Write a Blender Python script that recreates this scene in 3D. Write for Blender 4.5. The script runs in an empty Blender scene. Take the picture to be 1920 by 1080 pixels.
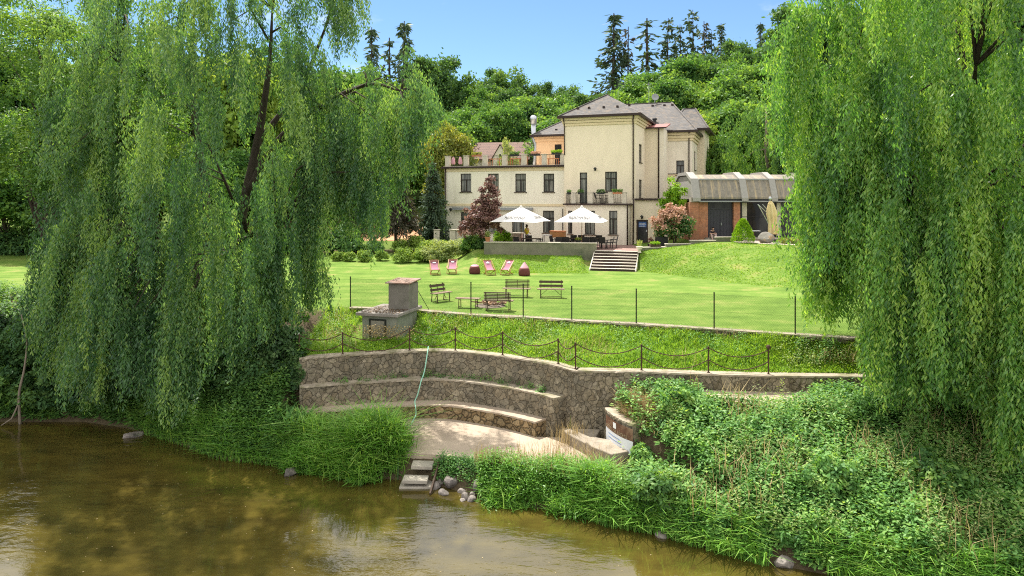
import bpy, bmesh, math, random
import numpy as np
from mathutils import Vector, Matrix

C = bpy.context.scene
COL = C.collection
R = math.radians
rng = np.random.default_rng(11)
random.seed(11)

# ------------------------------------------------------------------ camera
FPX, VH, CZ = 1280.0, 370.0, 5.2          # focal length and horizon row for a 1920 wide picture, eye height above the lawn
cam = bpy.data.cameras.new('camera')
cam.sensor_width = 36.0
cam.lens = 24.0
cam.shift_y = -(540.0 - VH) / 1920.0
cam.clip_start = 0.2
cam.clip_end = 2000.0
cam_o = bpy.data.objects.new('camera', cam)
cam_o.location = (0, 0, CZ)
cam_o.rotation_euler = (R(90), 0, 0)
COL.objects.link(cam_o)
C.camera = cam_o

# ------------------------------------------------------------------ light
SUN_EL, SUN_AZ = 60.0, -27.0               # azimuth from +Y, negative = towards -X
w = bpy.data.worlds.new('World')
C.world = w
w.use_nodes = True
nt = w.node_tree
bg = nt.nodes['Background']
sky = nt.nodes.new('ShaderNodeTexSky')
sky.sky_type = 'NISHITA'
sky.sun_disc = False
sky.sun_elevation = R(SUN_EL)
sky.sun_rotation = R(SUN_AZ)
sky.air_density = 1.0
sky.dust_density = 0.0
sky.ozone_density = 5.0
# blue low sky, unseen bright broken cloud added overhead and behind the viewer as fill light, a few thin wisps elsewhere
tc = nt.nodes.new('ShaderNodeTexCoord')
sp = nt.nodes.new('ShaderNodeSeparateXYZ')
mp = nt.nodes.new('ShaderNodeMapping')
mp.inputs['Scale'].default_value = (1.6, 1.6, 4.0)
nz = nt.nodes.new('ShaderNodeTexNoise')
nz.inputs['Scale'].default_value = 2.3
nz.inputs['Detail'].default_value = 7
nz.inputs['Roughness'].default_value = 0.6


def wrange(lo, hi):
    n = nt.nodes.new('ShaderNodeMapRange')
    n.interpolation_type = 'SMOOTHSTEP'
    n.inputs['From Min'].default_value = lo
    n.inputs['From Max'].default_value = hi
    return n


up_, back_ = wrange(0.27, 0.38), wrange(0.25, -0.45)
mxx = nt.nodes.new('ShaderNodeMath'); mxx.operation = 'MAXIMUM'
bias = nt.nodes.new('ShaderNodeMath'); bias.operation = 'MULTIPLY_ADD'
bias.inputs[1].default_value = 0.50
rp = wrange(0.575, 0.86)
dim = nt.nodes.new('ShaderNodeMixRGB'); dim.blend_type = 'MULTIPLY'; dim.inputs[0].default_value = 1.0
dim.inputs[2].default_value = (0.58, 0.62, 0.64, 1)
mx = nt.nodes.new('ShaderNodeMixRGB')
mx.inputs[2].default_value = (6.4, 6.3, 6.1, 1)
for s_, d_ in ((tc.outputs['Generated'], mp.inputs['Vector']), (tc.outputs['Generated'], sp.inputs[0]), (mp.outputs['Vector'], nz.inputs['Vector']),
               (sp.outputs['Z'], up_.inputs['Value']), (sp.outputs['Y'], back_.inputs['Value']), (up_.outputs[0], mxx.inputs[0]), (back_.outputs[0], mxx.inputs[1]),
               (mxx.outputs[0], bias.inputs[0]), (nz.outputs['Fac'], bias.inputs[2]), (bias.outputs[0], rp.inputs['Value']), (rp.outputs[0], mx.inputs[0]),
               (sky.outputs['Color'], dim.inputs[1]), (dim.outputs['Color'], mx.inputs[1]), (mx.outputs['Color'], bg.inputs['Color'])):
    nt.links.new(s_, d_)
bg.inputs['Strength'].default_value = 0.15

sl = bpy.data.lights.new('sun', 'SUN')
sl.energy = 5.0
sl.angle = R(0.6)
sl.color = (1.0, 0.95, 0.86)
sun = bpy.data.objects.new('sun', sl)
COL.objects.link(sun)
sdir = Vector((math.sin(R(SUN_AZ)) * math.cos(R(SUN_EL)), math.cos(R(SUN_AZ)) * math.cos(R(SUN_EL)), math.sin(R(SUN_EL))))
sun.rotation_euler = sdir.to_track_quat('Z', 'Y').to_euler()
sun.location = (-30, 60, 80)

C.view_settings.view_transform = 'Standard'
C.view_settings.look = 'None'
C.view_settings.gamma = 1.0
C.view_settings.exposure = 0.8
C.render.engine = 'CYCLES'
C.cycles.use_denoising = False
C.cycles.filter_width = 1.1
C.cycles.sample_clamp_indirect = 4.0
C.cycles.max_bounces = 7
C.cycles.diffuse_bounces = 2
C.cycles.transmission_bounces = 4
C.cycles.transparent_max_bounces = 8


def P(u, v, d):
    return Vector(((u - 960.0) * d / FPX, d, CZ + (VH - v) * d / FPX))


# ------------------------------------------------------------------ helpers
def tag(o, label=None, cat=None, group=None, kind=None):
    if label: o['label'] = label
    if cat: o['category'] = cat
    if group: o['group'] = group
    if kind: o['kind'] = kind
    return o


def thing(name, label, cat, loc=(0, 0, 0), rz=0.0, group=None):
    o = bpy.data.objects.new(name, None)
    o.empty_display_size = 0.3
    COL.objects.link(o)
    o.location = loc
    o.rotation_euler = (0, 0, rz)
    return tag(o, label, cat, group)


def copy_tree(o, parent=None):
    c = o.copy()
    COL.objects.link(c)
    if parent is not None:
        c.parent = parent
    for ch in list(o.children):
        copy_tree(ch, c)
    return c


class MB:
    """collects shapes and links them as one mesh object"""
    def __init__(s):
        s.v = []; s.f = []

    def add(s, vs, fs):
        n = len(s.v)
        s.v += [tuple(p) for p in vs]
        s.f += [tuple(i + n for i in f) for f in fs]
        return s

    def box(s, x0, x1, y0, y1, z0, z1):
        return s.add([(x0, y0, z0), (x1, y0, z0), (x1, y1, z0), (x0, y1, z0), (x0, y0, z1), (x1, y0, z1), (x1, y1, z1), (x0, y1, z1)],
                     [(0, 3, 2, 1), (4, 5, 6, 7), (0, 1, 5, 4), (1, 2, 6, 5), (2, 3, 7, 6), (3, 0, 4, 7)])

    def obox(s, c, ax, ay, az):
        c, ax, ay, az = Vector(c), Vector(ax), Vector(ay), Vector(az)
        vs = [c + ax * i + ay * j + az * k for k in (-1, 1) for (i, j) in ((-1, -1), (1, -1), (1, 1), (-1, 1))]
        return s.add(vs, [(0, 3, 2, 1), (4, 5, 6, 7), (0, 1, 5, 4), (1, 2, 6, 5), (2, 3, 7, 6), (3, 0, 4, 7)])

    def bar(s, p, q, w, h=None, up=(0, 0, 1)):
        p, q = Vector(p), Vector(q)
        h = w if h is None else h
        d = q - p
        if d.length < 1e-6: return s
        dn = d.normalized()
        up = Vector(up)
        if abs(dn.dot(up)) > 0.98: up = Vector((0, 1, 0))
        a = dn.cross(up).normalized()
        b = a.cross(dn).normalized()
        return s.obox((p + q) / 2, d / 2, a * w / 2, b * h / 2)

    def tube(s, pts, rad, n=8, cap=True):
        pts = [Vector(p) for p in pts]
        if not hasattr(rad, '__len__'): rad = [rad] * len(pts)
        vs = []; fs = []
        prev = None
        for i, p in enumerate(pts):
            d = (pts[min(i + 1, len(pts) - 1)] - pts[max(i - 1, 0)])
            d = d.normalized() if d.length > 1e-9 else Vector((0, 0, 1))
            if prev is None:
                a = d.cross(Vector((0.3, 0.2, 1)) if abs(d.z) < 0.9 else Vector((1, 0.1, 0))).normalized()
            else:
                a = (prev - d * prev.dot(d)).normalized()
            prev = a
            b = d.cross(a)
            for k in range(n):
                t = 2 * math.pi * k / n
                vs.append(p + (a * math.cos(t) + b * math.sin(t)) * rad[i])
        for i in range(len(pts) - 1):
            for k in range(n):
                fs.append((i * n + k, i * n + (k + 1) % n, (i + 1) * n + (k + 1) % n, (i + 1) * n + k))
        if cap:
            fs.append(tuple(range(n - 1, -1, -1)))
            fs.append(tuple((len(pts) - 1) * n + k for k in range(n)))
        return s.add(vs, fs)

    def prism(s, poly, z0, z1):
        n = len(poly)
        z0 = z0 if hasattr(z0, '__len__') else [z0] * n
        z1 = z1 if hasattr(z1, '__len__') else [z1] * n
        vs = [(p[0], p[1], z0[i]) for i, p in enumerate(poly)] + [(p[0], p[1], z1[i]) for i, p in enumerate(poly)]
        fs = [tuple(range(n - 1, -1, -1)), tuple(range(n, 2 * n))]
        fs += [(i, (i + 1) % n, n + (i + 1) % n, n + i) for i in range(n)]
        return s.add(vs, fs)

    def lathe(s, prof, c=(0, 0, 0), n=16):
        c = Vector(c); vs = []; fs = []
        for r_, z in prof:
            for k in range(n):
                t = 2 * math.pi * k / n
                vs.append(c + Vector((r_ * math.cos(t), r_ * math.sin(t), z)))
        for i in range(len(prof) - 1):
            for k in range(n):
                fs.append((i * n + k, i * n + (k + 1) % n, (i + 1) * n + (k + 1) % n, (i + 1) * n + k))
        fs.append(tuple(range(n - 1, -1, -1)))
        fs.append(tuple((len(prof) - 1) * n + k for k in range(n)))
        return s.add(vs, fs)

    def blob(s, c, r, seed=0, rough=0.18, n=2):
        """a lumpy stone"""
        bm = bmesh.new()
        bmesh.ops.create_icosphere(bm, subdivisions=n, radius=1)
        rr = np.random.default_rng(seed)
        dirs = rr.normal(size=(9, 3)); dirs /= np.linalg.norm(dirs, axis=1)[:, None]
        cut = rr.uniform(0.62, 0.95, 9)
        base = len(s.v)
        for v in bm.verts:
            p = np.array(v.co)
            for d_, c_ in zip(dirs, cut):
                k = p @ d_
                if k > c_: p = p - d_ * (k - c_)
            p = p * (1 + rr.normal() * rough * 0.12)
            s.v.append((c[0] + p[0] * r[0], c[1] + p[1] * r[1], c[2] + p[2] * r[2]))
        bm.verts.index_update()
        for f in bm.faces: s.f.append(tuple(base + v.index for v in f.verts))
        bm.free()
        return s

    def build(s, name, mat, parent=None, smooth=False, bevel=0.0):
        me = bpy.data.meshes.new(name)
        me.from_pydata(s.v, [], s.f)
        bm = bmesh.new(); bm.from_mesh(me)
        bmesh.ops.recalc_face_normals(bm, faces=bm.faces)
        bm.to_mesh(me); bm.free()
        if mat: me.materials.append(mat)
        if smooth:
            me.polygons.foreach_set('use_smooth', [True] * len(me.polygons))
        o = bpy.data.objects.new(name, me)
        COL.objects.link(o)
        if parent is not None: o.parent = parent
        if bevel:
            m = o.modifiers.new('bevel', 'BEVEL'); m.width = bevel; m.segments = 2; m.limit_method = 'ANGLE'
        return o


def np_mesh(name, V, k, mat, parent=None, tint=None, F=None):
    """mesh from numpy: V (n,3); every k verts in a row make one face (or F gives loops of size k)"""
    V = np.ascontiguousarray(V, dtype=np.float32)
    me = bpy.data.meshes.new(name)
    loops = np.arange(len(V), dtype=np.int32) if F is None else np.ascontiguousarray(F, dtype=np.int32).ravel()
    nf = len(loops) // k
    me.vertices.add(len(V)); me.vertices.foreach_set('co', V.ravel())
    me.loops.add(len(loops)); me.loops.foreach_set('vertex_index', loops)
    me.polygons.add(nf)
    me.polygons.foreach_set('loop_start', np.arange(0, nf * k, k, dtype=np.int32))
    me.polygons.foreach_set('loop_total', np.full(nf, k, dtype=np.int32))
    me.update(calc_edges=True)
    if tint is not None:
        a = me.attributes.new('tint', 'FLOAT', 'FACE')
        a.data.foreach_set('value', np.ascontiguousarray(tint, dtype=np.float32))
    me.materials.append(mat)
    o = bpy.data.objects.new(name, me)
    COL.objects.link(o)
    if parent is not None: o.parent = parent
    return o


def unit(a):
    return a / np.maximum(np.linalg.norm(a, axis=-1, keepdims=True), 1e-9)


def rdir(n):
    return unit(rng.normal(size=(n, 3)))


def leaf_quads(pos, d, nrm, L, W, cut=0.45):
    d = unit(d)
    side = unit(np.cross(d, nrm))
    L = np.broadcast_to(np.asarray(L, float), (len(pos),))[:, None]
    W = np.broadcast_to(np.asarray(W, float), (len(pos),))[:, None]
    V = np.empty((len(pos), 4, 3))
    V[:, 0] = pos
    V[:, 1] = pos + d * L * cut + side * W / 2
    V[:, 2] = pos + d * L
    V[:, 3] = pos + d * L * cut - side * W / 2
    return V.reshape(-1, 3)


def text_mesh(body, size, mat, name, parent, matrix, depth=0.004, align='CENTER'):
    cu = bpy.data.curves.new(name, 'FONT')
    cu.body = body; cu.size = size; cu.align_x = align; cu.extrude = depth; cu.offset = .012
    t = bpy.data.objects.new(name, cu)
    COL.objects.link(t)
    dg = bpy.context.evaluated_depsgraph_get()
    me = bpy.data.meshes.new_from_object(t.evaluated_get(dg))
    bpy.data.objects.remove(t)
    me.materials.clear(); me.materials.append(mat)
    o = bpy.data.objects.new(name, me)
    COL.objects.link(o)
    o.parent = parent
    o.matrix_local = matrix
    return o


# ------------------------------------------------------------------ materials
MATS = {}


def nodes_of(name):
    m = bpy.data.materials.new(name)
    m.use_nodes = True
    t = m.node_tree
    b = t.nodes['Principled BSDF']
    return m, t, b


def nd(t, kind, **kw):
    n = t.nodes.new(kind)
    for k, v in kw.items():
        if k in n.inputs: n.inputs[k].default_value = v
        else: setattr(n, k, v)
    return n


def ramp(t, stops, inp=None):
    n = t.nodes.new('ShaderNodeValToRGB')
    cr = n.color_ramp
    while len(cr.elements) < len(stops): cr.elements.new(0.5)
    for e, (p, c) in zip(cr.elements, stops):
        e.position = p; e.color = (c[0], c[1], c[2], 1)
    if inp is not None: t.links.new(inp, n.inputs['Fac'])
    return n


def coords(t, scale=(1, 1, 1)):
    c = t.nodes.new('ShaderNodeTexCoord')
    m = t.nodes.new('ShaderNodeMapping')
    m.inputs['Scale'].default_value = scale
    t.links.new(c.outputs['Object'], m.inputs['Vector'])
    return m.outputs['Vector']


def bump(t, b, h, strength=0.3, dist=0.05):
    n = t.nodes.new('ShaderNodeBump')
    n.inputs['Strength'].default_value = strength
    n.inputs['Distance'].default_value = dist
    t.links.new(h, n.inputs['Height'])
    t.links.new(n.outputs['Normal'], b.inputs['Normal'])
    return n


def mat_plain(name, col, rough=0.7, var=0.18, scale=3.0, bmp=0.15, bscale=25.0, metal=0.0, spec=0.35, stretch=(1, 1, 1), second=None, s2=(0.5, 0.7)):
    """one colour broken up by two sizes of noise, with fine bump; second = stain colour"""
    m, t, b = nodes_of(name)
    v = coords(t, stretch)
    n1 = nd(t, 'ShaderNodeTexNoise', Scale=scale, Detail=6.0, Roughness=0.65)
    t.links.new(v, n1.inputs['Vector'])
    c = np.array(col)
    r_ = ramp(t, [(0.25, c * (1 - var)), (0.5, c), (0.78, np.minimum(c * (1 + var), 0.95))], n1.outputs['Fac'])
    out = r_.outputs['Color']
    if second is not None:
        n2 = nd(t, 'ShaderNodeTexNoise', Scale=scale * 0.45, Detail=8.0, Roughness=0.7)
        t.links.new(v, n2.inputs['Vector'])
        r2 = ramp(t, [(s2[0], (0, 0, 0)), (s2[1], (1, 1, 1))], n2.outputs['Fac'])
        mx_ = nd(t, 'ShaderNodeMixRGB')
        mx_.inputs[2].default_value = (*second, 1)
        t.links.new(r2.outputs['Color'], mx_.inputs[0])
        t.links.new(out, mx_.inputs[1])
        out = mx_.outputs['Color']
    t.links.new(out, b.inputs['Base Color'])
    b.inputs['Roughness'].default_value = rough
    b.inputs['Metallic'].default_value = metal
    b.inputs['Specular IOR Level'].default_value = spec
    if bmp:
        n3 = nd(t, 'ShaderNodeTexNoise', Scale=bscale, Detail=5.0)
        t.links.new(v, n3.inputs['Vector'])
        bump(t, b, n3.outputs['Fac'], bmp, 0.03)
    return m


def mat_leaf(name, dark, mid, light, trans=0.35, rough=0.42, spec=0.3, tl=None, big=0.25, amt=0.5):
    """leaf: per-leaf tint plus slow colour drift, part of the sunlight passes through"""
    m, t, b = nodes_of(name)
    a = nd(t, 'ShaderNodeAttribute', attribute_name='tint')
    v = coords(t)
    n1 = nd(t, 'ShaderNodeTexNoise', Scale=big, Detail=3.0)
    t.links.new(v, n1.inputs['Vector'])
    ad = nd(t, 'ShaderNodeMath', operation='MULTIPLY_ADD')
    t.links.new(n1.outputs['Fac'], ad.inputs[0])
    ad.inputs[1].default_value = amt
    t.links.new(a.outputs['Fac'], ad.inputs[2])
    sb = nd(t, 'ShaderNodeMath', operation='SUBTRACT')
    t.links.new(ad.outputs[0], sb.inputs[0]); sb.inputs[1].default_value = amt * 0.5
    r_ = ramp(t, [(0.0, dark), (0.5, mid), (1.0, light)], sb.outputs[0])
    t.links.new(r_.outputs['Color'], b.inputs['Base Color'])
    b.inputs['Roughness'].default_value = rough
    b.inputs['Specular IOR Level'].default_value = spec
    tr = nd(t, 'ShaderNodeBsdfTranslucent')
    hs = nd(t, 'ShaderNodeMixRGB', blend_type='MULTIPLY')
    hs.inputs[0].default_value = 1.0
    t.links.new(r_.outputs['Color'], hs.inputs[1])
    hs.inputs[2].default_value = (*(tl or (1.9, 1.75, 0.65)), 1)
    t.links.new(hs.outputs['Color'], tr.inputs['Color'])
    ms = nd(t, 'ShaderNodeMixShader')
    ms.inputs[0].default_value = trans
    t.links.new(b.outputs[0], ms.inputs[1]); t.links.new(tr.outputs[0], ms.inputs[2])
    t.links.new(ms.outputs[0], t.nodes['Material Output'].inputs['Surface'])
    return m


def mat_stone(name, cols, mortar, scale=2.6, bstr=0.7, edge=0.05, sub=True):
    """rubble masonry: uneven stones in mortar"""
    m, t, b = nodes_of(name)
    v = coords(t)
    wn = nd(t, 'ShaderNodeTexNoise', Scale=2.4, Detail=3.0)
    t.links.new(v, wn.inputs['Vector'])
    wm = nd(t, 'ShaderNodeMixRGB', blend_type='LINEAR_LIGHT'); wm.inputs[0].default_value = 0.20
    t.links.new(v, wm.inputs[1]); t.links.new(wn.outputs['Color'], wm.inputs[2])
    vo = nd(t, 'ShaderNodeTexVoronoi', Scale=scale, feature='F1')
    ve = nd(t, 'ShaderNodeTexVoronoi', Scale=scale, feature='DISTANCE_TO_EDGE')
    for n_ in (vo, ve): t.links.new(wm.outputs['Color'], n_.inputs['Vector'])
    k = len(cols)
    rc = ramp(t, [(i / (k - 1), c) for i, c in enumerate(cols)])
    se = nd(t, 'ShaderNodeSeparateColor')
    t.links.new(vo.outputs['Color'], se.inputs[0])
    t.links.new(se.outputs[0], rc.inputs['Fac'])
    n2 = nd(t, 'ShaderNodeTexNoise', Scale=14.0, Detail=8.0, Roughness=0.7)
    t.links.new(v, n2.inputs['Vector'])
    r2 = ramp(t, [(0.3, (0.5, 0.5, 0.5)), (0.7, (1.25, 1.22, 1.15))], n2.outputs['Fac'])
    mu = nd(t, 'ShaderNodeMixRGB', blend_type='MULTIPLY'); mu.inputs[0].default_value = 1
    t.links.new(rc.outputs['Color'], mu.inputs[1]); t.links.new(r2.outputs['Color'], mu.inputs[2])
    re = ramp(t, [(edge * 0.4, (0, 0, 0)), (edge, (1, 1, 1))], ve.outputs['Distance'])
    mx_ = nd(t, 'ShaderNodeMixRGB')
    mx_.inputs[1].default_value = (*mortar, 1)
    t.links.new(re.outputs['Color'], mx_.inputs[0]); t.links.new(mu.outputs['Color'], mx_.inputs[2])
    # big weather stains
    n4 = nd(t, 'ShaderNodeTexNoise', Scale=0.9, Detail=6.0, Roughness=0.7)
    t.links.new(v, n4.inputs['Vector'])
    r4 = ramp(t, [(0.35, (0.55, 0.56, 0.55)), (0.65, (1.1, 1.08, 1.02))], n4.outputs['Fac'])
    m4 = nd(t, 'ShaderNodeMixRGB', blend_type='MULTIPLY'); m4.inputs[0].default_value = 0.9
    t.links.new(mx_.outputs['Color'], m4.inputs[1]); t.links.new(r4.outputs['Color'], m4.inputs[2])
    t.links.new(m4.outputs['Color'], b.inputs['Base Color'])
    b.inputs['Roughness'].default_value = 0.88
    b.inputs['Specular IOR Level'].default_value = 0.2
    rh = ramp(t, [(0.0, (0, 0, 0)), (edge * 2.2, (1, 1, 1))], ve.outputs['Distance'])
    mh = nd(t, 'ShaderNodeMath', operation='MULTIPLY_ADD')
    t.links.new(n2.outputs['Fac'], mh.inputs[0]); mh.inputs[1].default_value = 0.5
    t.links.new(rh.outputs['Color'], mh.inputs[2])
    bump(t, b, mh.outputs[0], bstr, 0.06)
    return m


def mat_rows(name, c1, c2, gap, bw, rh, mortar=0.012, rough=0.8, plane='xz', moss=None, bstr=0.4, off=0.5):
    """courses of bricks, shingles or boards"""
    m, t, b = nodes_of(name)
    c = t.nodes.new('ShaderNodeTexCoord')
    sp = nd(t, 'ShaderNodeSeparateXYZ'); t.links.new(c.outputs['Object'], sp.inputs[0])
    cb = nd(t, 'ShaderNodeCombineXYZ')
    if plane == 'xz':
        ad = nd(t, 'ShaderNodeMath', operation='ADD')
        t.links.new(sp.outputs['X'], ad.inputs[0]); t.links.new(sp.outputs['Y'], ad.inputs[1])
        t.links.new(ad.outputs[0], cb.inputs['X']); t.links.new(sp.outputs['Z'], cb.inputs['Y'])
    elif plane == 'x':
        t.links.new(sp.outputs['X'], cb.inputs['X'])
    else:
        t.links.new(sp.outputs['X'], cb.inputs['X']); t.links.new(sp.outputs['Y'], cb.inputs['Y'])
    bt = nd(t, 'ShaderNodeTexBrick')
    bt.offset = off
    bt.inputs['Color1'].default_value = (*c1, 1); bt.inputs['Color2'].default_value = (*c2, 1); bt.inputs['Mortar'].default_value = (*gap, 1)
    bt.inputs['Scale'].default_value = 1.0
    bt.inputs['Brick Width'].default_value = bw; bt.inputs['Row Height'].default_value = rh
    bt.inputs['Mortar Size'].default_value = mortar; bt.inputs['Mortar Smooth'].default_value = 0.3
    t.links.new(cb.outputs[0], bt.inputs['Vector'])
    n2 = nd(t, 'ShaderNodeTexNoise', Scale=5.0, Detail=8.0, Roughness=0.7)
    t.links.new(c.outputs['Object'], n2.inputs['Vector'])
    r2 = ramp(t, [(0.3, (0.65, 0.65, 0.65)), (0.72, (1.3, 1.28, 1.25))], n2.outputs['Fac'])
    mu = nd(t, 'ShaderNodeMixRGB', blend_type='MULTIPLY'); mu.inputs[0].default_value = 1
    t.links.new(bt.outputs['Color'], mu.inputs[1]); t.links.new(r2.outputs['Color'], mu.inputs[2])
    out = mu.outputs['Color']
    if moss:
        n3 = nd(t, 'ShaderNodeTexNoise', Scale=2.3, Detail=10.0, Roughness=0.75)
        if plane == 'x':
            ms_ = nd(t, 'ShaderNodeMapping'); ms_.inputs['Scale'].default_value = (1.6, .12, .12)
            t.links.new(c.outputs['Object'], ms_.inputs['Vector']); t.links.new(ms_.outputs[0], n3.inputs['Vector'])
        else:
            t.links.new(c.outputs['Object'], n3.inputs['Vector'])
        r3 = ramp(t, [(0.5, (0, 0, 0)), (0.62, (1, 1, 1))], n3.outputs['Fac'])
        m3 = nd(t, 'ShaderNodeMixRGB'); m3.inputs[2].default_value = (*moss, 1)
        t.links.new(r3.outputs['Color'], m3.inputs[0]); t.links.new(out, m3.inputs[1])
        out = m3.outputs['Color']
    t.links.new(out, b.inputs['Base Color'])
    b.inputs['Roughness'].default_value = rough
    bump(t, b, bt.outputs['Fac'], -bstr, 0.02)
    return m


M = {}
M['plaster'] = mat_plain('beige_plaster', (0.77, 0.675, 0.515), 0.9, 0.06, 1.5, 0.08, 40, second=(0.69, 0.60, 0.455), s2=(0.46, 0.8), stretch=(1, 1, .3))
M['plaster_pale'] = mat_plain('pale_plaster', (0.76, 0.695, 0.575), 0.9, 0.07, 1.5, 0.08, 40, second=(0.58, 0.50, 0.38), s2=(0.5, 0.8), stretch=(1, 1, .3))
M['plaster_white'] = mat_plain('whitish_plaster', (0.76, 0.72, 0.60), 0.9, 0.06, 1.5, 0.08, 40, second=(0.56, 0.52, 0.42), s2=(0.55, 0.85), stretch=(1, 1, .25))
M['band'] = mat_plain('yellow_band', (0.68, 0.57, 0.37), 0.9, 0.06, 2.0, 0.15, 40)
M['plaster_orange'] = mat_plain('orange_plaster', (0.74, 0.50, 0.30), 0.9, 0.06, 2.0, 0.2, 40)
M['shingle'] = mat_rows('roof_shingle', (0.080, 0.077, 0.078), (0.124, 0.118, 0.117), (0.04, 0.034, 0.036), 0.30, 0.16, 0.012, 0.85, 'xz', (0.15, 0.118, 0.09))
M['red_metal'] = mat_plain('dull_red_sheet', (0.30, 0.10, 0.09), 0.55, 0.15, 2, 0.05)
M['brown_trim'] = mat_plain('dark_brown_trim', (0.030, 0.016, 0.013), 0.5, 0.2, 3, 0.05)
M['window_wood'] = mat_plain('dark_window_wood', (0.028, 0.020, 0.016), 0.5, 0.2, 3, 0.05)
M['door_wood'] = mat_plain('brown_door_wood', (0.055, 0.030, 0.022), 0.5, 0.2, 3, 0.05)
M['concrete'] = mat_plain('grey_concrete', (0.33, 0.30, 0.25), 0.9, 0.22, 2.2, 0.4, 20, second=(0.16, 0.155, 0.13), s2=(0.5, 0.72))
M['concrete_pale'] = mat_plain('pale_concrete', (0.52, 0.47, 0.39), 0.9, 0.15, 3, 0.3, 20, second=(0.30, 0.28, 0.25), s2=(0.55, 0.75))
M['terrace_wall'] = mat_plain('stained_render', (0.215, 0.20, 0.15), 0.9, 0.25, 1.2, 0.4, 14, second=(0.11, 0.12, 0.08), s2=(0.45, 0.65))
M['coping'] = mat_plain('pale_coping', (0.62, 0.56, 0.48), 0.85, 0.12, 3, 0.2)
M['rubble'] = mat_stone('rubble_masonry', [(0.20, 0.172, 0.132), (0.30, 0.26, 0.20), (0.24, 0.215, 0.175), (0.37, 0.325, 0.255), (0.27, 0.225, 0.165)], (0.175, 0.153, 0.12), 4.2, 0.8, 0.028)
M['rubble_low'] = mat_stone('warm_rubble_masonry', [(0.28, 0.20, 0.115), (0.38, 0.285, 0.17), (0.32, 0.24, 0.15), (0.44, 0.34, 0.21)], (0.10, 0.082, 0.055), 3.6, 0.9, 0.06)
M['wall_cap'] = mat_plain('gritty_wall_cap', (0.34, 0.29, 0.225), 0.92, 0.3, 3, 0.5, 18, second=(0.17, 0.165, 0.08), s2=(0.5, 0.66))
M['patio'] = mat_plain('patio_concrete', (0.40, 0.325, 0.25), 0.9, 0.14, 0.9, 0.25, 18, second=(0.30, 0.235, 0.175), s2=(0.48, 0.7))
M['rock'] = mat_plain('grey_rock', (0.24, 0.21, 0.19), 0.9, 0.45, 4, 0.6, 9, second=(0.10, 0.09, 0.085), s2=(0.5, 0.6))
M['slab'] = mat_plain('rough_stone_slab', (0.30, 0.255, 0.20), 0.92, 0.25, 3, 0.5, 12, second=(0.17, 0.15, 0.12), s2=(0.5, 0.68))
M['iron'] = mat_plain('rusty_iron', (0.075, 0.042, 0.028), 0.75, 0.45, 9, 0.2, metal=0.3)
M['dark_iron'] = mat_plain('dark_green_iron', (0.018, 0.022, 0.018), 0.6, 0.3, 6, 0.1, metal=0.2)
M['steel'] = mat_plain('galvanised_steel', (0.50, 0.52, 0.55), 0.35, 0.1, 6, 0.05, metal=0.85)
M['grey_metal'] = mat_plain('grey_painted_metal', (0.26, 0.27, 0.28), 0.5, 0.1, 3, 0.05)
M['wood'] = mat_plain('weathered_wood', (0.26, 0.19, 0.135), 0.85, 0.3, 4, 0.35, 30, stretch=(1, 6, 6))
M['dark_wood'] = mat_plain('dark_stained_wood', (0.075, 0.048, 0.032), 0.75, 0.3, 4, 0.3, 30)
M['light_wood'] = mat_plain('varnished_wood', (0.34, 0.17, 0.06), 0.5, 0.2, 5, 0.1)
M['mauve'] = mat_plain('mauve_canvas', (0.40, 0.17, 0.24), 0.85, 0.12, 4, 0.1)
M['maroon'] = mat_plain('maroon_fabric', (0.135, 0.038, 0.036), 0.8, 0.15, 3, 0.2, 8)
M['pink_fabric'] = mat_plain('pink_fabric', (0.55, 0.30, 0.35), 0.8, 0.12, 3, 0.2, 8)
M['white'] = mat_plain('white_canvas', (0.62, 0.61, 0.60), 0.8, 0.03, 2, 0.05)
M['print'] = mat_plain('dark_print', (0.10, 0.095, 0.09), 0.8, 0.1, 4, 0)
M['print_grey'] = mat_plain('grey_print', (0.45, 0.45, 0.47), 0.8, 0.1, 4, 0)
M['wicker'] = mat_plain('dark_wicker', (0.030, 0.027, 0.026), 0.7, 0.3, 30, 0.4, 60)
M['brick'] = mat_rows('red_brick', (0.34, 0.125, 0.062), (0.44, 0.18, 0.09), (0.30, 0.20, 0.14), 0.26, 0.085, 0.010, 0.85, 'xz')
M['tile_paving'] = mat_rows('reddish_paving', (0.25, 0.15, 0.13), (0.31, 0.19, 0.165), (0.16, 0.11, 0.10), 0.4, 0.4, 0.012, 0.85, 'xy', None, 0.2)
M['shake'] = mat_rows('weathered_roof_boards', (0.47, 0.43, 0.365), (0.57, 0.53, 0.455), (0.20, 0.18, 0.155), 0.24, 40.0, 0.010, 0.85, 'x', (0.38, 0.30, 0.19))
M['rib'] = mat_plain('grey_shingled_rib', (0.30, 0.285, 0.27), 0.85, 0.15, 4, 0.3, 20)
M['rooftile'] = mat_rows('brown_roof_tiles', (0.16, 0.095, 0.075), (0.20, 0.115, 0.09), (0.07, 0.045, 0.04), 0.25, 0.22, 0.02, 0.85, 'xz')
M['board'] = mat_rows('brown_fence_boards', (0.125, 0.07, 0.055), (0.17, 0.10, 0.08), (0.05, 0.03, 0.025), 0.16, 40.0, 0.015, 0.85, 'xz')
M['terracotta'] = mat_plain('terracotta', (0.42, 0.17, 0.09), 0.8, 0.12, 4, 0.1)
M['black'] = mat_plain('black_plastic', (0.018, 0.017, 0.02), 0.5, 0.2, 5, 0.05)
M['blue_door'] = mat_plain('dark_slate_door', (0.035, 0.035, 0.045), 0.55, 0.15, 3, 0.1)
M['blue_sign'] = mat_plain('blue_sign', (0.05, 0.13, 0.36), 0.5, 0.1, 3, 0)
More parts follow.
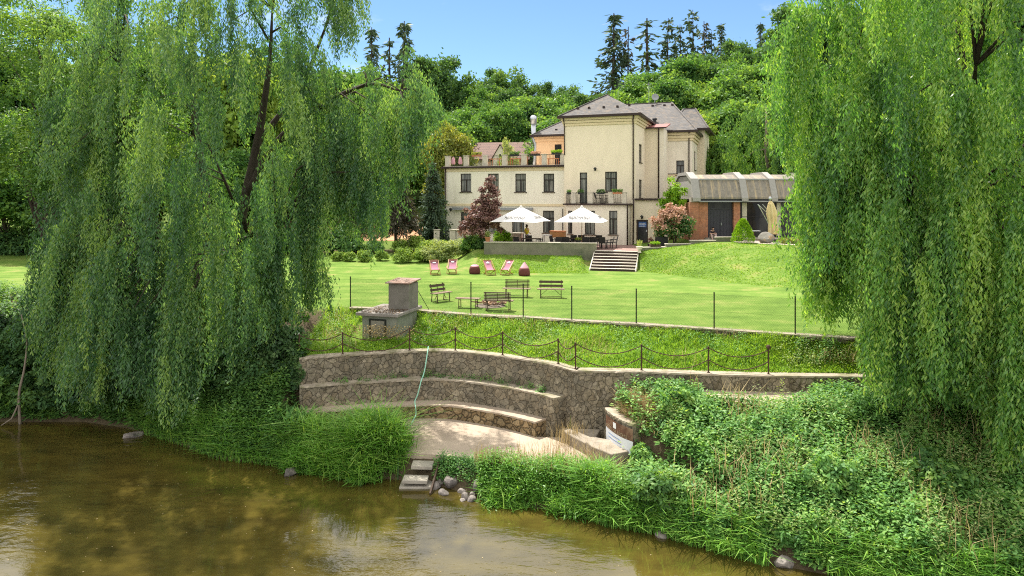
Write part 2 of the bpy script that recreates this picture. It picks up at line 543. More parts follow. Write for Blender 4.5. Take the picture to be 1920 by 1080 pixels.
M['sign_white'] = mat_plain('white_lettering', (0.8, 0.82, 0.85), 0.6, 0.03, 3, 0)
M['cream'] = mat_plain('cream_canvas', (0.62, 0.50, 0.27), 0.85, 0.2, 3, 0.15, 14, stretch=(3, 3, 0.4), second=(0.62, 0.36, 0.14), s2=(0.5, 0.72))
M['curtain'] = mat_plain('cream_curtain', (0.50, 0.47, 0.38), 0.85, 0.25, 6, 0.1, stretch=(6, 6, 0.2))
M['banner_brown'] = mat_plain('brown_banner_print', (0.13, 0.062, 0.038), 0.5, 0.35, 3, 0.0, second=(0.30, 0.20, 0.13), s2=(0.5, 0.7))
M['banner_white'] = mat_plain('white_banner', (0.70, 0.73, 0.78), 0.45, 0.06, 2, 0.15, 6)
M['hose'] = mat_plain('mint_hose', (0.30, 0.60, 0.46), 0.5, 0.1, 3, 0)
M['yellow'] = mat_plain('yellow_shirt', (0.72, 0.56, 0.03), 0.85, 0.12, 5, 0.2, 12)
M['denim'] = mat_plain('light_denim', (0.25, 0.32, 0.46), 0.85, 0.15, 6, 0.2)
M['skin'] = mat_plain('skin', (0.56, 0.34, 0.26), 0.55, 0.06, 6, 0.05)
M['hair'] = mat_plain('dark_hair', (0.022, 0.014, 0.010), 0.55, 0.3, 12, 0.3)
M['beige_cloth'] = mat_plain('pale_pink_cloth', (0.50, 0.36, 0.34), 0.85, 0.1, 6, 0.1)
M['dark_cloth'] = mat_plain('dark_cloth', (0.03, 0.025, 0.035), 0.85, 0.2, 6, 0.1)
M['orange_wood'] = mat_plain('orange_wood', (0.40, 0.14, 0.05), 0.6, 0.2, 5, 0.1)
M['bark'] = mat_plain('dark_bark', (0.060, 0.047, 0.036), 0.95, 0.4, 3, 0.9, 9, stretch=(2, 2, 0.5))
M['bark_pale'] = mat_plain('grey_bark', (0.20, 0.165, 0.125), 0.95, 0.3, 4, 0.6, 12, stretch=(2, 2, 0.5))
M['clay'] = mat_plain('orange_clay', (0.50, 0.27, 0.15), 0.95, 0.12, 1.2, 0.2)
M['gravel'] = mat_plain('pale_gravel', (0.44, 0.37, 0.33), 0.95, 0.45, 18, 0.7, 28)
M['path'] = mat_plain('sandy_path', (0.42, 0.34, 0.26), 0.95, 0.2, 3, 0.5, 20)
M['flower_red'] = mat_plain('red_petals', (0.55, 0.05, 0.08), 0.7, 0.2, 9, 0)
M['flower_yellow'] = mat_plain('yellow_petals', (0.65, 0.50, 0.05), 0.7, 0.2, 9, 0)
M['log'] = mat_plain('split_logs', (0.38, 0.24, 0.15), 0.9, 0.4, 6, 0.4, 15, second=(0.10, 0.07, 0.06), s2=(0.5, 0.62))


def glass_mat(name, base, curt, scale=9.0, sp_=0.35):
    m, t, b = nodes_of(name)
    v = coords(t, (scale, scale, 0.35))
    n1 = nd(t, 'ShaderNodeTexNoise', Scale=1.0, Detail=3.0)
    t.links.new(v, n1.inputs['Vector'])
    r_ = ramp(t, [(0.42, base), (0.62, curt)], n1.outputs['Fac'])
    t.links.new(r_.outputs['Color'], b.inputs['Base Color'])
    b.inputs['Roughness'].default_value = 0.08
    b.inputs['Specular IOR Level'].default_value = sp_
    return m


M['glass'] = glass_mat('window_glass', (0.06, 0.065, 0.06), (0.24, 0.24, 0.21))
M['glass_dark'] = glass_mat('dark_glass', (0.012, 0.013, 0.016), (0.045, 0.045, 0.045), 1.5, 0.15)

# leaves
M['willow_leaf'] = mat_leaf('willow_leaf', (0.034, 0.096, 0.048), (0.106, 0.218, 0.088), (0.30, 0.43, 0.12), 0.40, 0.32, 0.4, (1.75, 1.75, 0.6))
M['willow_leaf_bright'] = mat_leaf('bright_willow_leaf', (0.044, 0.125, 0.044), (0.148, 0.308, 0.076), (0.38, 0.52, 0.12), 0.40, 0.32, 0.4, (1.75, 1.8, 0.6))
M['leaf'] = mat_leaf('broad_leaf', (0.040, 0.108, 0.034), (0.105, 0.220, 0.056), (0.25, 0.39, 0.09), 0.38, 0.5, 0.22)
M['leaf_far'] = mat_leaf('hillside_leaf', (0.034, 0.098, 0.034), (0.095, 0.205, 0.055), (0.22, 0.345, 0.085), 0.38, 0.6, 0.15)
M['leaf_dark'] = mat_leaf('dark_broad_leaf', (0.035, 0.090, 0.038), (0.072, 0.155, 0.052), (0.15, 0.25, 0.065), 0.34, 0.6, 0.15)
M['leaf_yellow'] = mat_leaf('yellow_green_leaf', (0.09, 0.13, 0.03), (0.19, 0.24, 0.05), (0.36, 0.33, 0.08), 0.38)
M['leaf_pale'] = mat_leaf('pale_green_leaf', (0.16, 0.22, 0.08), (0.29, 0.36, 0.145), (0.43, 0.47, 0.21), 0.35, 0.6, 0.15)
M['leaf_purple'] = mat_leaf('purple_leaf', (0.08, 0.040, 0.038), (0.21, 0.115, 0.10), (0.46, 0.30, 0.25), 0.26, 0.5, 0.25, (1.3, 1.0, 0.8))
M['leaf_pink'] = mat_leaf('pink_leaf', (0.22, 0.16, 0.08), (0.55, 0.32, 0.24), (0.72, 0.48, 0.38), 0.3, 0.6, 0.2, (1.2, 1.1, 0.9))
M['needle'] = mat_leaf('dark_needles', (0.035, 0.066, 0.046), (0.068, 0.112, 0.068), (0.12, 0.165, 0.085), 0.15, 0.6, 0.2)
M['needle_brown'] = mat_leaf('brownish_needles', (0.035, 0.038, 0.028), (0.075, 0.072, 0.05), (0.13, 0.115, 0.08), 0.12, 0.6, 0.2)
M['nettle'] = mat_leaf('nettle_leaf', (0.038, 0.120, 0.040), (0.140, 0.300, 0.080), (0.36, 0.51, 0.15), 0.34, 0.5, 0.22)
M['reed'] = mat_leaf('reed_blade', (0.045, 0.130, 0.028), (0.15, 0.33, 0.055), (0.38, 0.54, 0.13), 0.38, 0.42, 0.3)
M['grass_blade'] = mat_leaf('grass_blade', (0.10, 0.22, 0.028), (0.22, 0.385, 0.048), (0.42, 0.54, 0.12), 0.38, 0.6, 0.2)
M['lawn_blade'] = mat_leaf('lawn_blade', (0.12, 0.25, 0.026), (0.19, 0.34, 0.038), (0.30, 0.40, 0.07), 0.35, 0.7, 0.1)
M['dry'] = mat_leaf('dry_grass', (0.22, 0.17, 0.07), (0.40, 0.31, 0.15), (0.58, 0.47, 0.27), 0.3, 0.7, 0.2, (1.2, 1.1, 0.9))
M['box_leaf'] = mat_leaf('clipped_leaf', (0.09, 0.17, 0.035), (0.185, 0.29, 0.055), (0.32, 0.42, 0.10), 0.32, 0.6, 0.15)
M['lime_leaf'] = mat_leaf('lime_leaf', (0.09, 0.20, 0.018), (0.19, 0.36, 0.025), (0.34, 0.48, 0.05), 0.34, 0.6, 0.15)
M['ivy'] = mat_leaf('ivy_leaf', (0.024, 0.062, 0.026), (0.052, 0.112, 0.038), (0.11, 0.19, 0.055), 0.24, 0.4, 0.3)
# ------------------------------------------------------------------ terrain
WATER = -4.1
SH_X = [-200, -60, -21, -17.7, -15.4, -13, -10.4, -8.4, -7.15, -5.4, -3.8, -2.7, -1.65, -.97, .62, 1.86, 2.5, 3.9, 5.2, 6.4, 10, 16, 30, 60, 200]
SH_Y = [40, 32, 28.2, 28.2, 27.4, 26.0, 24.2, 23.7, 23.3, 22.6, 22.4, 22.1, 21.5, 21.1, 20.3, 20.2, 19.4, 18.9, 18.0, 17.3, 15.8, 14.2, 12, 8, 0]


def catmull(pts, n):
    p = np.array(pts, float)
    p = np.vstack([2 * p[0] - p[1], p, 2 * p[-1] - p[-2]])
    out = []
    for i in range(1, len(p) - 2):
        for t in np.linspace(0, 1, n, endpoint=False):
            a, b_, c_, d_ = p[i - 1], p[i], p[i + 1], p[i + 2]
            out.append(0.5 * ((2 * b_) + (-a + c_) * t + (2 * a - 5 * b_ + 4 * c_ - d_) * t * t + (-a + 3 * b_ - 3 * c_ + d_) * t ** 3))
    out.append(p[-2])
    return np.array(out)


F1 = catmull([(-8.2, 26.3), (-6.7, 26.85), (-4.15, 27.5), (-2.3, 27.5), (-.37, 26.65), (1.0, 25.75), (1.75, 25.05), (2.2, 24.45)], 14)
STRAIGHT = np.array([(2.2, 24.45), (3.3, 24.38), (4.65, 24.3), (6.95, 23.95), (9.0, 23.75), (12.2, 23.65), (20, 23.0), (34, 22.0)])
W1X = np.concatenate([[-40], F1[:, 0], STRAIGHT[1:, 0]])
W1Y = np.concatenate([[26.3], F1[:, 1], STRAIGHT[1:, 1]])
FEN = np.array([(-12, 32.6), (-7.6, 32.2), (-4.5, 31.6), (-1.8, 30.25), (.49, 29.7), (2.5, 28.9), (5.1, 28.1), (8.0, 26.95), (10.75, 25.9), (12.45, 25.3), (20, 24.6), (34, 23.4)])


def sstep(a, b, x):
    t = np.clip((x - a) / (b - a), 0, 1)
    return t * t * (3 - 2 * t)


def smooth_noise(X, Y, s, seed=0):
    r_ = np.random.default_rng(seed)
    z = np.zeros_like(X, dtype=float)
    for k in range(6):
        a = r_.uniform(0, 6.28); f = s * r_.uniform(0.6, 1.7); p = r_.uniform(0, 6.28)
        z += np.sin((X * math.cos(a) + Y * math.sin(a)) * f + p)
    return z / 6


def interp_t(t, xs, zs):
    return np.interp(t, xs, zs)


def H(X, Y):
    X = np.asarray(X, float); Y = np.asarray(Y, float)
    sh = np.interp(X, SH_X, SH_Y)
    w1 = np.interp(X, W1X, W1Y)
    fe = np.interp(X, FEN[:, 0], FEN[:, 1])
    s = Y - sh
    under = interp_t(s, [-60, -3, -1, 0], [-6.5, -6, -4.9, -4.2])
    # left bank
    zl = interp_t(s, [0, .4, 1.5, 4, 8, 9.5], [-4.2, -3.7, -2.7, -1.3, -.1, 0])
    # amphitheatre
    zm = np.where(s < 0.55, interp_t(s, [0, .3, .55], [-4.2, -3.9, -3.56]), -3.56)
    # right bank
    t = s / np.maximum(w1 - sh, 0.5)
    zr = interp_t(t, [0, .07, .3, .55, .8, .93, 1.0], [-4.2, -3.7, -2.95, -2.45, -1.95, -1.62, -1.6])
    behind = np.where(Y < fe, interp_t((Y - w1 - .3) / np.maximum(fe - .2 - w1 - .3, .3), [0, .5, 1], [-1.1, -.85, -.30]), 0.0)
    behind = np.where(Y > fe + 0.05, 0.0, behind)
    k = sstep(0.05, 0.38, Y - w1)
    zm = zm * (1 - k) + behind * k
    zr = zr * (1 - k) + behind * k
    wm = sstep(-8.75, -8.3, X)
    xb_ = np.interp(Y, [18.0, 19.5, 20.6, 21.1, 21.55, 22.05, 22.6, 23.1, 24.4], [5.9, 5.6, 5.2, 4.78, 4.18, 3.78, 3.52, 3.38, 3.3])
    wr = sstep(xb_ + .02, xb_ + .3, X)
    z = zl * (1 - wm) + (zm * (1 - wr) + zr * wr) * wm
    z = np.where(s < 0, under, z)
    # rise to the terrace and mound
    yw = 52.0 - (X + 2.1) * 0.1422
    foot = np.interp(X, [-3, 4.7, 5.5, 9.0, 9.4], [46.8, 46.8, 48.9, 48.9, 47.6])
    zc = np.where(Y < yw, 0.85 * sstep(0, 1, (Y - foot) / np.maximum(yw - foot, .1)) , 0)
    zc = np.where((X > 5.2) & (X < 9.25) & (Y < yw), zc * 0.6, zc)
    zc = np.where(Y >= yw, interp_t(Y - yw, [0, .35], [.85, 1.2]), zc)
    zlft = interp_t(Y, [52, 56, 60, 66, 76], [0, .22, .55, .9, 1.2])
    zrt_top = np.interp(X, [8.5, 9.3, 11.3, 13.2, 15, 25], [1.15, 1.28, 1.5, 1.72, 1.85, 1.8])
    yf = np.interp(X, [8.5, 9.3, 13, 16.4, 22, 40], [47.5, 47.5, 42, 38, 35, 33])
    zrt = zrt_top * sstep(0, 1, (Y - yf) / np.maximum(50.3 - yf, .1)) ** 0.85
    zter = np.interp(X, [9.0, 10.0, 13.4, 13.9], [1.2, 1.25, 1.72, 1.9])
    kk = sstep(50.5, 50.9, Y)
    zrt = zrt * (1 - kk) + zter * kk
    a = sstep(-4.8, -2.5, X)
    b = sstep(9.15, 9.35, X)
    z2 = zlft * (1 - a) + (zc * (1 - b) + zrt * b) * a
    z = z + np.where(Y > 33, z2, 0)
    hill = np.maximum(0, np.minimum(Y, 150) - 72) * 0.226
    hill = hill * (1 + 0.010 * np.clip(X - 15, 0, 60) - 0.002 * np.clip(-X, 0, 60))
    z = z + hill
    wob = smooth_noise(X, Y, 0.9, 3) * 0.05
    z = z + np.where((Y > fe + .6) & (Y < 47), wob * 0.5, 0) + np.where(Y > 72, smooth_noise(X, Y, .12, 5) * 1.2 * sstep(72, 95, Y), 0)
    return z


def axis(parts):
    out = []
    for a, b, st in parts:
        out.append(np.arange(a, b, st))
    out.append([parts[-1][1]])
    return np.concatenate(out)


gx = axis([(-400, -120, 40), (-120, -40, 8), (-40, -24, 1), (-24, 24, .25), (24, 40, 1), (40, 120, 8), (120, 400, 40)])
gy = axis([(-400, -40, 40), (-40, 12, 4), (12, 54, .25), (54, 80, 1), (80, 180, 4), (180, 700, 40)])
GX, GY = np.meshgrid(gx, gy)
GZ = H(GX, GY)
V = np.stack([GX, GY, GZ], -1).reshape(-1, 3)
nx, ny = len(gx), len(gy)
idx = np.arange(nx * ny).reshape(ny, nx)
Fq = np.stack([idx[:-1, :-1], idx[:-1, 1:], idx[1:, 1:], idx[1:, :-1]], -1).reshape(-1, 4)

m, t, b = nodes_of('ground_cover')
v = coords(t)
al = nd(t, 'ShaderNodeAttribute', attribute_name='lawn')
ar = nd(t, 'ShaderNodeAttribute', attribute_name='rough')
ah = nd(t, 'ShaderNodeAttribute', attribute_name='dryness')
n1 = nd(t, 'ShaderNodeTexNoise', Scale=0.55, Detail=5.0, Roughness=0.6); t.links.new(v, n1.inputs['Vector'])
n2 = nd(t, 'ShaderNodeTexNoise', Scale=7.0, Detail=8.0, Roughness=0.75); t.links.new(v, n2.inputs['Vector'])
n3 = nd(t, 'ShaderNodeTexNoise', Scale=40.0, Detail=4.0, Roughness=0.7); t.links.new(v, n3.inputs['Vector'])
# mowing lines run across the lawn
mw = nd(t, 'ShaderNodeMapping'); mw.inputs['Scale'].default_value = (0.12, 1.0, 1.0); mw.inputs['Rotation'].default_value = (0, 0, R(-6))
t.links.new(v, mw.inputs['Vector'])
n5 = nd(t, 'ShaderNodeTexNoise', Scale=1.5, Detail=4.0); t.links.new(mw.outputs[0], n5.inputs['Vector'])
a1 = nd(t, 'ShaderNodeMath', operation='MULTIPLY_ADD'); t.links.new(n2.outputs['Fac'], a1.inputs[0]); a1.inputs[1].default_value = 0.8; t.links.new(n1.outputs['Fac'], a1.inputs[2])
a2 = nd(t, 'ShaderNodeMath', operation='MULTIPLY_ADD'); t.links.new(n5.outputs['Fac'], a2.inputs[0]); a2.inputs[1].default_value = 0.65; t.links.new(a1.outputs[0], a2.inputs[2])
a3 = nd(t, 'ShaderNodeMath', operation='MULTIPLY_ADD'); t.links.new(n3.outputs['Fac'], a3.inputs[0]); a3.inputs[1].default_value = 0.5; t.links.new(a2.outputs[0], a3.inputs[2])
a4 = nd(t, 'ShaderNodeMath', operation='MULTIPLY'); t.links.new(a3.outputs[0], a4.inputs[0]); a4.inputs[1].default_value = 0.8
rl = ramp(t, [(0.72, (0.072, 0.132, 0.023)), (0.98, (0.132, 0.218, 0.038)), (1.0, (0.225, 0.285, 0.072))], None)
rl.color_ramp.elements[0].position = 0.74; rl.color_ramp.elements[1].position = 0.95; rl.color_ramp.elements[2].position = 1.0
mr_ = nd(t, 'ShaderNodeMapRange'); mr_.inputs['From Min'].default_value = 0.85; mr_.inputs['From Max'].default_value = 1.5
t.links.new(a4.outputs[0], mr_.inputs['Value'])
rl.color_ramp.elements[0].position = 0.1; rl.color_ramp.elements[1].position = 0.5; rl.color_ramp.elements[2].position = 0.95
t.links.new(mr_.outputs[0], rl.inputs['Fac'])
rd = ramp(t, [(0.54, (0, 0, 0)), (0.72, (1, 1, 1))], n1.outputs['Fac'])
dm = nd(t, 'ShaderNodeMath', operation='MULTIPLY'); t.links.new(rd.outputs['Color'], dm.inputs[0]); t.links.new(ah.outputs['Fac'], dm.inputs[1])
md = nd(t, 'ShaderNodeMixRGB'); md.inputs[2].default_value = (0.27, 0.24, 0.09, 1)
t.links.new(dm.outputs[0], md.inputs[0]); t.links.new(rl.outputs['Color'], md.inputs[1])
rs = ramp(t, [(0.3, (0.055, 0.042, 0.026)), (0.6, (0.105, 0.082, 0.05)), (0.8, (0.07, 0.085, 0.025))], n2.outputs['Fac'])
rg = ramp(t, [(0.3, (0.08, 0.15, 0.02)), (0.7, (0.17, 0.27, 0.035))], n2.outputs['Fac'])
m1 = nd(t, 'ShaderNodeMixRGB'); t.links.new(ar.outputs['Fac'], m1.inputs[0]); t.links.new(rs.outputs['Color'], m1.inputs[1]); t.links.new(rg.outputs['Color'], m1.inputs[2])
m2 = nd(t, 'ShaderNodeMixRGB'); t.links.new(al.outputs['Fac'], m2.inputs[0]); t.links.new(m1.outputs['Color'], m2.inputs[1]); t.links.new(md.outputs['Color'], m2.inputs[2])
t.links.new(m2.outputs['Color'], b.inputs['Base Color'])
b.inputs['Roughness'].default_value = 0.95; b.inputs['Specular IOR Level'].default_value = 0.1
bump(t, b, n3.outputs['Fac'], 0.6, 0.05)
M['ground'] = m

ground = np_mesh('ground', V, 4, M['ground'], F=Fq)
ground.data.polygons.foreach_set('use_smooth', np.ones(len(Fq), dtype=bool))
tag(ground, kind='structure')
xs, ys = V[:, 0], V[:, 1]
fe_ = np.interp(xs, FEN[:, 0], FEN[:, 1])
sh_ = np.interp(xs, SH_X, SH_Y)
w1_ = np.interp(xs, W1X, W1Y)
lawn = sstep(-.1, .3, ys - fe_) * (1 - sstep(55, 58, ys) * (xs > -60)) * (xs > -9) + (xs <= -9) * sstep(7.5, 9, ys - sh_) * (1 - sstep(57, 60, ys))
lawn = np.clip(lawn, 0, 1)
rough = np.clip(((ys > w1_ + .3) & (xs > -8.3)).astype(float) + (ys > 60) * 0.7, 0, 1)
dry = np.clip(0.34 + 0.85 * ((ys > 45.5) & (ys < 52) & (xs < 7)).astype(float) + .5 * ((xs > 8.5) & (ys > 37)).astype(float), 0, 1)
for nm, arr in (('lawn', lawn), ('rough', rough), ('dryness', dry)):
    at = ground.data.attributes.new(nm, 'FLOAT', 'POINT')
    at.data.foreach_set('value', arr.astype(np.float32))

# ------------------------------------------------------------------ river
m, t, b = nodes_of('river_water')
v = coords(t)
mw = nd(t, 'ShaderNodeMapping'); mw.inputs['Rotation'].default_value = (0, 0, R(35)); mw.inputs['Scale'].default_value = (1.0, 2.4, 1.0)
t.links.new(v, mw.inputs['Vector'])
n1 = nd(t, 'ShaderNodeTexNoise', Scale=1.7, Detail=3.0, Roughness=0.5, Distortion=0.4); t.links.new(mw.outputs[0], n1.inputs['Vector'])
n2 = nd(t, 'ShaderNodeTexNoise', Scale=7.5, Detail=2.0); t.links.new(mw.outputs[0], n2.inputs['Vector'])
n3 = nd(t, 'ShaderNodeTexNoise', Scale=0.22, Detail=2.0); t.links.new(v, n3.inputs['Vector'])
r3 = ramp(t, [(0.42, (0.10, 0.10, 0.10)), (0.62, (1, 1, 1))], n3.outputs['Fac'])
ad = nd(t, 'ShaderNodeMath', operation='MULTIPLY_ADD'); t.links.new(n2.outputs['Fac'], ad.inputs[0]); ad.inputs[1].default_value = 0.22; t.links.new(n1.outputs['Fac'], ad.inputs[2])
mu = nd(t, 'ShaderNodeMath', operation='MULTIPLY'); t.links.new(ad.outputs[0], mu.inputs[0]); t.links.new(r3.outputs['Color'], mu.inputs[1])
bump(t, b, mu.outputs[0], 0.42, 0.07)
n4 = nd(t, 'ShaderNodeTexNoise', Scale=0.5, Detail=6.0, Roughness=0.6); t.links.new(mw.outputs[0], n4.inputs['Vector'])
r4 = ramp(t, [(0.3, (0.034, 0.027, 0.0075)), (0.7, (0.088, 0.068, 0.014))], n4.outputs['Fac'])
t.links.new(r4.outputs['Color'], b.inputs['Base Color'])
b.inputs['Roughness'].default_value = 0.035
b.inputs['IOR'].default_value = 1.5
b.inputs['Specular IOR Level'].default_value = 0.85
M['water'] = m
wb = MB()
wb.add([(-400, -400, WATER), (400, -400, WATER), (400, 60, WATER), (-400, 60, WATER)], [(0, 1, 2, 3)])
tag(wb.build('river', M['water']), kind='structure')


# ------------------------------------------------------------------ amphitheatre
def arc_normals(p):
    d = np.gradient(p, axis=0)
    d = d / np.linalg.norm(d, axis=1)[:, None]
    return np.stack([d[:, 1], -d[:, 0]], 1)          # towards the river


def offset(p, dist):
    return p + arc_normals(p) * np.broadcast_to(np.asarray(dist, float), (len(p),))[:, None]


def resample(p, step):
    d = np.concatenate([[0], np.cumsum(np.linalg.norm(np.diff(p, axis=0), axis=1))])
    n = max(2, int(d[-1] / step))
    s = np.linspace(0, d[-1], n)
    return np.stack([np.interp(s, d, p[:, 0]), np.interp(s, d, p[:, 1])], 1)


def ribbon(name, front, back, z0, z1, mat, parent, jit=0.022, rows=9, closed_ends=True, seed=1):
    """wall along a curve: uneven front, flat top and back"""
    r_ = np.random.default_rng(seed)
    n = len(front)
    nr = arc_normals(front)
    mb = MB()
    zz = np.linspace(z0, z1, rows)
    vs = []
    for j in range(rows):
        o_ = r_.normal(size=n) * jit if jit else np.zeros(n)
        for i in range(n):
            vs.append((front[i, 0] + nr[i, 0] * o_[i], front[i, 1] + nr[i, 1] * o_[i], zz[j]))
    for (zb) in (z1, z0):
        for i in range(n): vs.append((back[i, 0], back[i, 1], zb))
    fs = []
    tot = rows + 2
    for j in range(tot):
        j2 = (j + 1) % tot
        for i in range(n - 1): fs.append((j * n + i, j * n + i + 1, j2 * n + i + 1, j2 * n + i))
    if closed_ends:
        fs.append(tuple(j * n for j in range(tot))); fs.append(tuple(j * n + n - 1 for j in range(tot - 1, -1, -1)))
    mb.add(vs, fs)
    return mb.build(name, mat, parent)


F1r = resample(np.vstack([F1, STRAIGHT[1:]]), 0.12)
amph = thing('stone_retaining_wall', 'curved rubble stone retaining wall with two seating ledges stepping down to the patio', 'stone wall')
ribbon('upper_wall', F1r, offset(F1r, -0.42), -3.6, -1.06, M['rubble'], amph, 0.02, 12, seed=2)
ribbon('coping', offset(F1r, 0.03), offset(F1r, -0.46), -1.06, -1.0, M['wall_cap'], amph, 0.012, 2, seed=3)
Fc = resample(F1, 0.12)
s_ = np.linspace(0, 1, len(Fc))


def cutY(p, q, y=24.47):
    k = p[:, 1] > y
    return p[k], q[k]


F2 = offset(Fc, np.interp(s_, [0, .3, 1], [.3, .48, .5]))
F3 = offset(Fc, np.interp(s_, [0, .3, 1], [.9, 1.02, 1.05]))
a_, b_ = cutY(F2, offset(Fc, -0.02)); ribbon('middle_step', a_, b_, -3.6, -2.08, M['rubble'], amph, 0.02, 8, seed=4)
a_, b_ = cutY(offset(Fc, np.interp(s_, [0, .3, 1], [.33, .51, .53])), offset(Fc, -0.02)); ribbon('ledge', a_, b_, -2.08, -2.02, M['wall_cap'], amph, 0.012, 2, seed=5)
a_, b_ = cutY(F3, offset(F2, -0.03)); ribbon('lower_step', a_, b_, -3.6, -2.92, M['rubble_low'], amph, 0.02, 5, seed=6)
a_, b_ = cutY(offset(F3, 0.03), offset(F2, -0.03)); ribbon('ledge', a_, b_, -2.92, -2.86, M['patio'], amph, 0.012, 2, seed=7)

# patio slab: follows the lowest step, front edge above the water
a_, _ = cutY(offset(F3, -0.05), F3, 24.47)
front = [(2.75, 21.75), (1.6, 21.7), (0.4, 21.95), (-.9, 22.35), (-2.2, 22.75), (-3.3, 22.95), (-4.6, 23.2), (-6.0, 23.7), (-7.4, 24.4)]
poly = [tuple(p) for p in a_] + [(3.2, 24.3), (3.25, 23.2), (2.95, 22.3)] + front
mb = MB(); mb.prism(poly, -3.6, -3.4)
tag(mb.build('patio', M['patio']), kind='structure')

# stone blocks beside the banner
def slab_block(name, poly, z0, z1, label, seed):
    t_ = MB(); r_ = np.random.default_rng(seed)
    t_.prism([(p[0] + r_.normal() * .015, p[1] + r_.normal() * .015) for p in poly], z0, z1)
    o = t_.build(name, M['slab'], bevel=0.03)
    return tag(o, label, 'stone step')


slab_block('stone_step', [(1.75, 24.3), (1.95, 23.75), (2.45, 22.85), (2.78, 23.15), (3.15, 24.2)], -3.42, -3.02, 'low stone step between the corner pier and the patio, dusty flat top', 21)
slab_block('stone_step', [(2.48, 22.82), (2.62, 22.35), (3.15, 21.65), (3.75, 21.9), (3.3, 22.95), (2.82, 23.18)], -3.42, -2.94, 'rough stone step right in front of the printed banner, jutting onto the patio', 22)

# banner wall
bw = resample(catmull([(3.2, 23.55), (3.28, 23.1), (3.42, 22.6), (3.62, 22.15), (3.88, 21.8)], 12), 0.06)
bw = bw[:, :]
bn = arc_normals(bw) * 1.0
wall2 = thing('curved_stone_wall', 'low curved stone wall with crumbling top behind the printed banner', 'stone wall')
# towards the patio = -x: arc normal of a curve running towards the camera points to -x
ribbon('wall', bw, offset(bw, -0.4), -3.5, -2.12, M['rubble'], wall2, 0.015, 8, seed=9)
ribbon('coping', offset(bw, 0.02), offset(bw, -0.62), -2.12, -2.05, M['wall_cap'], wall2, 0.02, 2, seed=10)
ban = thing('banner', 'printed vinyl banner, brown above and white below, hung round the curved stone wall', 'banner')
bf = offset(bw[4:], 0.035)
bt = offset(bw[4:], 0.020)
blen = np.concatenate([[0], np.cumsum(np.linalg.norm(np.diff(bf, axis=0), axis=1))])


def sheet(name, z0, z1, mat, parent, i0=0, i1=None, off=0.0):
    p = offset(bf, off)[i0:i1]; q = offset(bf, off - 0.006)[i0:i1]
    n = len(p); vs = []
    for z_ in (z0, z1): vs += [(a[0], a[1], z_) for a in p]
    for z_ in (z1, z0): vs += [(a[0], a[1], z_) for a in q]
    fs = [(j * n + i, j * n + i + 1, ((j + 1) % 4) * n + i + 1, ((j + 1) % 4) * n + i) for j in range(4) for i in range(n - 1)]
    fs += [(0, n, 2 * n, 3 * n), (n - 1, 4 * n - 1, 3 * n - 1, 2 * n - 1)]
    return MB().add(vs, fs).build(name, mat, parent)


sheet('printed_panel', -2.60, -2.20, M['banner_brown'], ban)
sheet('white_panel', -3.06, -2.60, M['banner_white'], ban)


def bent_text(body, size, mat, name, s0, z, off=0.012):
    cu = bpy.data.curves.new(name, 'FONT'); cu.body = body; cu.size = size; cu.extrude = 0.001
    tmp = bpy.data.objects.new(name, cu); COL.objects.link(tmp)
    dg = bpy.context.evaluated_depsgraph_get()
    me = bpy.data.meshes.new_from_object(tmp.evaluated_get(dg)); bpy.data.objects.remove(tmp)
    f = offset(bf, off)
    for v_ in me.vertices:
        s1 = s0 + v_.co.x
        x = np.interp(s1, blen, f[:, 0]); y = np.interp(s1, blen, f[:, 1])
        v_.co = (x, y, z + v_.co.y)
    me.materials.clear(); me.materials.append(mat)
    o = bpy.data.objects.new(name, me); COL.objects.link(o); o.parent = ban
    return o


M['banner_text'] = mat_plain('cream_lettering', (0.62, 0.52, 0.36), 0.6, 0.1, 3, 0)
M['banner_blue'] = mat_plain('blue_lettering', (0.22, 0.30, 0.48), 0.6, 0.1, 3, 0)
bent_text('HOTEL NA BŘEHU', 0.165, M['banner_text'], 'lettering', 0.08, -2.57)
i0 = int(np.searchsorted(blen, 0.62)); i1 = int(np.searchsorted(blen, 0.82)) + 1
sheet('crest_patch', -2.44, -2.26, M['sign_white'], ban, i0, i1, 0.004)
for zz_, a0, a1 in ((-2.72, .2, 1.1), (-2.84, .25, 1.2), (-2.95, .45, 1.25)):
    sheet('small_print', zz_ - .016, zz_ + .016, M['banner_blue'], ban, int(np.searchsorted(blen, a0)), int(np.searchsorted(blen, a1)), 0.004)

# gritty path along the foot of the wall
p_ = resample(STRAIGHT[2:6], 0.4)
mb = MB(); q_ = offset(p_, 1.25); n = len(p_)
hz = lambda a: H(a[:, 0], a[:, 1])
q1 = offset(p_, 0.02)
zq = np.maximum(hz(q_), -1.75) + .02
mb.add([(a[0], a[1], -1.56) for a in q1] + [(a[0], a[1], z + .03) for a, z in zip(q_, zq)], [(i, i + 1, n + i + 1, n + i) for i in range(n - 1)])
tag(mb.build('path', M['path']), kind='structure')

# river steps: two old concrete treads with a leaning board
def river_step(loc_z, y0, y1, x0, x1, label):
    o = MB().box(x0, x1, y0, y1, loc_z - .12, loc_z).build('river_step', M['concrete'], bevel=0.02)
    o.rotation_euler = (0, R(1.5), 0)
    return tag(o, label, 'step')


river_step(-3.64, 22.25, 22.75, -3.2, -2.5, 'upper old concrete step between the reed clump and the leaning board')
river_step(-3.90, 21.75, 22.2, -3.4, -2.6, 'lower old concrete step just above the river beside the leaning board')
mb = MB(); mb.box(-3.6, -2.55, 21.75, 22.6, -4.6, -4.03)
tag(mb.build('step_base', M['concrete'], bevel=0.02), 'stained concrete footing at the waterline under the river steps', 'step footing')
mb = MB(); mb.bar((-2.56, 21.35, -4.1), (-2.36, 22.75, -3.42), 0.05, 0.14)
tag(mb.build('board', M['dark_wood']), 'dark weathered board leaning beside the river steps', 'board')

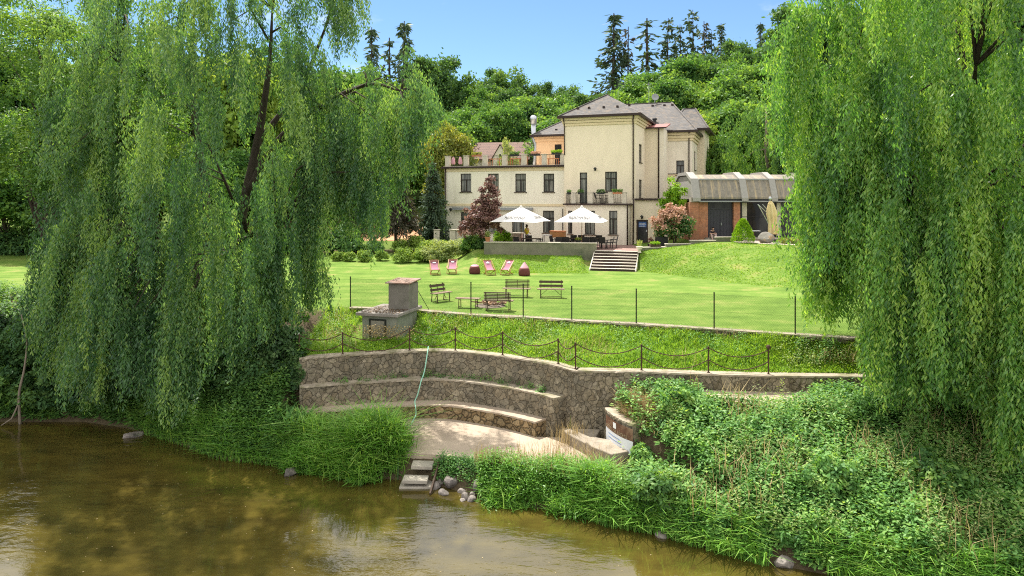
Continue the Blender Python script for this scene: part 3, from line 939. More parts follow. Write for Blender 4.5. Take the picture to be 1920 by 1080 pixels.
for i, (u, v_, r_, lab) in enumerate([
    (845, 907, (.26, .22, .22), 'biggest boulder by the river steps, dark face with pale edges'),
    (818, 910, (.20, .16, .15), 'angular pale rock next to the foot of the leaning board'),
    (832, 890, (.20, .16, .12), 'flat grey rock behind the biggest boulder by the river steps'),
    (873, 897, (.14, .13, .17), 'upright rock at the edge of the reeds, behind the biggest boulder'),
    (886, 895, (.13, .11, .13), 'pale pointed rock leaning against the waterside reeds'),
    (893, 920, (.16, .14, .20), 'tall brown rock standing at the front corner of the waterside reeds'),
    (884, 935, (.15, .13, .12), 'knobbly rock at the waterline below the waterside reeds'),
    (868, 936, (.12, .10, .06), 'smooth pale stone almost awash at the waterline'),
    (865, 920, (.16, .12, .10), 'light rubble stone between the biggest boulder and the tall brown rock'),
    (826, 876, (.13, .11, .10), 'small grey stone beside the upper river step'),
    (862, 873, (.18, .12, .10), 'flat broken stone under the edge of the patio'),
    (545, 884, (.22, .30, .16), 'pale broken concrete lump at the waterline beside the reed clump'),
    (248, 815, (.42, .25, .13), 'bleached driftwood coloured stone at the foot of the shaded bank'),
    (1240, 1000, (.22, .18, .12), 'dark stone half hidden below the grassy tuft at the waterline'),
    (1470, 1050, (.25, .2, .2), 'grey boulder hidden among roots at the water edge under the nettles'),
]):
    y = None
    d = 9.25 * FPX / (v_ + 6 - VH)
    X_, Y_ = (u - 960) * d / FPX, d
    zc = max(float(H(X_, Y_)), WATER) + r_[2] * 0.45
    d = (CZ - zc) * FPX / (v_ - VH)
    p = P(u, v_, d)
    zc = max(float(H(p.x, p.y)), WATER - .02) + r_[2] * 0.4
    o = MB().blob((0, 0, 0), r_, seed=40 + i, n=3).build('rock', M['rock'])
    o.location = (p.x, p.y, zc); o.rotation_euler = (0, 0, i * 1.1)
    tag(o, lab, 'rock', 'rocks along the water edge')

# garden hose hanging over the wall
hp = [P(803, 650, 27.9), P(802, 658, 27.42), P(797, 690, 27.1), P(793, 706, 26.98), P(790, 713, 26.55), P(783, 740, 26.45), P(778, 752, 26.4), P(779, 762, 25.9), P(780, 775, 25.85), P(777, 784, 25.7)]
hp += [Vector((-3.9, 25.45, -3.37)), Vector((-4.6, 25.5, -3.37)), Vector((-5.5, 25.3, -3.37))]
hq = catmull([tuple(p) for p in hp], 5)
hq[:5, 2] = np.maximum(hq[:5, 2], -0.95)
tag(MB().tube([tuple(p) for p in hq], 0.022, 6).build('garden_hose', M['hose'], smooth=True), 'mint green garden hose hanging down over the stone ledges', 'hose')

# ------------------------------------------------------------------ chain railing
rail = thing('chain_railing', 'rusty iron railing of thin posts and two swagged chains on top of the stone wall', 'railing')
cps = [(-8.3, 26.65, .85), (-6.7, 27.0, .86), (-4.15, 27.68, .92), (-2.3, 27.68, .92), (-.37, 26.85, .92), (1.72, 25.45, .93), (2.3, 24.68, .95), (4.65, 24.5, .92), (6.95, 24.15, .92), (9.0, 23.95, .88)]
tops = []
for i, (x, y, h) in enumerate(cps):
    mb = MB(); mb.lathe([(.028, -1.05), (.028, -1.0 + h - .05), (.034, -1.0 + h - .03), (.034, -1.0 + h), (.012, -1.0 + h + .015)], (x, y, 0), 8)
    mb.lathe([(.06, -1.0), (.06, -.985)], (x, y, 0), 8)
    if i == len(cps) - 1: mb.lathe([(.02, -1 + h), (.075, -1 + h + .02), (.085, -1 + h + .07), (.06, -1 + h + .13), (.01, -1 + h + .15)], (x, y, 0), 10)
    mb.build('post', M['iron'], rail, smooth=False)
for i in range(len(cps) - 1):
    (x0, y0, h0), (x1, y1, h1) = cps[i], cps[i + 1]
    L_ = math.hypot(x1 - x0, y1 - y0)
    for lvl, sg in ((.96, .14), (.50, .16)):
        n = max(12, int(L_ / .06)); pts = []; rad = []
        sag = sg * L_ if L_ > 1.2 else 0.26
        for k in range(n + 1):
            q = k / n
            z = -1.0 + (h0 * (1 - q) + h1 * q) * lvl - sag * 4 * q * (1 - q)
            pts.append((x0 + (x1 - x0) * q, y0 + (y1 - y0) * q, max(z, -.95))); rad.append(.024 if k % 2 else .015)
        MB().tube(pts, rad, 6).build('chain', M['iron'], rail)

# ------------------------------------------------------------------ lawn edge kerb and wire fence
kerb = thing('lawn_kerb', 'long low weathered stone edge along the lawn under the wire fence', 'kerb wall')
fk = resample(FEN[1:], 0.25)
ribbon('kerb_wall', offset(fk, 0.16), offset(fk, -0.10), -0.9, -0.03, M['rubble'], kerb, 0.03, 6, seed=31)
ribbon('kerb_cap', offset(fk, 0.22), offset(fk, -0.16), -0.03, 0.035, M['wall_cap'], kerb, 0.03, 2, seed=32)
wf = thing('wire_fence', 'green wire mesh fence on thin dark posts along the edge of the lawn', 'wire fence')
fps = [(657, 32.3), (781, 31.5), (883, 30.2), (981, 29.6), (1072, 28.85), (1193, 28.0), (1339, 26.9), (1491, 25.85), (1660, 24.85), (1800, 24.6)]
fxy = [((u - 960) * d / FPX, d) for u, d in fps]
for i, (x, y) in enumerate(fxy):
    mb = MB().lathe([(.026, -.05), (.026, 1.43), (.03, 1.43), (.03, 1.46)], (x, y, 0), 8)
    if i == 1:
        mb.tube([(x, y, 1.0), (x + .62, y - .12, -.02)], .016, 6)
        mb.tube([(x, y, 1.0), (x - 1.35, y + .12, -.02)], .014, 6)
    mb.build('post', M['dark_iron'], wf)
Vw = []
for i in range(len(fxy) - 1):
    a = np.array(fxy[i]); b2 = np.array(fxy[i + 1]); L_ = np.linalg.norm(b2 - a); d_ = (b2 - a) / L_
    z0, z1, hgt = 0.04, 1.36, 1.32
    step = 0.062
    for sgn in (1, -1):
        for s0 in np.arange(-hgt, L_ + hgt, step):
            s1 = s0 + sgn * hgt
            lo, hi = 0.0, 1.0
            if sgn > 0:
                lo = max(0, (0 - s0) / hgt); hi = min(1, (L_ - s0) / hgt)
            else:
                lo = max(0, (s0 - L_) / hgt); hi = min(1, s0 / hgt)
            if hi - lo < 0.02: continue
            p0 = np.array([*(a + d_ * (s0 + sgn * hgt * lo)), z0 + hgt * lo]); p1 = np.array([*(a + d_ * (s0 + sgn * hgt * hi)), z0 + hgt * hi])
            ax = np.array([d_[0], d_[1], sgn]) / 1.414
            pr = np.array([d_[0], d_[1], -sgn]) / 1.414 * 0.0016
            Vw += [p0 - pr, p1 - pr, p1 + pr, p0 + pr]
    for zz_ in (0.06, 0.7, 1.36):
        pr = np.array([0, 0, .0025]); p0 = np.array([*a, zz_]); p1 = np.array([*b2, zz_])
        Vw += [p0 - pr, p1 - pr, p1 + pr, p0 + pr]
np_mesh('wire_mesh', np.array(Vw), 4, M['dark_iron'], wf)

# ------------------------------------------------------------------ concrete pump house
kio = thing('pump_house', 'small weathered concrete pump house with flat slab roof and a box on top', 'pump house', (-5.72, 29.0, -0.85), R(-16))
mb = MB(); mb.box(-.78, .86, .12, 2.2, -.25, 1.0); mb.build('walls', M['concrete_pale'] if False else mat_plain('greenish_concrete', (0.225, 0.24, 0.195), 0.9, 0.2, 2.0, 0.35, 18, second=(0.15, 0.15, 0.10), s2=(0.52, 0.7), stretch=(1.5, 1.5, .6)), kio, bevel=.015)
mb = MB(); mb.box(-.98, 1.0, -.1, 2.45, 1.0, 1.13); mb.build('slab_roof', mat_plain('pinkish_grey_slab', (0.25, 0.225, 0.205), 0.9, 0.3, 3.0, 0.4, 20, second=(0.14, 0.12, 0.10)), kio, bevel=.02)
fr = MB(); fr.box(-.42, -.36, .06, .12, -.1, .86); fr.box(.30, .36, .06, .12, -.1, .86); fr.box(-.36, .30, .06, .12, .80, .86)
dr = fr.build('door', M['dark_iron'], kio)
MB().box(-.355, .295, .085, .118, -.1, .795).build('door_panel', mat_plain('grey_board', (0.24, 0.225, 0.185), 0.9, 0.3, 2, 0.3, 25, stretch=(8, 8, .6)), dr)
mb = MB(); mb.box(-.05, .93, 1.15, 2.15, 1.13, 2.24); mb.build('roof_box', mat_plain('dull_grey_render', (0.20, 0.185, 0.16), 0.9, 0.2, 2.0, 0.3, 20, second=(0.13, 0.125, 0.10)), kio, bevel=.01)
mb = MB(); mb.add([(-.14, 1.0, 2.26), (1.02, 1.0, 2.26), (1.02, 2.28, 2.34), (-.14, 2.28, 2.34), (-.14, 1.0, 2.31), (1.02, 1.0, 2.31), (1.02, 2.28, 2.39), (-.14, 2.28, 2.39)],
                  [(0, 3, 2, 1), (4, 5, 6, 7), (0, 1, 5, 4), (1, 2, 6, 5), (2, 3, 7, 6), (3, 0, 4, 7)])
mb.build('box_lid', mat_plain('rusty_sheet', (0.23, 0.14, 0.105), 0.8, 0.3, 4, 0.3, second=(0.30, 0.26, 0.23)), kio)
# old leaves and grit lying on the slab
n = 900
px = rng.uniform(-.9, .92, n); py = rng.uniform(-.02, 2.35, n)
k = ~((px > -.1) & (px < .95) & (py > 1.1) & (py < 2.2)) & (np.hypot((px - .1) / 1.0, (py - .9) / 1.3) < 1.05)
px, py = px[k], py[k]
Vl = leaf_quads(np.stack([px, py, np.full(len(px), 1.137)], 1), np.stack([rng.normal(size=len(px)), rng.normal(size=len(px)), rng.uniform(0, .35, len(px))], 1), np.tile([0, 0, 1.], (len(px), 1)), .08, .05)
M['litter'] = mat_leaf('dead_leaves', (0.07, 0.045, 0.03), (0.15, 0.095, 0.06), (0.26, 0.19, 0.12), 0.1, 0.8, 0.1)
lt = np_mesh('leaf_litter', Vl, 4, M['litter'], tint=rng.random(len(px)))
lt.matrix_world = Matrix.Translation((-5.72, 29.0, -0.85)) @ Matrix.Rotation(R(-16), 4, 'Z')
tag(lt, 'brown dead leaves scattered on the concrete roof slab', 'leaf litter', kind='stuff')
# ------------------------------------------------------------------ hotel
GZ0 = 1.25
HX, HY, HR = 10.42, 57.5, R(-20)
cs, sn = math.cos(R(20)), math.sin(R(20))
hotel = thing('hotel', 'large beige hotel with square tower, grey hip roofs and a low wing with roof terrace', 'hotel', (HX, HY, GZ0), HR)


def s_of(u, r_):
    k = (u - 960) / FPX
    return (k * (HY + r_ * cs) - HX - r_ * sn) / (cs + k * sn)


def z_of(v_, s_, r_):
    Y = HY - s_ * sn + r_ * cs
    return CZ + (VH - v_) * Y / FPX - GZ0


FRONT = lambda y0: (lambda a, bb, c_: (a, y0 + bb, c_))           # a along the wall, bb into the wall
RIGHT = lambda x0: (lambda a, bb, c_: (x0 - bb, a, c_))


def mbox(mb, mp, a0, a1, b0, b1, z0, z1):
    vs = [mp(a0, b0, z0), mp(a1, b0, z0), mp(a1, b1, z0), mp(a0, b1, z0), mp(a0, b0, z1), mp(a1, b0, z1), mp(a1, b1, z1), mp(a0, b1, z1)]
    return mb.add(vs, [(0, 3, 2, 1), (4, 5, 6, 7), (0, 1, 5, 4), (1, 2, 6, 5), (2, 3, 7, 6), (3, 0, 4, 7)])


def open_wall(mb, mp, a0, a1, z0, z1, holes, depth=0.16):
    """wall face with real openings and reveals"""
    xs_ = sorted({a0, a1} | {h[0] for h in holes} | {h[1] for h in holes})
    zs_ = sorted({z0, z1} | {h[2] for h in holes} | {h[3] for h in holes})
    for i in range(len(xs_) - 1):
        for j in range(len(zs_) - 1):
            cx, cz = (xs_[i] + xs_[i + 1]) / 2, (zs_[j] + zs_[j + 1]) / 2
            if any(h[0] < cx < h[1] and h[2] < cz < h[3] for h in holes): continue
            mb.add([mp(xs_[i], 0, zs_[j]), mp(xs_[i + 1], 0, zs_[j]), mp(xs_[i + 1], 0, zs_[j + 1]), mp(xs_[i], 0, zs_[j + 1])], [(0, 1, 2, 3)])
    for (x0, x1, y0, y1) in holes:
        q = [(x0, y0), (x1, y0), (x1, y1), (x0, y1)]
        for i in range(4):
            (xa, za), (xb, zb) = q[i], q[(i + 1) % 4]
            mb.add([mp(xa, 0, za), mp(xb, 0, zb), mp(xb, depth, zb), mp(xa, depth, za)], [(0, 1, 2, 3)])


def window(mp, x0, x1, z0, z1, depth=0.10, style='t', sill=True, name='window', pane='glass', fw=0.07):
    mb = MB()
    for (a, b_, c_, d_) in ((x0, x0 + fw, z0, z1), (x1 - fw, x1, z0, z1), (x0 + fw, x1 - fw, z0, z0 + fw), (x0 + fw, x1 - fw, z1 - fw, z1)):
        mbox(mb, mp, a, b_, depth, depth + .08, c_, d_)
    zt = z0 + (z1 - z0) * 0.66
    if style in ('t', 'door'):
        if style == 'door': zt = z0 + (z1 - z0) * .80
        mbox(mb, mp, x0 + fw, x1 - fw, depth - .01, depth + .07, zt - .04, zt + .04)
    if style == 't':
        xm = (x0 + x1) / 2
        mbox(mb, mp, xm - .04, xm + .04, depth, depth + .07, z0 + fw, zt - .04)
    o = mb.build(name, M['window_wood'], hotel)
    pm = MB(); mbox(pm, mp, x0 + fw * .5, x1 - fw * .5, depth + .04, depth + .06, z0 + fw * .5, z1 - fw * .5)
    pm.build('pane', M[pane], o)
    if sill:
        sm = MB(); mbox(sm, mp, x0 - .1, x1 + .1, -.09, depth, z0 - .06, z0 - .005)
        sm.build('sill', M['brown_trim'], o)
    return o


TS0 = -6.23
EAVE = 10.85
# tower
tw_holes = []
s0, s1 = s_of(1087, 0), s_of(1101, 0)
zb = 3.42
tw_holes.append((s0, s1, zb, z_of(323.5, s0, 0)))
s2, s3 = s_of(1134.5, 0), s_of(1157, 0)
tw_holes.append((s2, s3, z_of(359, s2, 0), z_of(322, s2, 0)))
mb = MB()
open_wall(mb, FRONT(0), TS0, 0, 0, EAVE, tw_holes)
rt_holes = [(1.6, 3.0, z_of(328, 0, 2), z_of(326 - 34, 0, 2)), (1.6, 3.0, z_of(358, 0, 2) + .0, z_of(330, 0, 2) - .25)]
rt_holes = [(1.7, 3.2, 7.0, 8.6), (1.7, 3.2, 3.9, 5.5)]
open_wall(mb, RIGHT(0), 0, 8.2, 0, EAVE, rt_holes)
mb.add([(TS0, 0, 0), (TS0, 9, 0), (TS0, 9, EAVE), (TS0, 0, EAVE)], [(0, 1, 2, 3)])
mb.build('tower_wall', M['plaster'], hotel)
window(FRONT(0), *tw_holes[0], style='door', sill=False, name='balcony_door')
window(FRONT(0), *tw_holes[1])
for h in rt_holes: window(RIGHT(0), *h)
# cornice under the tower eave: three stepped bands
mb = MB()
for i, (zt, pr) in enumerate(((EAVE - .02, .26), (EAVE - .26, .17), (EAVE - .48, .09))):
    mb.box(TS0 - pr, pr, -pr, 8.0, zt - .2, zt)
mb.build('cornice', M['band'], hotel)


def hip_roof(name, x0, x1, y0, y1, z0, ridge, mat, th=0.14):
    """ridge = ((x,y,z),(x,y,z)); eave slab with thickness"""
    (ax, ay, az), (bx, by, bz) = ridge
    vs = [(x0, y0, z0), (x1, y0, z0), (x1, y1, z0), (x0, y1, z0), (ax, ay, az), (bx, by, bz)]
    up = [(p[0], p[1], p[2] + th) for p in vs]
    mb_ = MB().add(up, [(0, 1, 5, 4), (1, 2, 5), (2, 3, 4, 5), (3, 0, 4)])
    o = mb_.build(name, mat, hotel)
    g = MB()
    g.box(x0 - .1, x1 + .1, y0 - .12, y0 + .02, z0 - .03, z0 + th + .02); g.box(x0 - .1, x1 + .1, y1 - .02, y1 + .12, z0 - .03, z0 + th + .02)
    g.box(x0 - .12, x0 + .02, y0 + .025, y1 - .025, z0 - .03, z0 + th + .02); g.box(x1 - .02, x1 + .12, y0 + .025, y1 - .025, z0 - .03, z0 + th + .02)
    g.box(x0 + .03, x1 - .03, y0 + .03, y1 - .03, z0 - .03, z0 + .02)
    g.build('gutter', M['brown_trim'], o)
    # ridge caps
    r_ = MB()
    for p, q in ((up[4], up[5]), (up[0], up[4]), (up[1], up[5]), (up[2], up[5]), (up[3], up[4])):
        r_.bar(Vector(p) + Vector((0, 0, .03)), Vector(q) + Vector((0, 0, .03)), .16, .06)
    r_.build('ridge_caps', M['shingle'], o)
    return o


tr_ = hip_roof('tower_roof', TS0 - .42, .42, -.42, 8.4, EAVE, ((-3.11, 3.1, 13.05), (-3.11, 6.0, 13.05)), M['shingle'])
# small snow hooks on the roof
for xx, yy in [(-5.2, .75), (-4.2, .75), (-2.9, .75), (-1.7, .75), (-.7, .9)]:
    zz_ = EAVE + .14 + (13.05 - EAVE) * (yy + .42) / 3.52
    MB().box(xx - .09, xx + .09, yy - .09, yy + .09, zz_ - .05, zz_ + .14).build('roof_vent', M['brown_trim'], tr_)

# main body behind
ME = 10.05
C0, C1 = -11.4, 3.88
mb = MB()
ch = [(s_of(1268, 8.06), s_of(1283, 8.06), z_of(328, 2.6, 8.06), z_of(301, 2.6, 8.06))]
open_wall(mb, FRONT(8.06), 0.0, C1, 0, ME, ch)
open_wall(mb, RIGHT(C1), 8.06, 21, 0, ME, [(10.2, 11.8, 6.6, 8.4), (14, 15.6, 6.6, 8.4), (10.2, 11.8, 3.2, 5.0)])
mb.add([(C1, 21, 0), (C0, 21, 0), (C0, 21, ME), (C1, 21, ME)], [(0, 1, 2, 3)])
mb.build('main_wall', M['plaster_pale'], hotel)
window(FRONT(8.06), *ch[0])
for h in [(10.2, 11.8, 6.6, 8.4), (14, 15.6, 6.6, 8.4), (10.2, 11.8, 3.2, 5.0)]: window(RIGHT(C1), *h)
mb = MB()
oh = [(s_of(1040, 8.06), s_of(1053, 8.06), 6.78, z_of(270, -8, 8.06))]
open_wall(mb, FRONT(8.06), C0, TS0, 0, ME, oh)
mb.add([(C0, 8.06, 0), (C0, 21, 0), (C0, 21, ME), (C0, 8.06, ME)], [(0, 1, 2, 3)])
mb.build('orange_wall', M['plaster_orange'], hotel)
window(FRONT(8.06), *oh[0], style='door', sill=False, name='terrace_door', pane='glass_dark')
mb = MB()
for zt, pr in ((ME - .02, .30), (ME - .3, .2), (ME - .55, .1)):
    mb.box(1.66, C1 + pr, 8.06 - pr, 8.05, zt - .24, zt); mb.box(C1 + .002, C1 + pr, 8.055, 21, zt - .24, zt)
mb.box(1.66, C1 + .08, 7.98, 8.05, 5.9, 6.12); mb.box(C1 + .002, C1 + .08, 8.055, 21, 5.9, 6.12)
mb.box(1.66, C1 + .05, 8.01, 8.05, 4.0, 4.7); mb.box(C1 + .002, C1 + .05, 8.055, 21, 4.0, 4.7)
mb.build('cornice', M['band'], hotel)
mb = MB(); mb.box(C0 - .2, TS0, 7.86, 8.05, ME - .22, ME - .02); mb.box(C0 - .1, TS0, 7.96, 8.05, ME - .5, ME - .24)
mb.build('cornice', M['plaster_orange'], hotel)
mb = MB(); mb.box(1.64, C1 + .1, 7.95, 8.05, 6.13, 6.19); mb.build('string_course', M['brown_trim'], hotel)
mr = hip_roof('main_roof', C0 - .45, C1 + .45, 7.6, 21.4, ME, ((-6.6, 14.5, 13.65), (1.2, 14.5, 13.65)), M['shingle'])
mb = MB(); mb.lathe([(.16, 0), (.16, .5), (.24, .5), (.24, .62), (.05, .7)], (0.2, 9.6, 11.0), 10); mb.build('roof_vent', M['black'], mr)
for xx in (-.6, .6, 1.4): MB().box(xx - .12, xx + .12, 13.6, 13.85, 13.2, 13.5).build('roof_vent', M['brown_trim'], mr)
for xx in (-9.5, -8.2, -7.2): MB().box(xx - .1, xx + .1, 8.6, 8.85, 10.6, 10.86).build('roof_vent', M['brown_trim'], mr)
sd = MB(); sd.lathe([(.02, 0), (.25, .08), (.38, .22), (.36, .22), (.0, .1)], (0, 0, 0), 14)
so = sd.build('satellite_dish', M['grey_metal'], mr); so.location = (-.5, 14.5, 14.35); so.rotation_euler = (R(75), 0, R(20))
mb = MB(); mb.tube([(-.5, 14.55, 13.6), (-.5, 14.55, 14.4)], .025, 6); mb.tube([(-1.1, 14.5, 13.6), (-1.1, 14.5, 16.0)], .02, 6); mb.tube([(-1.4, 14.5, 15.8), (-.8, 14.5, 15.8)], .012, 6); mb.tube([(-1.3, 14.5, 15.4), (-.9, 14.5, 15.4)], .012, 6)
mb.build('antenna', M['steel'], mr)
# rear gable to the right
rr_ = hip_roof('rear_roof', 1.0, C1 + 1.1, 13.2, 20.5, ME + .7, ((2.2, 16.8, 13.2), (3.4, 16.8, 13.2)), M['shingle'])
mb = MB(); mb.box(1.4, C1 + .7, 13.7, 20, ME - 10, ME + .67); mb.build('rear_bay_wall', M['plaster'], hotel)

# block between tower and main body with red lean-to roof
BE = z_of(241, 1, 5)
mb = MB()
mb.box(.002, 1.64, 5.0, 8.055, 0, BE); mb.build('stair_block', M['plaster'], hotel)
mb = MB(); mb.box(1.30, 1.66, 4.985, 8.05, 0, BE - .01); mb.build('corner_strip', M['plaster_pale'], hotel)
mb = MB(); mb.add([(-.05, 4.75, BE), (1.9, 4.75, BE), (1.9, 8.0, BE + .62), (-.05, 8.0, BE + .62), (-.05, 4.75, BE + .1), (1.9, 4.75, BE + .1), (1.9, 8.0, BE + .72), (-.05, 8.0, BE + .72)],
                  [(0, 3, 2, 1), (4, 5, 6, 7), (0, 1, 5, 4), (1, 2, 6, 5), (2, 3, 7, 6), (3, 0, 4, 7)])
mb.build('lean_to_roof', M['red_metal'], hotel)
mb = MB(); mb.box(-.05, 1.95, 4.6, 4.74, BE - .03, BE + .09); mb.build('gutter', M['brown_trim'], hotel)

# entry block
EH = 3.70
d0, d1 = s_of(1193, -.3), s_of(1215, -.3)
eh = [(d0, d1, 0.02, z_of(412, d0, -.3))]
mb = MB(); open_wall(mb, FRONT(-.3), -.35, 2.75, 0, EH, eh, .22)
mb.add([(2.75, -.3, 0), (2.75, 7.9, 0), (2.75, 7.9, EH), (2.75, -.3, EH)], [(0, 1, 2, 3)])
mb.build('entrance_wall', M['plaster'], hotel)
mb = MB(); mb.box(-.02, 2.95, -.5, 7.9, EH, EH + .16); mb.build('flat_roof', M['brown_trim'], hotel)
mb = MB(); h = eh[0]
for a in ((h[0], h[0] + .09, h[2], h[3]), (h[1] - .09, h[1], h[2], h[3]), (h[0] + .09, h[1] - .09, h[3] - .09, h[3]), (h[0] + .09, h[1] - .09, h[2], h[2] + .22), (h[0] + .09, h[1] - .09, h[2] + 1.45, h[2] + 1.52)):
    mbox(mb, FRONT(-.3), a[0], a[1], .14, .2, a[2], a[3])
dd = mb.build('entrance_door', M['door_wood'], hotel)
mb = MB(); mbox(mb, FRONT(-.3), h[0] + .08, h[1] - .08, .165, .185, h[2] + .2, h[3] - .08); mb.build('pane', M['glass_dark'], dd)
mb = MB(); mbox(mb, FRONT(-.3), h[1] - .16, h[1] - .11, .09, .13, h[2] + 1.08, h[2] + 1.2); mbox(mb, FRONT(-.3), h[1] - .2, h[1] - .1, .12, .14, h[2] + 1.05, h[2] + 1.1); mb.build('handle', M['steel'], dd)
mb = MB(); mbox(mb, FRONT(-.3), h[0] + .18, h[1] - .16, .13, .16, h[3] - .62, h[3] - .17); sg = mb.build('door_sign', M['blue_sign'], hotel)
mb = MB()
for zz_, wd in ((h[3] - .30, .5), (h[3] - .42, .52), (h[3] - .54, .5)): mbox(mb, FRONT(-.3), (h[0] + h[1]) / 2 - wd / 2, (h[0] + h[1]) / 2 + wd / 2, .12, .13, zz_ - .016, zz_ + .016)
mb.build('sign_print', M['sign_white'], sg)

# ground floor bay with balcony
BS0, BS1, BR = s_of(1061.5, -1.5), s_of(1178, -1.5), -1.5
BH = 3.30
bh = []
for u0, u1, v0, v1 in ((1065, 1073, 395, 438), (1096.5, 1115.5, 395, 439.5), (1142, 1157.5, 395, 439.5)):
    a = s_of(u0, BR); c_ = s_of(u1, BR)
    bh.append((a, c_, z_of(v1, a, BR), z_of(v0, a, BR)))
mb = MB(); open_wall(mb, FRONT(BR), BS0, BS1, 0, BH, bh)
for xx in (BS0, BS1): mb.add([(xx, BR, 0), (xx, -.0, 0), (xx, -.0, BH), (xx, BR, BH)], [(0, 1, 2, 3)])
mb.build('bay_wall', M['plaster_pale'], hotel)
for h in bh: window(FRONT(BR), *h, pane='glass')
bal = MB().box(BS0 - .22, BS1 + .2, BR - .25, -.005, BH, BH + .13).build('balcony_slab', M['brown_trim'], hotel)
for u0, u1 in ((1071.5, 1079.5), (1102, 1111.5), (1141, 1150.5), (1166.5, 1174.5)):
    a, c_ = s_of(u0, BR), s_of(u1, BR)
    mb = MB(); mb.box(a, c_, BR - .06, BR + .26, BH + .13, BH + 1.04); mb.box(a - .04, c_ + .04, BR - .1, BR + .3, BH + 1.04, BH + 1.1)
    mb.build('balcony_pillar', M['concrete_pale'], hotel, bevel=.01)


def railing(x0, x1, y, z0, z1, name='balcony_railing', step=.12):
    mb_ = MB()
    mb_.box(x0, x1, y - .02, y + .02, z1 - .04, z1); mb_.box(x0, x1, y - .015, y + .015, z0 + .06, z0 + .09)
    for k in range(1, max(2, int((x1 - x0) / step))):
        xx = x0 + (x1 - x0) * k / max(2, int((x1 - x0) / step))
        mb_.box(xx - .009, xx + .009, y - .009, y + .009, z0 + .091, z1 - .041)
    return mb_.build(name, M['dark_iron'], hotel)


for u0, u1 in ((1079.8, 1101.6), (1112, 1140.6), (1151, 1166.2)):
    railing(s_of(u0, BR), s_of(u1, BR), BR + .1, BH + .13, BH + 1.05)
mb = MB()
for k in range(10):
    y = BR + .1 + 1.35 * k / 9
    mb.box(BS0 - .05, BS0 - .03, y - .01, y + .01, BH + .13, BH + 1.0)
mb.box(BS0 - .06, BS0 - .02, BR + .1, -.05, BH + 1.0, BH + 1.04)
mb.build('balcony_railing', M['dark_iron'], hotel)

# wing with roof terrace
WR, WS0, WS1 = .4, s_of(834, .4), TS0 - .002
WH = z_of(313, -7, .4)
holes = []
for u in (873.5, 925, 976, 1029):
    a, c_ = s_of(u - 10, WR), s_of(u + 10, WR); mid = (a + c_) / 2
    holes.append((a, c_, z_of(360, mid, WR), z_of(325.5, mid, WR)))
gh = []
for u0, u1, v0, v1 in ((1018, 1039, 395, 436.5), (960, 983, 398, 456), (864, 884, 398, 436), (915, 935, 398, 436)):
    a, c_ = s_of(u0, WR), s_of(u1, WR)
    gh.append((a, c_, max(z_of(v1, (a + c_) / 2, WR), .05), z_of(v0, (a + c_) / 2, WR)))
mb = MB(); open_wall(mb, FRONT(WR), WS0, WS1, -1.2, WH, holes + gh)
mb.add([(WS0, WR, -1.2), (WS0, 10, -1.2), (WS0, 10, WH), (WS0, WR, WH)], [(0, 1, 2, 3)])
mb.add([(WS0, 10, -1.2), (WS1, 10, -1.2), (WS1, 10, WH), (WS0, 10, WH)], [(0, 1, 2, 3)])
mb.build('wing_wall', M['plaster_white'], hotel)
for h in holes: window(FRONT(WR), *h)
for i, h in enumerate(gh): window(FRONT(WR), *h, style='door' if i == 1 else 't', sill=i != 1)
mb = MB(); mb.box(WS0 - .01, WS1, WR - .05, WR - .002, 3.15, 3.36); mb.box(WS0 - .01, WS1, WR - .05, WR - .002, WH - .3, WH); mb.build('string_course', M['band'], hotel)
mb = MB(); mb.box(WS0 - .25, WS1, WR - .28, 10.2, WH, WH + .16); mb.build('roof_terrace', M['brown_trim'], hotel)
mb = MB(); mb.box(WS0 - .1, WS1, WR - .1, 8.0, WH + .165, WH + .20); mb.build('terrace_floor', M['concrete_pale'], hotel)
zt0 = WH + .2
pil = [839, 873.5, 909, 945.5, 982, 1020, 1055]
pss = [s_of(u, WR) for u in pil]
for a in pss:
    mb = MB(); mb.box(a - .21, a + .21, WR - .08, WR + .3, zt0, zt0 + .92); mb.box(a - .25, a + .25, WR - .12, WR + .34, zt0 + .92, zt0 + .98)
    mb.build('terrace_pillar', M['concrete_pale'], hotel, bevel=.01)
for a, c_ in zip(pss[:-1], pss[1:]): railing(a + .22, c_ - .22, WR + .1, zt0, zt0 + .93, 'terrace_railing')
# awning case over the ground floor windows
mb = MB(); mb.box(s_of(850, WR), s_of(1000, WR), WR - .35, WR - .06, 2.78, 3.02); mb.build('awning', M['grey_metal'], hotel)
# downpipes
def downpipe(pts, r_=.055):
    MB().tube(pts, r_, 8).build('downpipe', M['brown_trim'], hotel, smooth=True)


downpipe([(-.12, -.38, EAVE - .05), (-.2, -.2, EAVE - .4), (-.2, -.09, EAVE - .9), (-.2, -.09, EH + .2), (.0, -.2, EH), (-.05, -.5, EH - .3), (-.3, -1.42, EH - .6), (-.28, -1.58, EH - .8), (-.28, -1.58, .05)][0:4] + [(-.22, -.09, 3.9), (-.1, -.42, 3.6), (-.15, -.42, .05)])
downpipe([(TS0 + .02, -.38, EAVE - .05), (TS0 + .03, -.1, EAVE - .5), (TS0 + .03, -.08, WH + 1)], .045)
downpipe([(1.25, 4.65, BE), (1.22, 4.92, BE - .3), (1.22, 4.92, EH + .2)])
downpipe([(C1 - .25, 7.7, ME - .02), (C1 - .28, 7.95, ME - .4), (C1 - .28, 7.92, 3.9)])
downpipe([(WS0 + .12, WR - .09, WH), (WS0 + .12, WR - .09, -.5)])
downpipe([(BS1 - .06, BR - .14, BH), (BS1 - .06, BR - .09, BH - .3), (BS1 - .06, BR - .09, .02)])
downpipe([(TS0 - .25, WR - .07, 2.95), (TS0 - .25, WR - .07, .05)], .03)
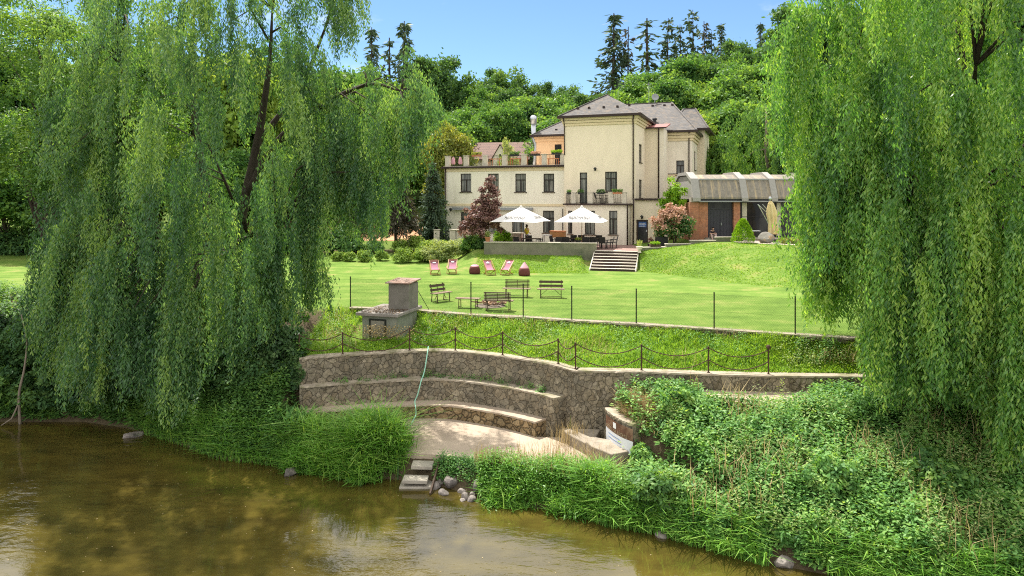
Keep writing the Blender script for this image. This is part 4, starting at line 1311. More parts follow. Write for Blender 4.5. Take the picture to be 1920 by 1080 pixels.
# wall lamps
def lamp(mp, a, z):
    mb_ = MB(); mbox(mb_, mp, a - .06, a + .06, -.03, -.002, z - .12, z + .12)
    c_ = mp(a, -.2, z + .02)
    mb_.lathe([(.03, .14), (.14, .02), (.15, -.02), (.02, -.03)], c_, 10); mb_.lathe([(.06, -.03), (.07, -.14), (.03, -.18)], c_, 8)
    mb_.bar(mp(a, -.01, z + .1), mp(a, -.2, z + .16), .03)
    mb_.build('wall_lamp', M['dark_iron'], hotel)


lamp(FRONT(0), s_of(1116.5, 0), z_of(317, -3, 0))
lamp(FRONT(-.3), (d0 + d1) / 2, z_of(407, 1, -.3))
lamp(FRONT(WR), s_of(846, WR), z_of(393, -16, WR))
# ventilation pipe beside the left part of the main body
fx = s_of(1004, 8.3)
flue = MB().tube([(fx - .35, 8.6, 6.0), (fx - .1, 8.6, z_of(297, -12, 8.6)), (fx - .02, 8.6, z_of(272, -12, 8.6)), (fx - .28, 8.5, z_of(258, -12, 8.6)), (fx - .28, 8.5, z_of(232, -12, 8.5))], .24, 12)
flue.lathe([(.24, 0), (.33, .05), (.33, .35), (.36, .38), (.36, .62), (.3, .8), (.1, .92)], (fx - .28, 8.5, z_of(233, -12, 8.5)), 12)
flue.build('ventilation_pipe', M['steel'], hotel, smooth=True)

HM = Matrix.Translation((HX, HY, GZ0)) @ Matrix.Rotation(HR, 4, 'Z')


def HW(s_, r_, z_):
    return HM @ Vector((s_, r_, z_))


# ------------------------------------------------------------------ pavilion
PX, PY, PZ = 13.8, 53.0, 2.0
pav = thing('brick_pavilion', 'low brick pavilion with large dark windows and a steep weathered board roof with grey ribs', 'pavilion', (PX, PY, PZ))
ux = lambda u: (u - 960) * PY / FPX - PX
pz = lambda v_, d=PY: CZ + (VH - v_) * d / FPX - PZ
W_ = 13.5
mb = MB()
mb.box(ux(1293), ux(1309), -.12, .55, -.6, 2.82); mb.build('brick_pier', M['brick'], pav)
mb = MB(); mb.box(ux(1309) + .002, ux(1328), .08, .5, -.6, 2.82); mb.box(ux(1376), ux(1388), 0.02, .45, -.1, 2.82); mb.build('brick_wall', M['brick'], pav)
mb = MB(); mb.box(ux(1293) + .02, ux(1293) + .3, .56, 5.8, -.6, 2.82); mb.box(ux(1293) + .02, W_, 5.8, 6.1, -.6, 3.3); mb.box(W_ - .3, W_, 0, 5.79, -.6, 2.82); mb.build('side_wall', M['brick'], pav)
mb = MB()
x0, x1 = ux(1328) + .004, ux(1376) - .004; xm = (x0 + x1) / 2
mb.box(x0, xm - .012, .28, .34, 0, 2.25); mb.box(xm + .012, x1, .28, .34, 0, 2.25); mb.box(x0, x1, .26, .36, 2.26, 2.36)
for k in range(8):
    xx = x0 + (x1 - x0) * (k + .5) / 8; mb.box(xx - .1, xx + .1, .265, .279, .06, 2.18)
pdoor = mb.build('double_door', M['blue_door'], pav)
MB().box(x0, x1, .30, .33, 2.362, 2.82).build('transom_pane', M['glass_dark'], pdoor)
MB().box(xm + .05, xm + .09, .2, .26, 1.0, 1.22).build('handle', M['steel'], pdoor)
# glazed front
mb = MB()
g0, g1 = ux(1388) + .004, W_ - .3
edges = [g0, ux(1393), ux(1403), ux(1425), ux(1456), ux(1467), ux(1500), ux(1503), g1]
for xx in (g0, ux(1391), ux(1456), ux(1501), g1 - .12): mb.box(xx, xx + .1, .22, .34, 0.1, 2.82)
mb.box(g0 + .101, g1, .24, .33, .1, .2); mb.box(g0 + .101, g1, .24, .33, 1.66, 1.70)
gf = mb.build('window_wall', M['black'], pav)
MB().box(g0 + .05, g1, .27, .29, .15, 2.8).build('pane', M['glass_dark'], gf)
for a, c_ in ((1393.5, 1402.5), (1457.5, 1466)):
    n = 14; vs = []
    for i in range(n + 1):
        xx = ux(a) + (ux(c_) - ux(a)) * i / n; yy = .245 + .012 * (i % 2)
        vs += [(xx, yy, .2), (xx, yy, 2.78), (xx, yy + .004, 2.78), (xx, yy + .004, .2)]
    fs = []
    for i in range(n):
        for j in range(4): fs.append((i * 4 + j, i * 4 + (j + 1) % 4, i * 4 + 4 + (j + 1) % 4, i * 4 + 4 + j))
    MB().add(vs, fs).build('curtain', M['curtain'], pav)
MB().box(ux(1341), W_, -.55, .215, -.5, .02).build('plinth', M['concrete'], pav)
MB().box(ux(1341), W_, -.6, .2, .024, .07).build('plinth_cap', M['coping'], pav)
# fascia and gutter
MB().box(ux(1308), W_ + .3, -.22, .12, 2.82, 3.16).build('fascia', M['blue_door'], pav)
MB().box(ux(1308), W_ + .3, -.34, -.225, 2.84, 2.93).build('gutter', M['grey_metal'], pav)
MB().box(ux(1295), ux(1308), -.2, .5, 2.83, 3.2).build('pier_cap', M['concrete'], pav)
# mansard: steep lower slope then shallow top
prof = [(-.3, 3.2), (.45, pz(336.5, 53.4)), (1.9, pz(327.5, 54.9)), (4.2, pz(327.5, 54.9) + .02), (5.4, pz(336, 53.4)), (6.3, 3.2)]


def roof_strip(x0, x1, prof, th, name, mat, par):
    n = len(prof)
    vs = [(x0, y, z) for y, z in prof] + [(x1, y, z) for y, z in prof] + [(x0, y, z - th) for y, z in prof] + [(x1, y, z - th) for y, z in prof]
    fs = [(i, i + 1, n + i + 1, n + i) for i in range(n - 1)] + [(2 * n + i, 3 * n + i, 3 * n + i + 1, 2 * n + i + 1) for i in range(n - 1)]
    fs += [(i, 2 * n + i, 2 * n + i + 1, i + 1) for i in range(n - 1)] + [(n + i, n + i + 1, 3 * n + i + 1, 3 * n + i) for i in range(n - 1)]
    fs += [(0, n, 3 * n, 2 * n), (n - 1, 3 * n - 1, 4 * n - 1, 2 * n - 1)]
    return MB().add(vs, fs).build(name, mat, par)


proof = roof_strip(ux(1305), W_ + .2, prof, .12, 'roof', M['shake'], pav)
mb = MB(); zt = pz(336.5, 53.4)
mb.box(ux(1313), W_ + .2, .30, .36, zt - .05, zt + .06); mb.build('roof_edge', M['grey_metal'], proof)
rp_ = [(-.42, 3.16), (.30, zt + .07), (1.80, pz(327.5, 54.9) + .2), (4.3, pz(327.5, 54.9) + .2), (5.55, zt + .07), (6.42, 3.16)]
for u0, u1 in ((1297, 1311), (1388, 1400), (1444, 1455), (1516, 1530), (1590, 1604)):
    roof_strip(ux(u0), ux(u1), rp_, .26, 'roof_rib', M['rib'], proof)

# closed gable under the first rib
gpts = [(y, z - .14) for y, z in prof]
xg = ux(1300)
n = len(gpts); vs = [(xg, y, z) for y, z in gpts] + [(xg + .18, y, z) for y, z in gpts]
MB().add(vs, [tuple(range(n)), tuple(range(2 * n - 1, n - 1, -1))] + [(i, (i + 1) % n, n + (i + 1) % n, n + i) for i in range(n)]).build('gable_wall', M['rib'], pav)

# gravel bed before the pavilion
gp = [(1372, 462), (1405, 466), (1450, 473), (1500, 478), (1560, 482), (1600, 470), (1560, 458), (1400, 455)]
gxg = np.linspace(15.6, 25, 48); gyg = np.linspace(48.2, 52.4, 22)
A, B_ = np.meshgrid(gxg, gyg)
B_ = np.maximum(B_, np.interp(A, [15.6, 17, 18.5, 20, 22, 25], [51.6, 50.2, 49.2, 48.7, 48.4, 48.4]))
Zg = H(A, B_) + .03
Vg = np.stack([A, B_, Zg], -1).reshape(-1, 3)
ii = np.arange(48 * 22).reshape(22, 48)
tag(np_mesh('gravel_bed', Vg, 4, M['gravel'], F=np.stack([ii[:-1, :-1], ii[:-1, 1:], ii[1:, 1:], ii[1:, :-1]], -1).reshape(-1, 4)), kind='structure')

# ------------------------------------------------------------------ terrace, its wall and steps
TA, TB = Vector((-2.1, 52.0)), Vector((6.3, 50.82))
td = (TB - TA).normalized(); tn = Vector((-td.y, td.x))
terr = [TA + tn * .2, TB + tn * .2, Vector((9.25, 49.95)), Vector((10.6, 50.55)), Vector((12.6, 50.75)), HW(3.2, 0, 0).xy, HW(0, 0, 0).xy, HW(-6, .2, 0).xy, HW(-14.5, .3, 0).xy]
tag(MB().prism([(p.x, p.y) for p in terr], 0.9, 1.26).build('terrace_paving', M['tile_paving']), kind='structure')
tw = thing('terrace_wall', 'long stained grey render wall with pale coping holding the restaurant terrace', 'terrace wall')
mb = MB(); c0 = (TA + TB) / 2
mb.obox((c0.x, c0.y, 0.95), (td.x * (TB - TA).length / 2, td.y * (TB - TA).length / 2, 0), (tn.x * .17, tn.y * .17, 0), (0, 0, .82)); mb.build('wall', M['terrace_wall'], tw)
mb = MB(); mb.obox((c0.x, c0.y, 1.80), (td.x * ((TB - TA).length / 2 + .03), td.y * ((TB - TA).length / 2 + .03), 0), (tn.x * .22, tn.y * .22, 0), (0, 0, .028)); mb.build('coping', M['coping'], tw)
mb = MB(); c1 = TB + tn * .75
mb.obox((c1.x - td.x * .18, c1.y - td.y * .18, 1.0), (tn.x * .56, tn.y * .56, 0), (td.x * .16, td.y * .16, 0), (0, 0, .78)); mb.build('return_wall', M['terrace_wall'], tw)

st = thing('garden_steps', 'wide garden steps with pale edges leading from the lawn up to the terrace', 'steps', (5.62, 48.45, 0), R(-15))
for k in range(7):
    y = k * .345; z = k * 1.26 / 7
    z1 = (k + 1) * 1.26 / 7
    o = MB().box(0, 3.05, y, 2.6, -.2 if k == 0 else z, z1 - .026).build('step', M['dark_wood'] if False else MATS.setdefault('riser', mat_plain('dark_stone_riser', (0.055, 0.038, 0.033), 0.9, 0.25, 3, 0.3)), st)
    MB().box(-.02, 3.07, y - .03, 2.6 if k == 6 else y + .36, z1 - .025, z1).build('tread', M['coping'], o)
for xx in (-.14, 3.07):
    mb = MB(); mb.add([(xx, -.05, -.1), (xx + .07, -.05, -.1), (xx + .07, 2.6, -.1), (xx, 2.6, -.1), (xx, -.05, .10), (xx + .07, -.05, .10), (xx + .07, 2.6, 1.30), (xx, 2.6, 1.30)],
                      [(0, 3, 2, 1), (4, 5, 6, 7), (0, 1, 5, 4), (1, 2, 6, 5), (2, 3, 7, 6), (3, 0, 4, 7)])
    mb.build('edging', M['coping'], st)

gw = thing('stepped_garden_wall', 'low stepped garden wall with pale coping between the steps and the brick pavilion', 'garden wall')
segs = [((9.32, 50.02), (11.35, 50.55), 1.50), ((11.36, 50.56), (13.25, 50.85), 1.72), ((13.26, 50.86), (15.15, 50.95), 1.96), ((15.16, 51.0), (17.3, 51.3), 2.2)]
for (xa, ya), (xb, yb), zt in segs:
    MB().bar((xa, ya, .8 + (zt - .8) / 2), (xb, yb, .8 + (zt - .8) / 2), .26, zt - .8).build('wall', M['terrace_wall'], gw)
    MB().bar((xa - .03, ya, zt + .03), (xb + .03, yb, zt + .03), .34, .05).build('coping', M['coping'], gw)

# low balustrade at the far corner of the wing
lb = thing('low_balustrade', 'short low balustrade of pale pillars at the far corner of the hotel wing', 'balustrade')
for u in (819, 849, 862):
    p = P(u, 430, 60.5)
    MB().box(p.x - .25, p.x + .25, p.y - .2, p.y + .2, .3, p.z - .06).box(p.x - .31, p.x + .31, p.y - .26, p.y + .26, p.z - .058, p.z).build('pillar', M['concrete_pale'], lb, bevel=.01)
p, q = P(822, 434, 60.5), P(860, 434, 60.5)
mb = MB().bar(p, q, .05)
for k in range(16):
    x_ = p.x + (q.x - p.x) * (k + .5) / 16; mb.box(x_ - .015, x_ + .015, 60.48, 60.52, .4, p.z - .03)
mb.build('rail', M['dark_iron'], lb)
# ------------------------------------------------------------------ terrace umbrellas
def umbrella(x, y, rz, label, skew):
    r0 = thing('umbrella', label, 'umbrella', (x, y, 1.26), rz, 'white terrace umbrellas')
    hw, zr, za = 1.86, 2.06, 3.22
    MB().lathe([(.42, 0), (.42, .07), (.06, .08), (.05, .3), (.03, .31)], (0, 0, 0), 14).build('base', M['black'], r0)
    MB().lathe([(.028, .3), (.028, za - .06)], (0, 0, 0), 10).build('pole', M['light_wood'], r0)
    # canopy: four sagging panels with a small valance, double sided thickness
    n = 10
    vs = []; fs = []
    for side in range(4):
        a = math.pi / 2 * side
        for j in range(n + 1):
            q = j / n
            for i in range(n + 1):
                p = (2 * i / n - 1) * q
                sag = -.05 * math.sin(math.pi * q) * math.cos(p / max(q, .01) * 1.5) if q > 0 else 0
                edge = .05 * (1 - abs(2 * i / n - 1)) * (1 if j == n else 0) * skew
                z = za + (zr - za) * q + sag + edge
                lx, ly = p * hw, -q * hw
                vs.append((lx * math.cos(a) - ly * math.sin(a), lx * math.sin(a) + ly * math.cos(a), z))
        b0 = side * (n + 1) ** 2
        for j in range(n):
            for i in range(n):
                k = b0 + j * (n + 1) + i
                fs.append((k, k + 1, k + n + 2, k + n + 1))
    o = MB().add(vs, fs).build('canopy', M['white'], r0)
    sm = o.modifiers.new('solid', 'SOLIDIFY'); sm.thickness = .012; sm.offset = -1
    MB().lathe([(.12, za - .05), (.10, za + .03), (.02, za + .09)], (0, 0, 0), 12).build('vent_cap', M['white'], r0)
    rb = MB()
    for k in range(8):
        a = math.pi / 4 * k; L_ = hw * (1.38 if k % 2 else .98)
        rb.bar((0, 0, za - .14), (math.cos(a) * L_, math.sin(a) * L_, zr - .05), .025)
    rb.build('ribs', M['light_wood'], r0)
    sl_ = math.atan2(za - zr, hw)
    for side in range(4):
        rot = Matrix.Rotation(math.pi / 2 * side, 4, 'Z')
        q = 0.78
        mtx = rot @ Matrix.Translation((0, -q * hw - .045, za + (zr - za) * q + .045)) @ Matrix.Rotation(sl_, 4, 'X')
        text_mesh('BERNARD', .36, M['print'], 'lettering', o, mtx, .002)
        # crest above the lettering: two arcs and a small shield
        mb_ = MB()
        for t0, t1, rr_ in ((.3, 1.3, .17), (1.84, 2.84, .17)):
            pts = [(rr_ * 1.35 * math.cos(t0 + (t1 - t0) * k / 6), rr_ * math.sin(t0 + (t1 - t0) * k / 6), 0) for k in range(7)]
            mb_.tube(pts, .012, 5)
        mb_.add([(-.06, .02, 0), (.06, .02, 0), (.06, -.06, 0), (0, -.12, 0), (-.06, -.06, 0)], [(0, 1, 2, 3, 4)])
        cr_ = mb_.build('crest', M['print_grey'], o)
        q2 = .55
        cr_.matrix_local = rot @ Matrix.Translation((0, -q2 * hw - .04, za + (zr - za) * q2 + .05)) @ Matrix.Rotation(sl_, 4, 'X')
    return r0


p = P(977, 440, 53.1); umbrella(p.x, p.y, R(-20), 'white square umbrella beside the purple tree, person in yellow under it', 1.0)
p = P(1091, 440, 53.1); umbrella(p.x, p.y, R(-14), 'white square umbrella in front of the balcony, dark chairs below it', 0.2)


# ------------------------------------------------------------------ terrace chairs and tables
def chair_proto():
    r0 = thing('terrace_chair', 'x', 'chair', (0, 0, 0), 0, 'dark terrace chairs')
    for sx in (-.25, .25):
        for sy in (-.24, .24):
            MB().bar((sx, sy, 0), (sx * .94, sy * .94, .42), .035).build('leg', M['black'], r0)
    MB().box(-.27, .27, -.26, .25, .42, .47).build('seat', M['wicker'], r0, bevel=.012)
    mb_ = MB(); mb_.add([(-.27, .23, .472), (.27, .23, .472), (.27, .27, .472), (-.27, .27, .472), (-.26, .33, .92), (.26, .33, .92), (.26, .37, .92), (-.26, .37, .92)],
                        [(0, 3, 2, 1), (4, 5, 6, 7), (0, 1, 5, 4), (1, 2, 6, 5), (2, 3, 7, 6), (3, 0, 4, 7)])
    mb_.build('backrest', M['wicker'], r0, bevel=.01)
    for sx in (-.28, .28):
        m2_ = MB(); m2_.bar((sx, -.22, .64), (sx, .27, .66), .05, .03); m2_.bar((sx, -.2, .42), (sx, -.2, .63), .03)
        m2_.build('armrest', M['black'], r0)
    return r0


spots = [
    (972, 52.6, 160, 'dark armchair nearest the round bush on the terrace'),
    (992, 53.9, 20, 'dark armchair behind the table under the umbrella by the purple tree'),
    (1010, 52.9, -75, 'dark armchair turned sideways between the two umbrellas'),
    (1040, 53.0, 75, 'dark armchair turned sideways in front of the wooden crate'),
    (1050, 52.5, 178, 'dark armchair close to the wall at the left end of the long tables'),
    (1063, 52.5, 172, 'dark armchair second along the wall by the long tables'),
    (1075, 54.3, 5, 'dark armchair on the house side, left of the umbrella pole'),
    (1088, 54.4, -4, 'dark armchair on the house side behind the umbrella pole'),
    (1099, 52.4, 185, 'dark armchair close to the wall just right of the flower bowl'),
    (1113, 52.4, 178, 'dark armchair near the right end of the terrace wall'),
    (1121, 54.2, -8, 'dark armchair with the tallest back showing on the house side'),
    (1131, 52.3, 170, 'dark armchair standing past the corner of the terrace wall'),
    (1143, 52.6, -80, 'dark armchair by the steps, facing the tables'),
    (1150, 53.2, -78, 'dark armchair by the steps, behind another one, facing the tables'),
]
c0 = chair_proto()
for i, (u, d, a, lab) in enumerate(spots):
    o = c0 if i == 0 else copy_tree(c0)
    o.location = ((u - 960) * d / FPX, d, 1.26); o.rotation_euler = (0, 0, R(a - 15)); o['label'] = lab


def table_proto(lx, ly):
    r0 = thing('terrace_table', 'x', 'table', (0, 0, 0), 0, 'dark terrace tables')
    MB().box(-lx, lx, -ly, ly, .71, .75).build('table_top', M['dark_wood'], r0, bevel=.01)
    for sx in (-1, 1):
        for sy in (-1, 1):
            MB().box(sx * (lx - .08) - .03, sx * (lx - .08) + .03, sy * (ly - .08) - .03, sy * (ly - .08) + .03, 0, .708).build('leg', M['black'], r0)
    return r0


t0 = table_proto(.75, .4)
for i, (u, d, lab) in enumerate([(996, 53.2, 'dark table under the umbrella nearest the purple tree'), (1058, 53.4, 'dark table to the left of the pole of the umbrella by the balcony'),
                                 (1082, 53.4, 'dark table right at the pole of the umbrella by the balcony'), (1112, 53.3, 'dark table at the right end of the terrace')]):
    o = t0 if i == 0 else copy_tree(t0)
    o.location = ((u - 960) * d / FPX, d + (.0 if i else 0), 1.26); o.rotation_euler = (0, 0, R(-12)); o['label'] = lab
# side table and wooden crate by the wing wall
st_ = thing('side_table', 'small grey metal table against the wing wall beside the crate', 'table', (P(1027, 450, 56.4).x, 56.4, 1.26), R(-20))
MB().box(-.38, .38, -.25, .25, .80, .84).build('table_top', M['grey_metal'], st_)
for sx in (-.34, .34):
    for sy in (-.21, .21): MB().box(sx - .02, sx + .02, sy - .02, sy + .02, 0, .798).build('leg', M['grey_metal'], st_)
cr = thing('wooden_cabinet', 'orange wooden bar cabinet standing between the wing window and the bay', 'cabinet', (P(1046, 450, 56.6).x, 56.6, 1.26), R(-20))
MB().box(-.62, .62, -.3, .3, .62, 1.12).build('body', M['light_wood'], cr, bevel=.01)
MB().box(-.66, .66, -.34, .34, 1.122, 1.16).build('top', M['orange_wood'], cr)
for sx in (-.55, .55):
    for sy in (-.25, .25): MB().box(sx - .03, sx + .03, sy - .03, sy + .03, 0, .618).build('leg', M['dark_wood'], cr)
# masonry grill / white pillar beside the bush
gr = thing('serving_counter', 'short pinkish plaster counter with pale top next to the round bush', 'counter', (P(971, 440, 55.0).x, 55.0, 1.26), R(-18))
MB().box(-.42, .36, -.28, .28, 0, 1.02).build('body', M['beige_cloth'] if False else mat_plain('pinkish_plaster', (0.55, 0.44, 0.40), 0.9, 0.1, 3, 0.2), gr)
MB().box(-.48, .42, -.34, .34, 1.022, 1.08).build('top', M['coping'], gr)
# small bowls on tables
for u, d, lab in ((1084, 52.45, 'low dark bowl of yellow flowers on the wall coping before the tables'), ):
    pl = thing('flower_bowl', lab, 'flower bowl', (P(u, 450, 51.4).x, 51.38, 1.83))
    MB().lathe([(.16, 0), (.24, .14), (.26, .15), (.2, .13)], (0, 0, 0), 14).build('bowl', M['black'], pl)
    n = 160; q = rdir(n) * rng.random((n, 1)) ** .33 * [.26, .22, .14] + [0, 0, .22]
    np_mesh('flowers', leaf_quads(q, rdir(n) + [0, 0, .4], rdir(n), .1, .06), 4, M['leaf_yellow'], pl, tint=rng.random(n))


# ------------------------------------------------------------------ people
def skin_mesh(name, pts, edges, rad, mat, parent, root=0, sub=2):
    me = bpy.data.meshes.new(name)
    me.from_pydata([tuple(p) for p in pts], edges, [])
    me.materials.append(mat)
    o = bpy.data.objects.new(name, me); COL.objects.link(o); o.parent = parent
    m_ = o.modifiers.new('skin', 'SKIN'); m_.use_smooth_shade = True
    for i, r_ in enumerate(rad):
        r_ = r_ if hasattr(r_, '__len__') else (r_, r_)
        me.skin_vertices[0].data[i].radius = r_
        me.skin_vertices[0].data[i].use_root = (i == root)
    s = o.modifiers.new('sub', 'SUBSURF'); s.levels = sub; s.render_levels = sub
    return o


def person(label, loc, rz, J, shirt, trousers, sleeve, leg_cover, hair_len):
    """J: joint name -> local point; body is one skinned surface, clothes are shells round it"""
    r0 = thing('person', label, 'person', loc, rz)
    names = list(J); ix = {n_: i for i, n_ in enumerate(names)}
    pts = [Vector(J[n_]) for n_ in names]
    rd = dict(pelvis=(.135, .10), waist=(.115, .085), chest=(.145, .10), neck=.052, chin=(.062, .07), head=(.078, .095), crown=(.062, .078),
              shl=.062, shr=.062, ell=.042, elr=.042, wrl=.028, wrr=.028, hal=(.036, .018), har=(.036, .018),
              hil=.088, hir=.088, knl=.056, knr=.056, anl=.038, anr=.038, hel=.036, her=.036, tol=.03, tor=.03, nose=.012)
    E = [('pelvis', 'waist'), ('waist', 'chest'), ('chest', 'neck'), ('neck', 'chin'), ('chin', 'head'), ('head', 'crown'), ('head', 'nose'),
         ('chest', 'shl'), ('shl', 'ell'), ('ell', 'wrl'), ('wrl', 'hal'), ('chest', 'shr'), ('shr', 'elr'), ('elr', 'wrr'), ('wrr', 'har'),
         ('pelvis', 'hil'), ('hil', 'knl'), ('knl', 'anl'), ('anl', 'tol'), ('pelvis', 'hir'), ('hir', 'knr'), ('knr', 'anr'), ('anr', 'tor')]
    edges = [(ix[a], ix[b_]) for a, b_ in E]
    rads = [rd[n_] for n_ in names]
    for s_ in ('l', 'r'):            # five fingers on each hand
        h = Vector(J['ha' + s_]); wv = (h - Vector(J['wr' + s_])).normalized()
        side = wv.cross(Vector((0, 1, .2))).normalized(); cu = Vector((0, -.35, -.35))
        for k, ln in enumerate((.045, .072, .08, .074, .058)):
            if k == 0:
                b0 = h - wv * .03 + side * .03; d1 = (wv * .6 + side * .8).normalized()
            else:
                b0 = h + side * (.03 - .02 * (k - 1)); d1 = wv
            i0 = len(pts); pts += [b0 + d1 * ln * .5, b0 + (d1 + cu * .5).normalized() * ln]
            rads += [.0095, .0075]
            edges += [(ix['ha' + s_], i0), (i0, i0 + 1)]
    skin_mesh('body', pts, edges, rads, M['skin'], r0, ix['pelvis'])
    # shirt
    sp = [Vector(J[n_]) for n_ in ('pelvis', 'waist', 'chest', 'neck')]
    sp[3] = sp[2].lerp(sp[3], .62); sp[0] = sp[1].lerp(sp[0], .75)
    el, er = Vector(J['shl']).lerp(Vector(J['ell']), sleeve), Vector(J['shr']).lerp(Vector(J['elr']), sleeve)
    skin_mesh('shirt', sp + [Vector(J['shl']), el, Vector(J['shr']), er], [(0, 1), (1, 2), (2, 3), (2, 4), (4, 5), (2, 6), (6, 7)],
              [(.155, .12), (.138, .105), (.165, .12), .075, .078, .062, .078, .062], shirt, r0, 1)
    kl, kr = Vector(J['knl']), Vector(J['knr'])
    tp = [Vector(J['waist']).lerp(Vector(J['pelvis']), .55), Vector(J['pelvis']), Vector(J['hil']), kl, Vector(J['hir']), kr]
    te = [(0, 1), (1, 2), (2, 3), (1, 4), (4, 5)]; tr = [(.13, .1), (.15, .115), .105, .073, .105, .073]
    if leg_cover > 1:
        tp += [kl.lerp(Vector(J['anl']), leg_cover - 1), kr.lerp(Vector(J['anr']), leg_cover - 1)]; te += [(3, 6), (5, 7)]; tr += [.06, .06]
    else:
        tp[3] = Vector(J['hil']).lerp(kl, leg_cover); tp[5] = Vector(J['hir']).lerp(kr, leg_cover); tr[3] = tr[5] = .088
    skin_mesh('trousers', tp, te, tr, trousers, r0, 1)
    for s_ in ('l', 'r'):
        a, b_ = Vector(J['an' + s_]), Vector(J['to' + s_])
        skin_mesh('shoe', [a + Vector((0, 0, -.02)), a.lerp(b_, .55) + Vector((0, 0, -.01)), b_ + (b_ - a) * .1], [(0, 1), (1, 2)], [.05, .046, .036], M['black'], r0, 0)
    hd = Vector(J['head']); cw = Vector(J['crown']); nv = (Vector(J['nose']) - hd).normalized()
    hp_ = [hd - nv * .035 + (cw - hd) * .4, cw - nv * .01 + Vector((0, 0, .02)), hd - nv * .05 - Vector((0, 0, .05))]
    hr_ = [(.088, .09), (.066, .07), (.075, .06)]
    if hair_len: hp_.append(hd - nv * .075 - Vector((0, 0, hair_len))); hr_.append((.08, .04))
    skin_mesh('hair', hp_, [(0, 1), (0, 2)] + ([(2, 3)] if hair_len else []), hr_, M['hair'], r0, 0)
    eyes = MB(); sv = nv.cross(Vector((0, 0, 1))).normalized()
    for k in (-1, 1):
        c_ = hd + nv * .088 + sv * k * .032 + Vector((0, 0, .012)); eyes.lathe([(.001, -.008), (.010, 0), (.001, .008)], c_, 8)
    eyes.build('eyes', M['black'], r0)
    mo = MB(); c_ = hd + nv * .082 - Vector((0, 0, .062)); mo.bar(c_ - sv * .022, c_ + sv * .022, .012, .010); mo.build('mouth', M['maroon'], r0)
    ea = MB()
    for k in (-1, 1): ea.blob(hd + sv * k * .085 - nv * .005, (.014, .02, .03), 3, 0, 1)
    ea.build('ears', M['skin'], r0)
    return r0


J1 = dict(pelvis=(0, 0, .95), waist=(0, .01, 1.12), chest=(0, .0, 1.33), neck=(0, .01, 1.49), chin=(.0, -.01, 1.57), head=(0, -.015, 1.64), crown=(0, .0, 1.71), nose=(0, -.13, 1.62),
          shl=(.18, .0, 1.42), ell=(.25, .02, 1.16), wrl=(.17, -.2, 1.04), hal=(.12, -.27, 1.05), shr=(-.18, 0, 1.42), elr=(-.25, .03, 1.16), wrr=(-.24, -.1, .95), har=(-.23, -.16, .89),
          hil=(.09, 0, .88), knl=(.1, -.03, .49), anl=(.1, .02, .09), hel=(.1, .06, .04), tol=(.11, -.14, .035), hir=(-.09, 0, .88), knr=(-.1, -.02, .49), anr=(-.11, .05, .09), her=(-.1, .08, .04), tor=(-.13, -.11, .035))
for k in ('hel', 'her'): J1.pop(k)
pp = P(988, 440, 54.4)
person('person in a yellow shirt and light jeans with long dark hair standing under the umbrella', (pp.x, 54.4, 1.265), R(50), J1, M['yellow'], M['denim'], .8, 1.95, .22)
J2 = dict(pelvis=(0, .12, .14), waist=(0, .08, .30), chest=(0, -.06, .50), neck=(0, -.15, .63), chin=(0, -.2, .68), head=(0, -.225, .74), crown=(0, -.22, .81), nose=(0, -.335, .70),
          shl=(.17, -.09, .55), ell=(.24, -.28, .37), wrl=(.12, -.42, .42), hal=(.05, -.46, .42), shr=(-.17, -.09, .55), elr=(-.24, -.28, .37), wrr=(-.12, -.42, .40), har=(-.06, -.47, .39),
          hil=(.1, .08, .13), knl=(.17, -.36, .34), anl=(.14, -.50, -.05), tol=(.17, -.66, -.11), hir=(-.1, .08, .13), knr=(-.17, -.36, .34), anr=(-.14, -.52, -.05), tor=(-.17, -.68, -.11))
pq = P(1335, 450, 52.45)
MB().box(pq.x - .45, pq.x + .33, 52.2, 53.2, 1.6, 2.06)
sb = MB().box(pq.x - .42, pq.x + .3, 52.15, 53.05, 1.7, 2.07).build('doorstep', M['concrete'], bevel=.02)
tag(sb, 'low concrete doorstep at the brick pavilion on which a person sits', 'doorstep')
person('person in a dark top and pale pink trousers sitting hunched at the brick pavilion', (pq.x, 52.45, 2.05), R(3), J2, M['dark_cloth'], M['beige_cloth'], .9, 1.85, 0)


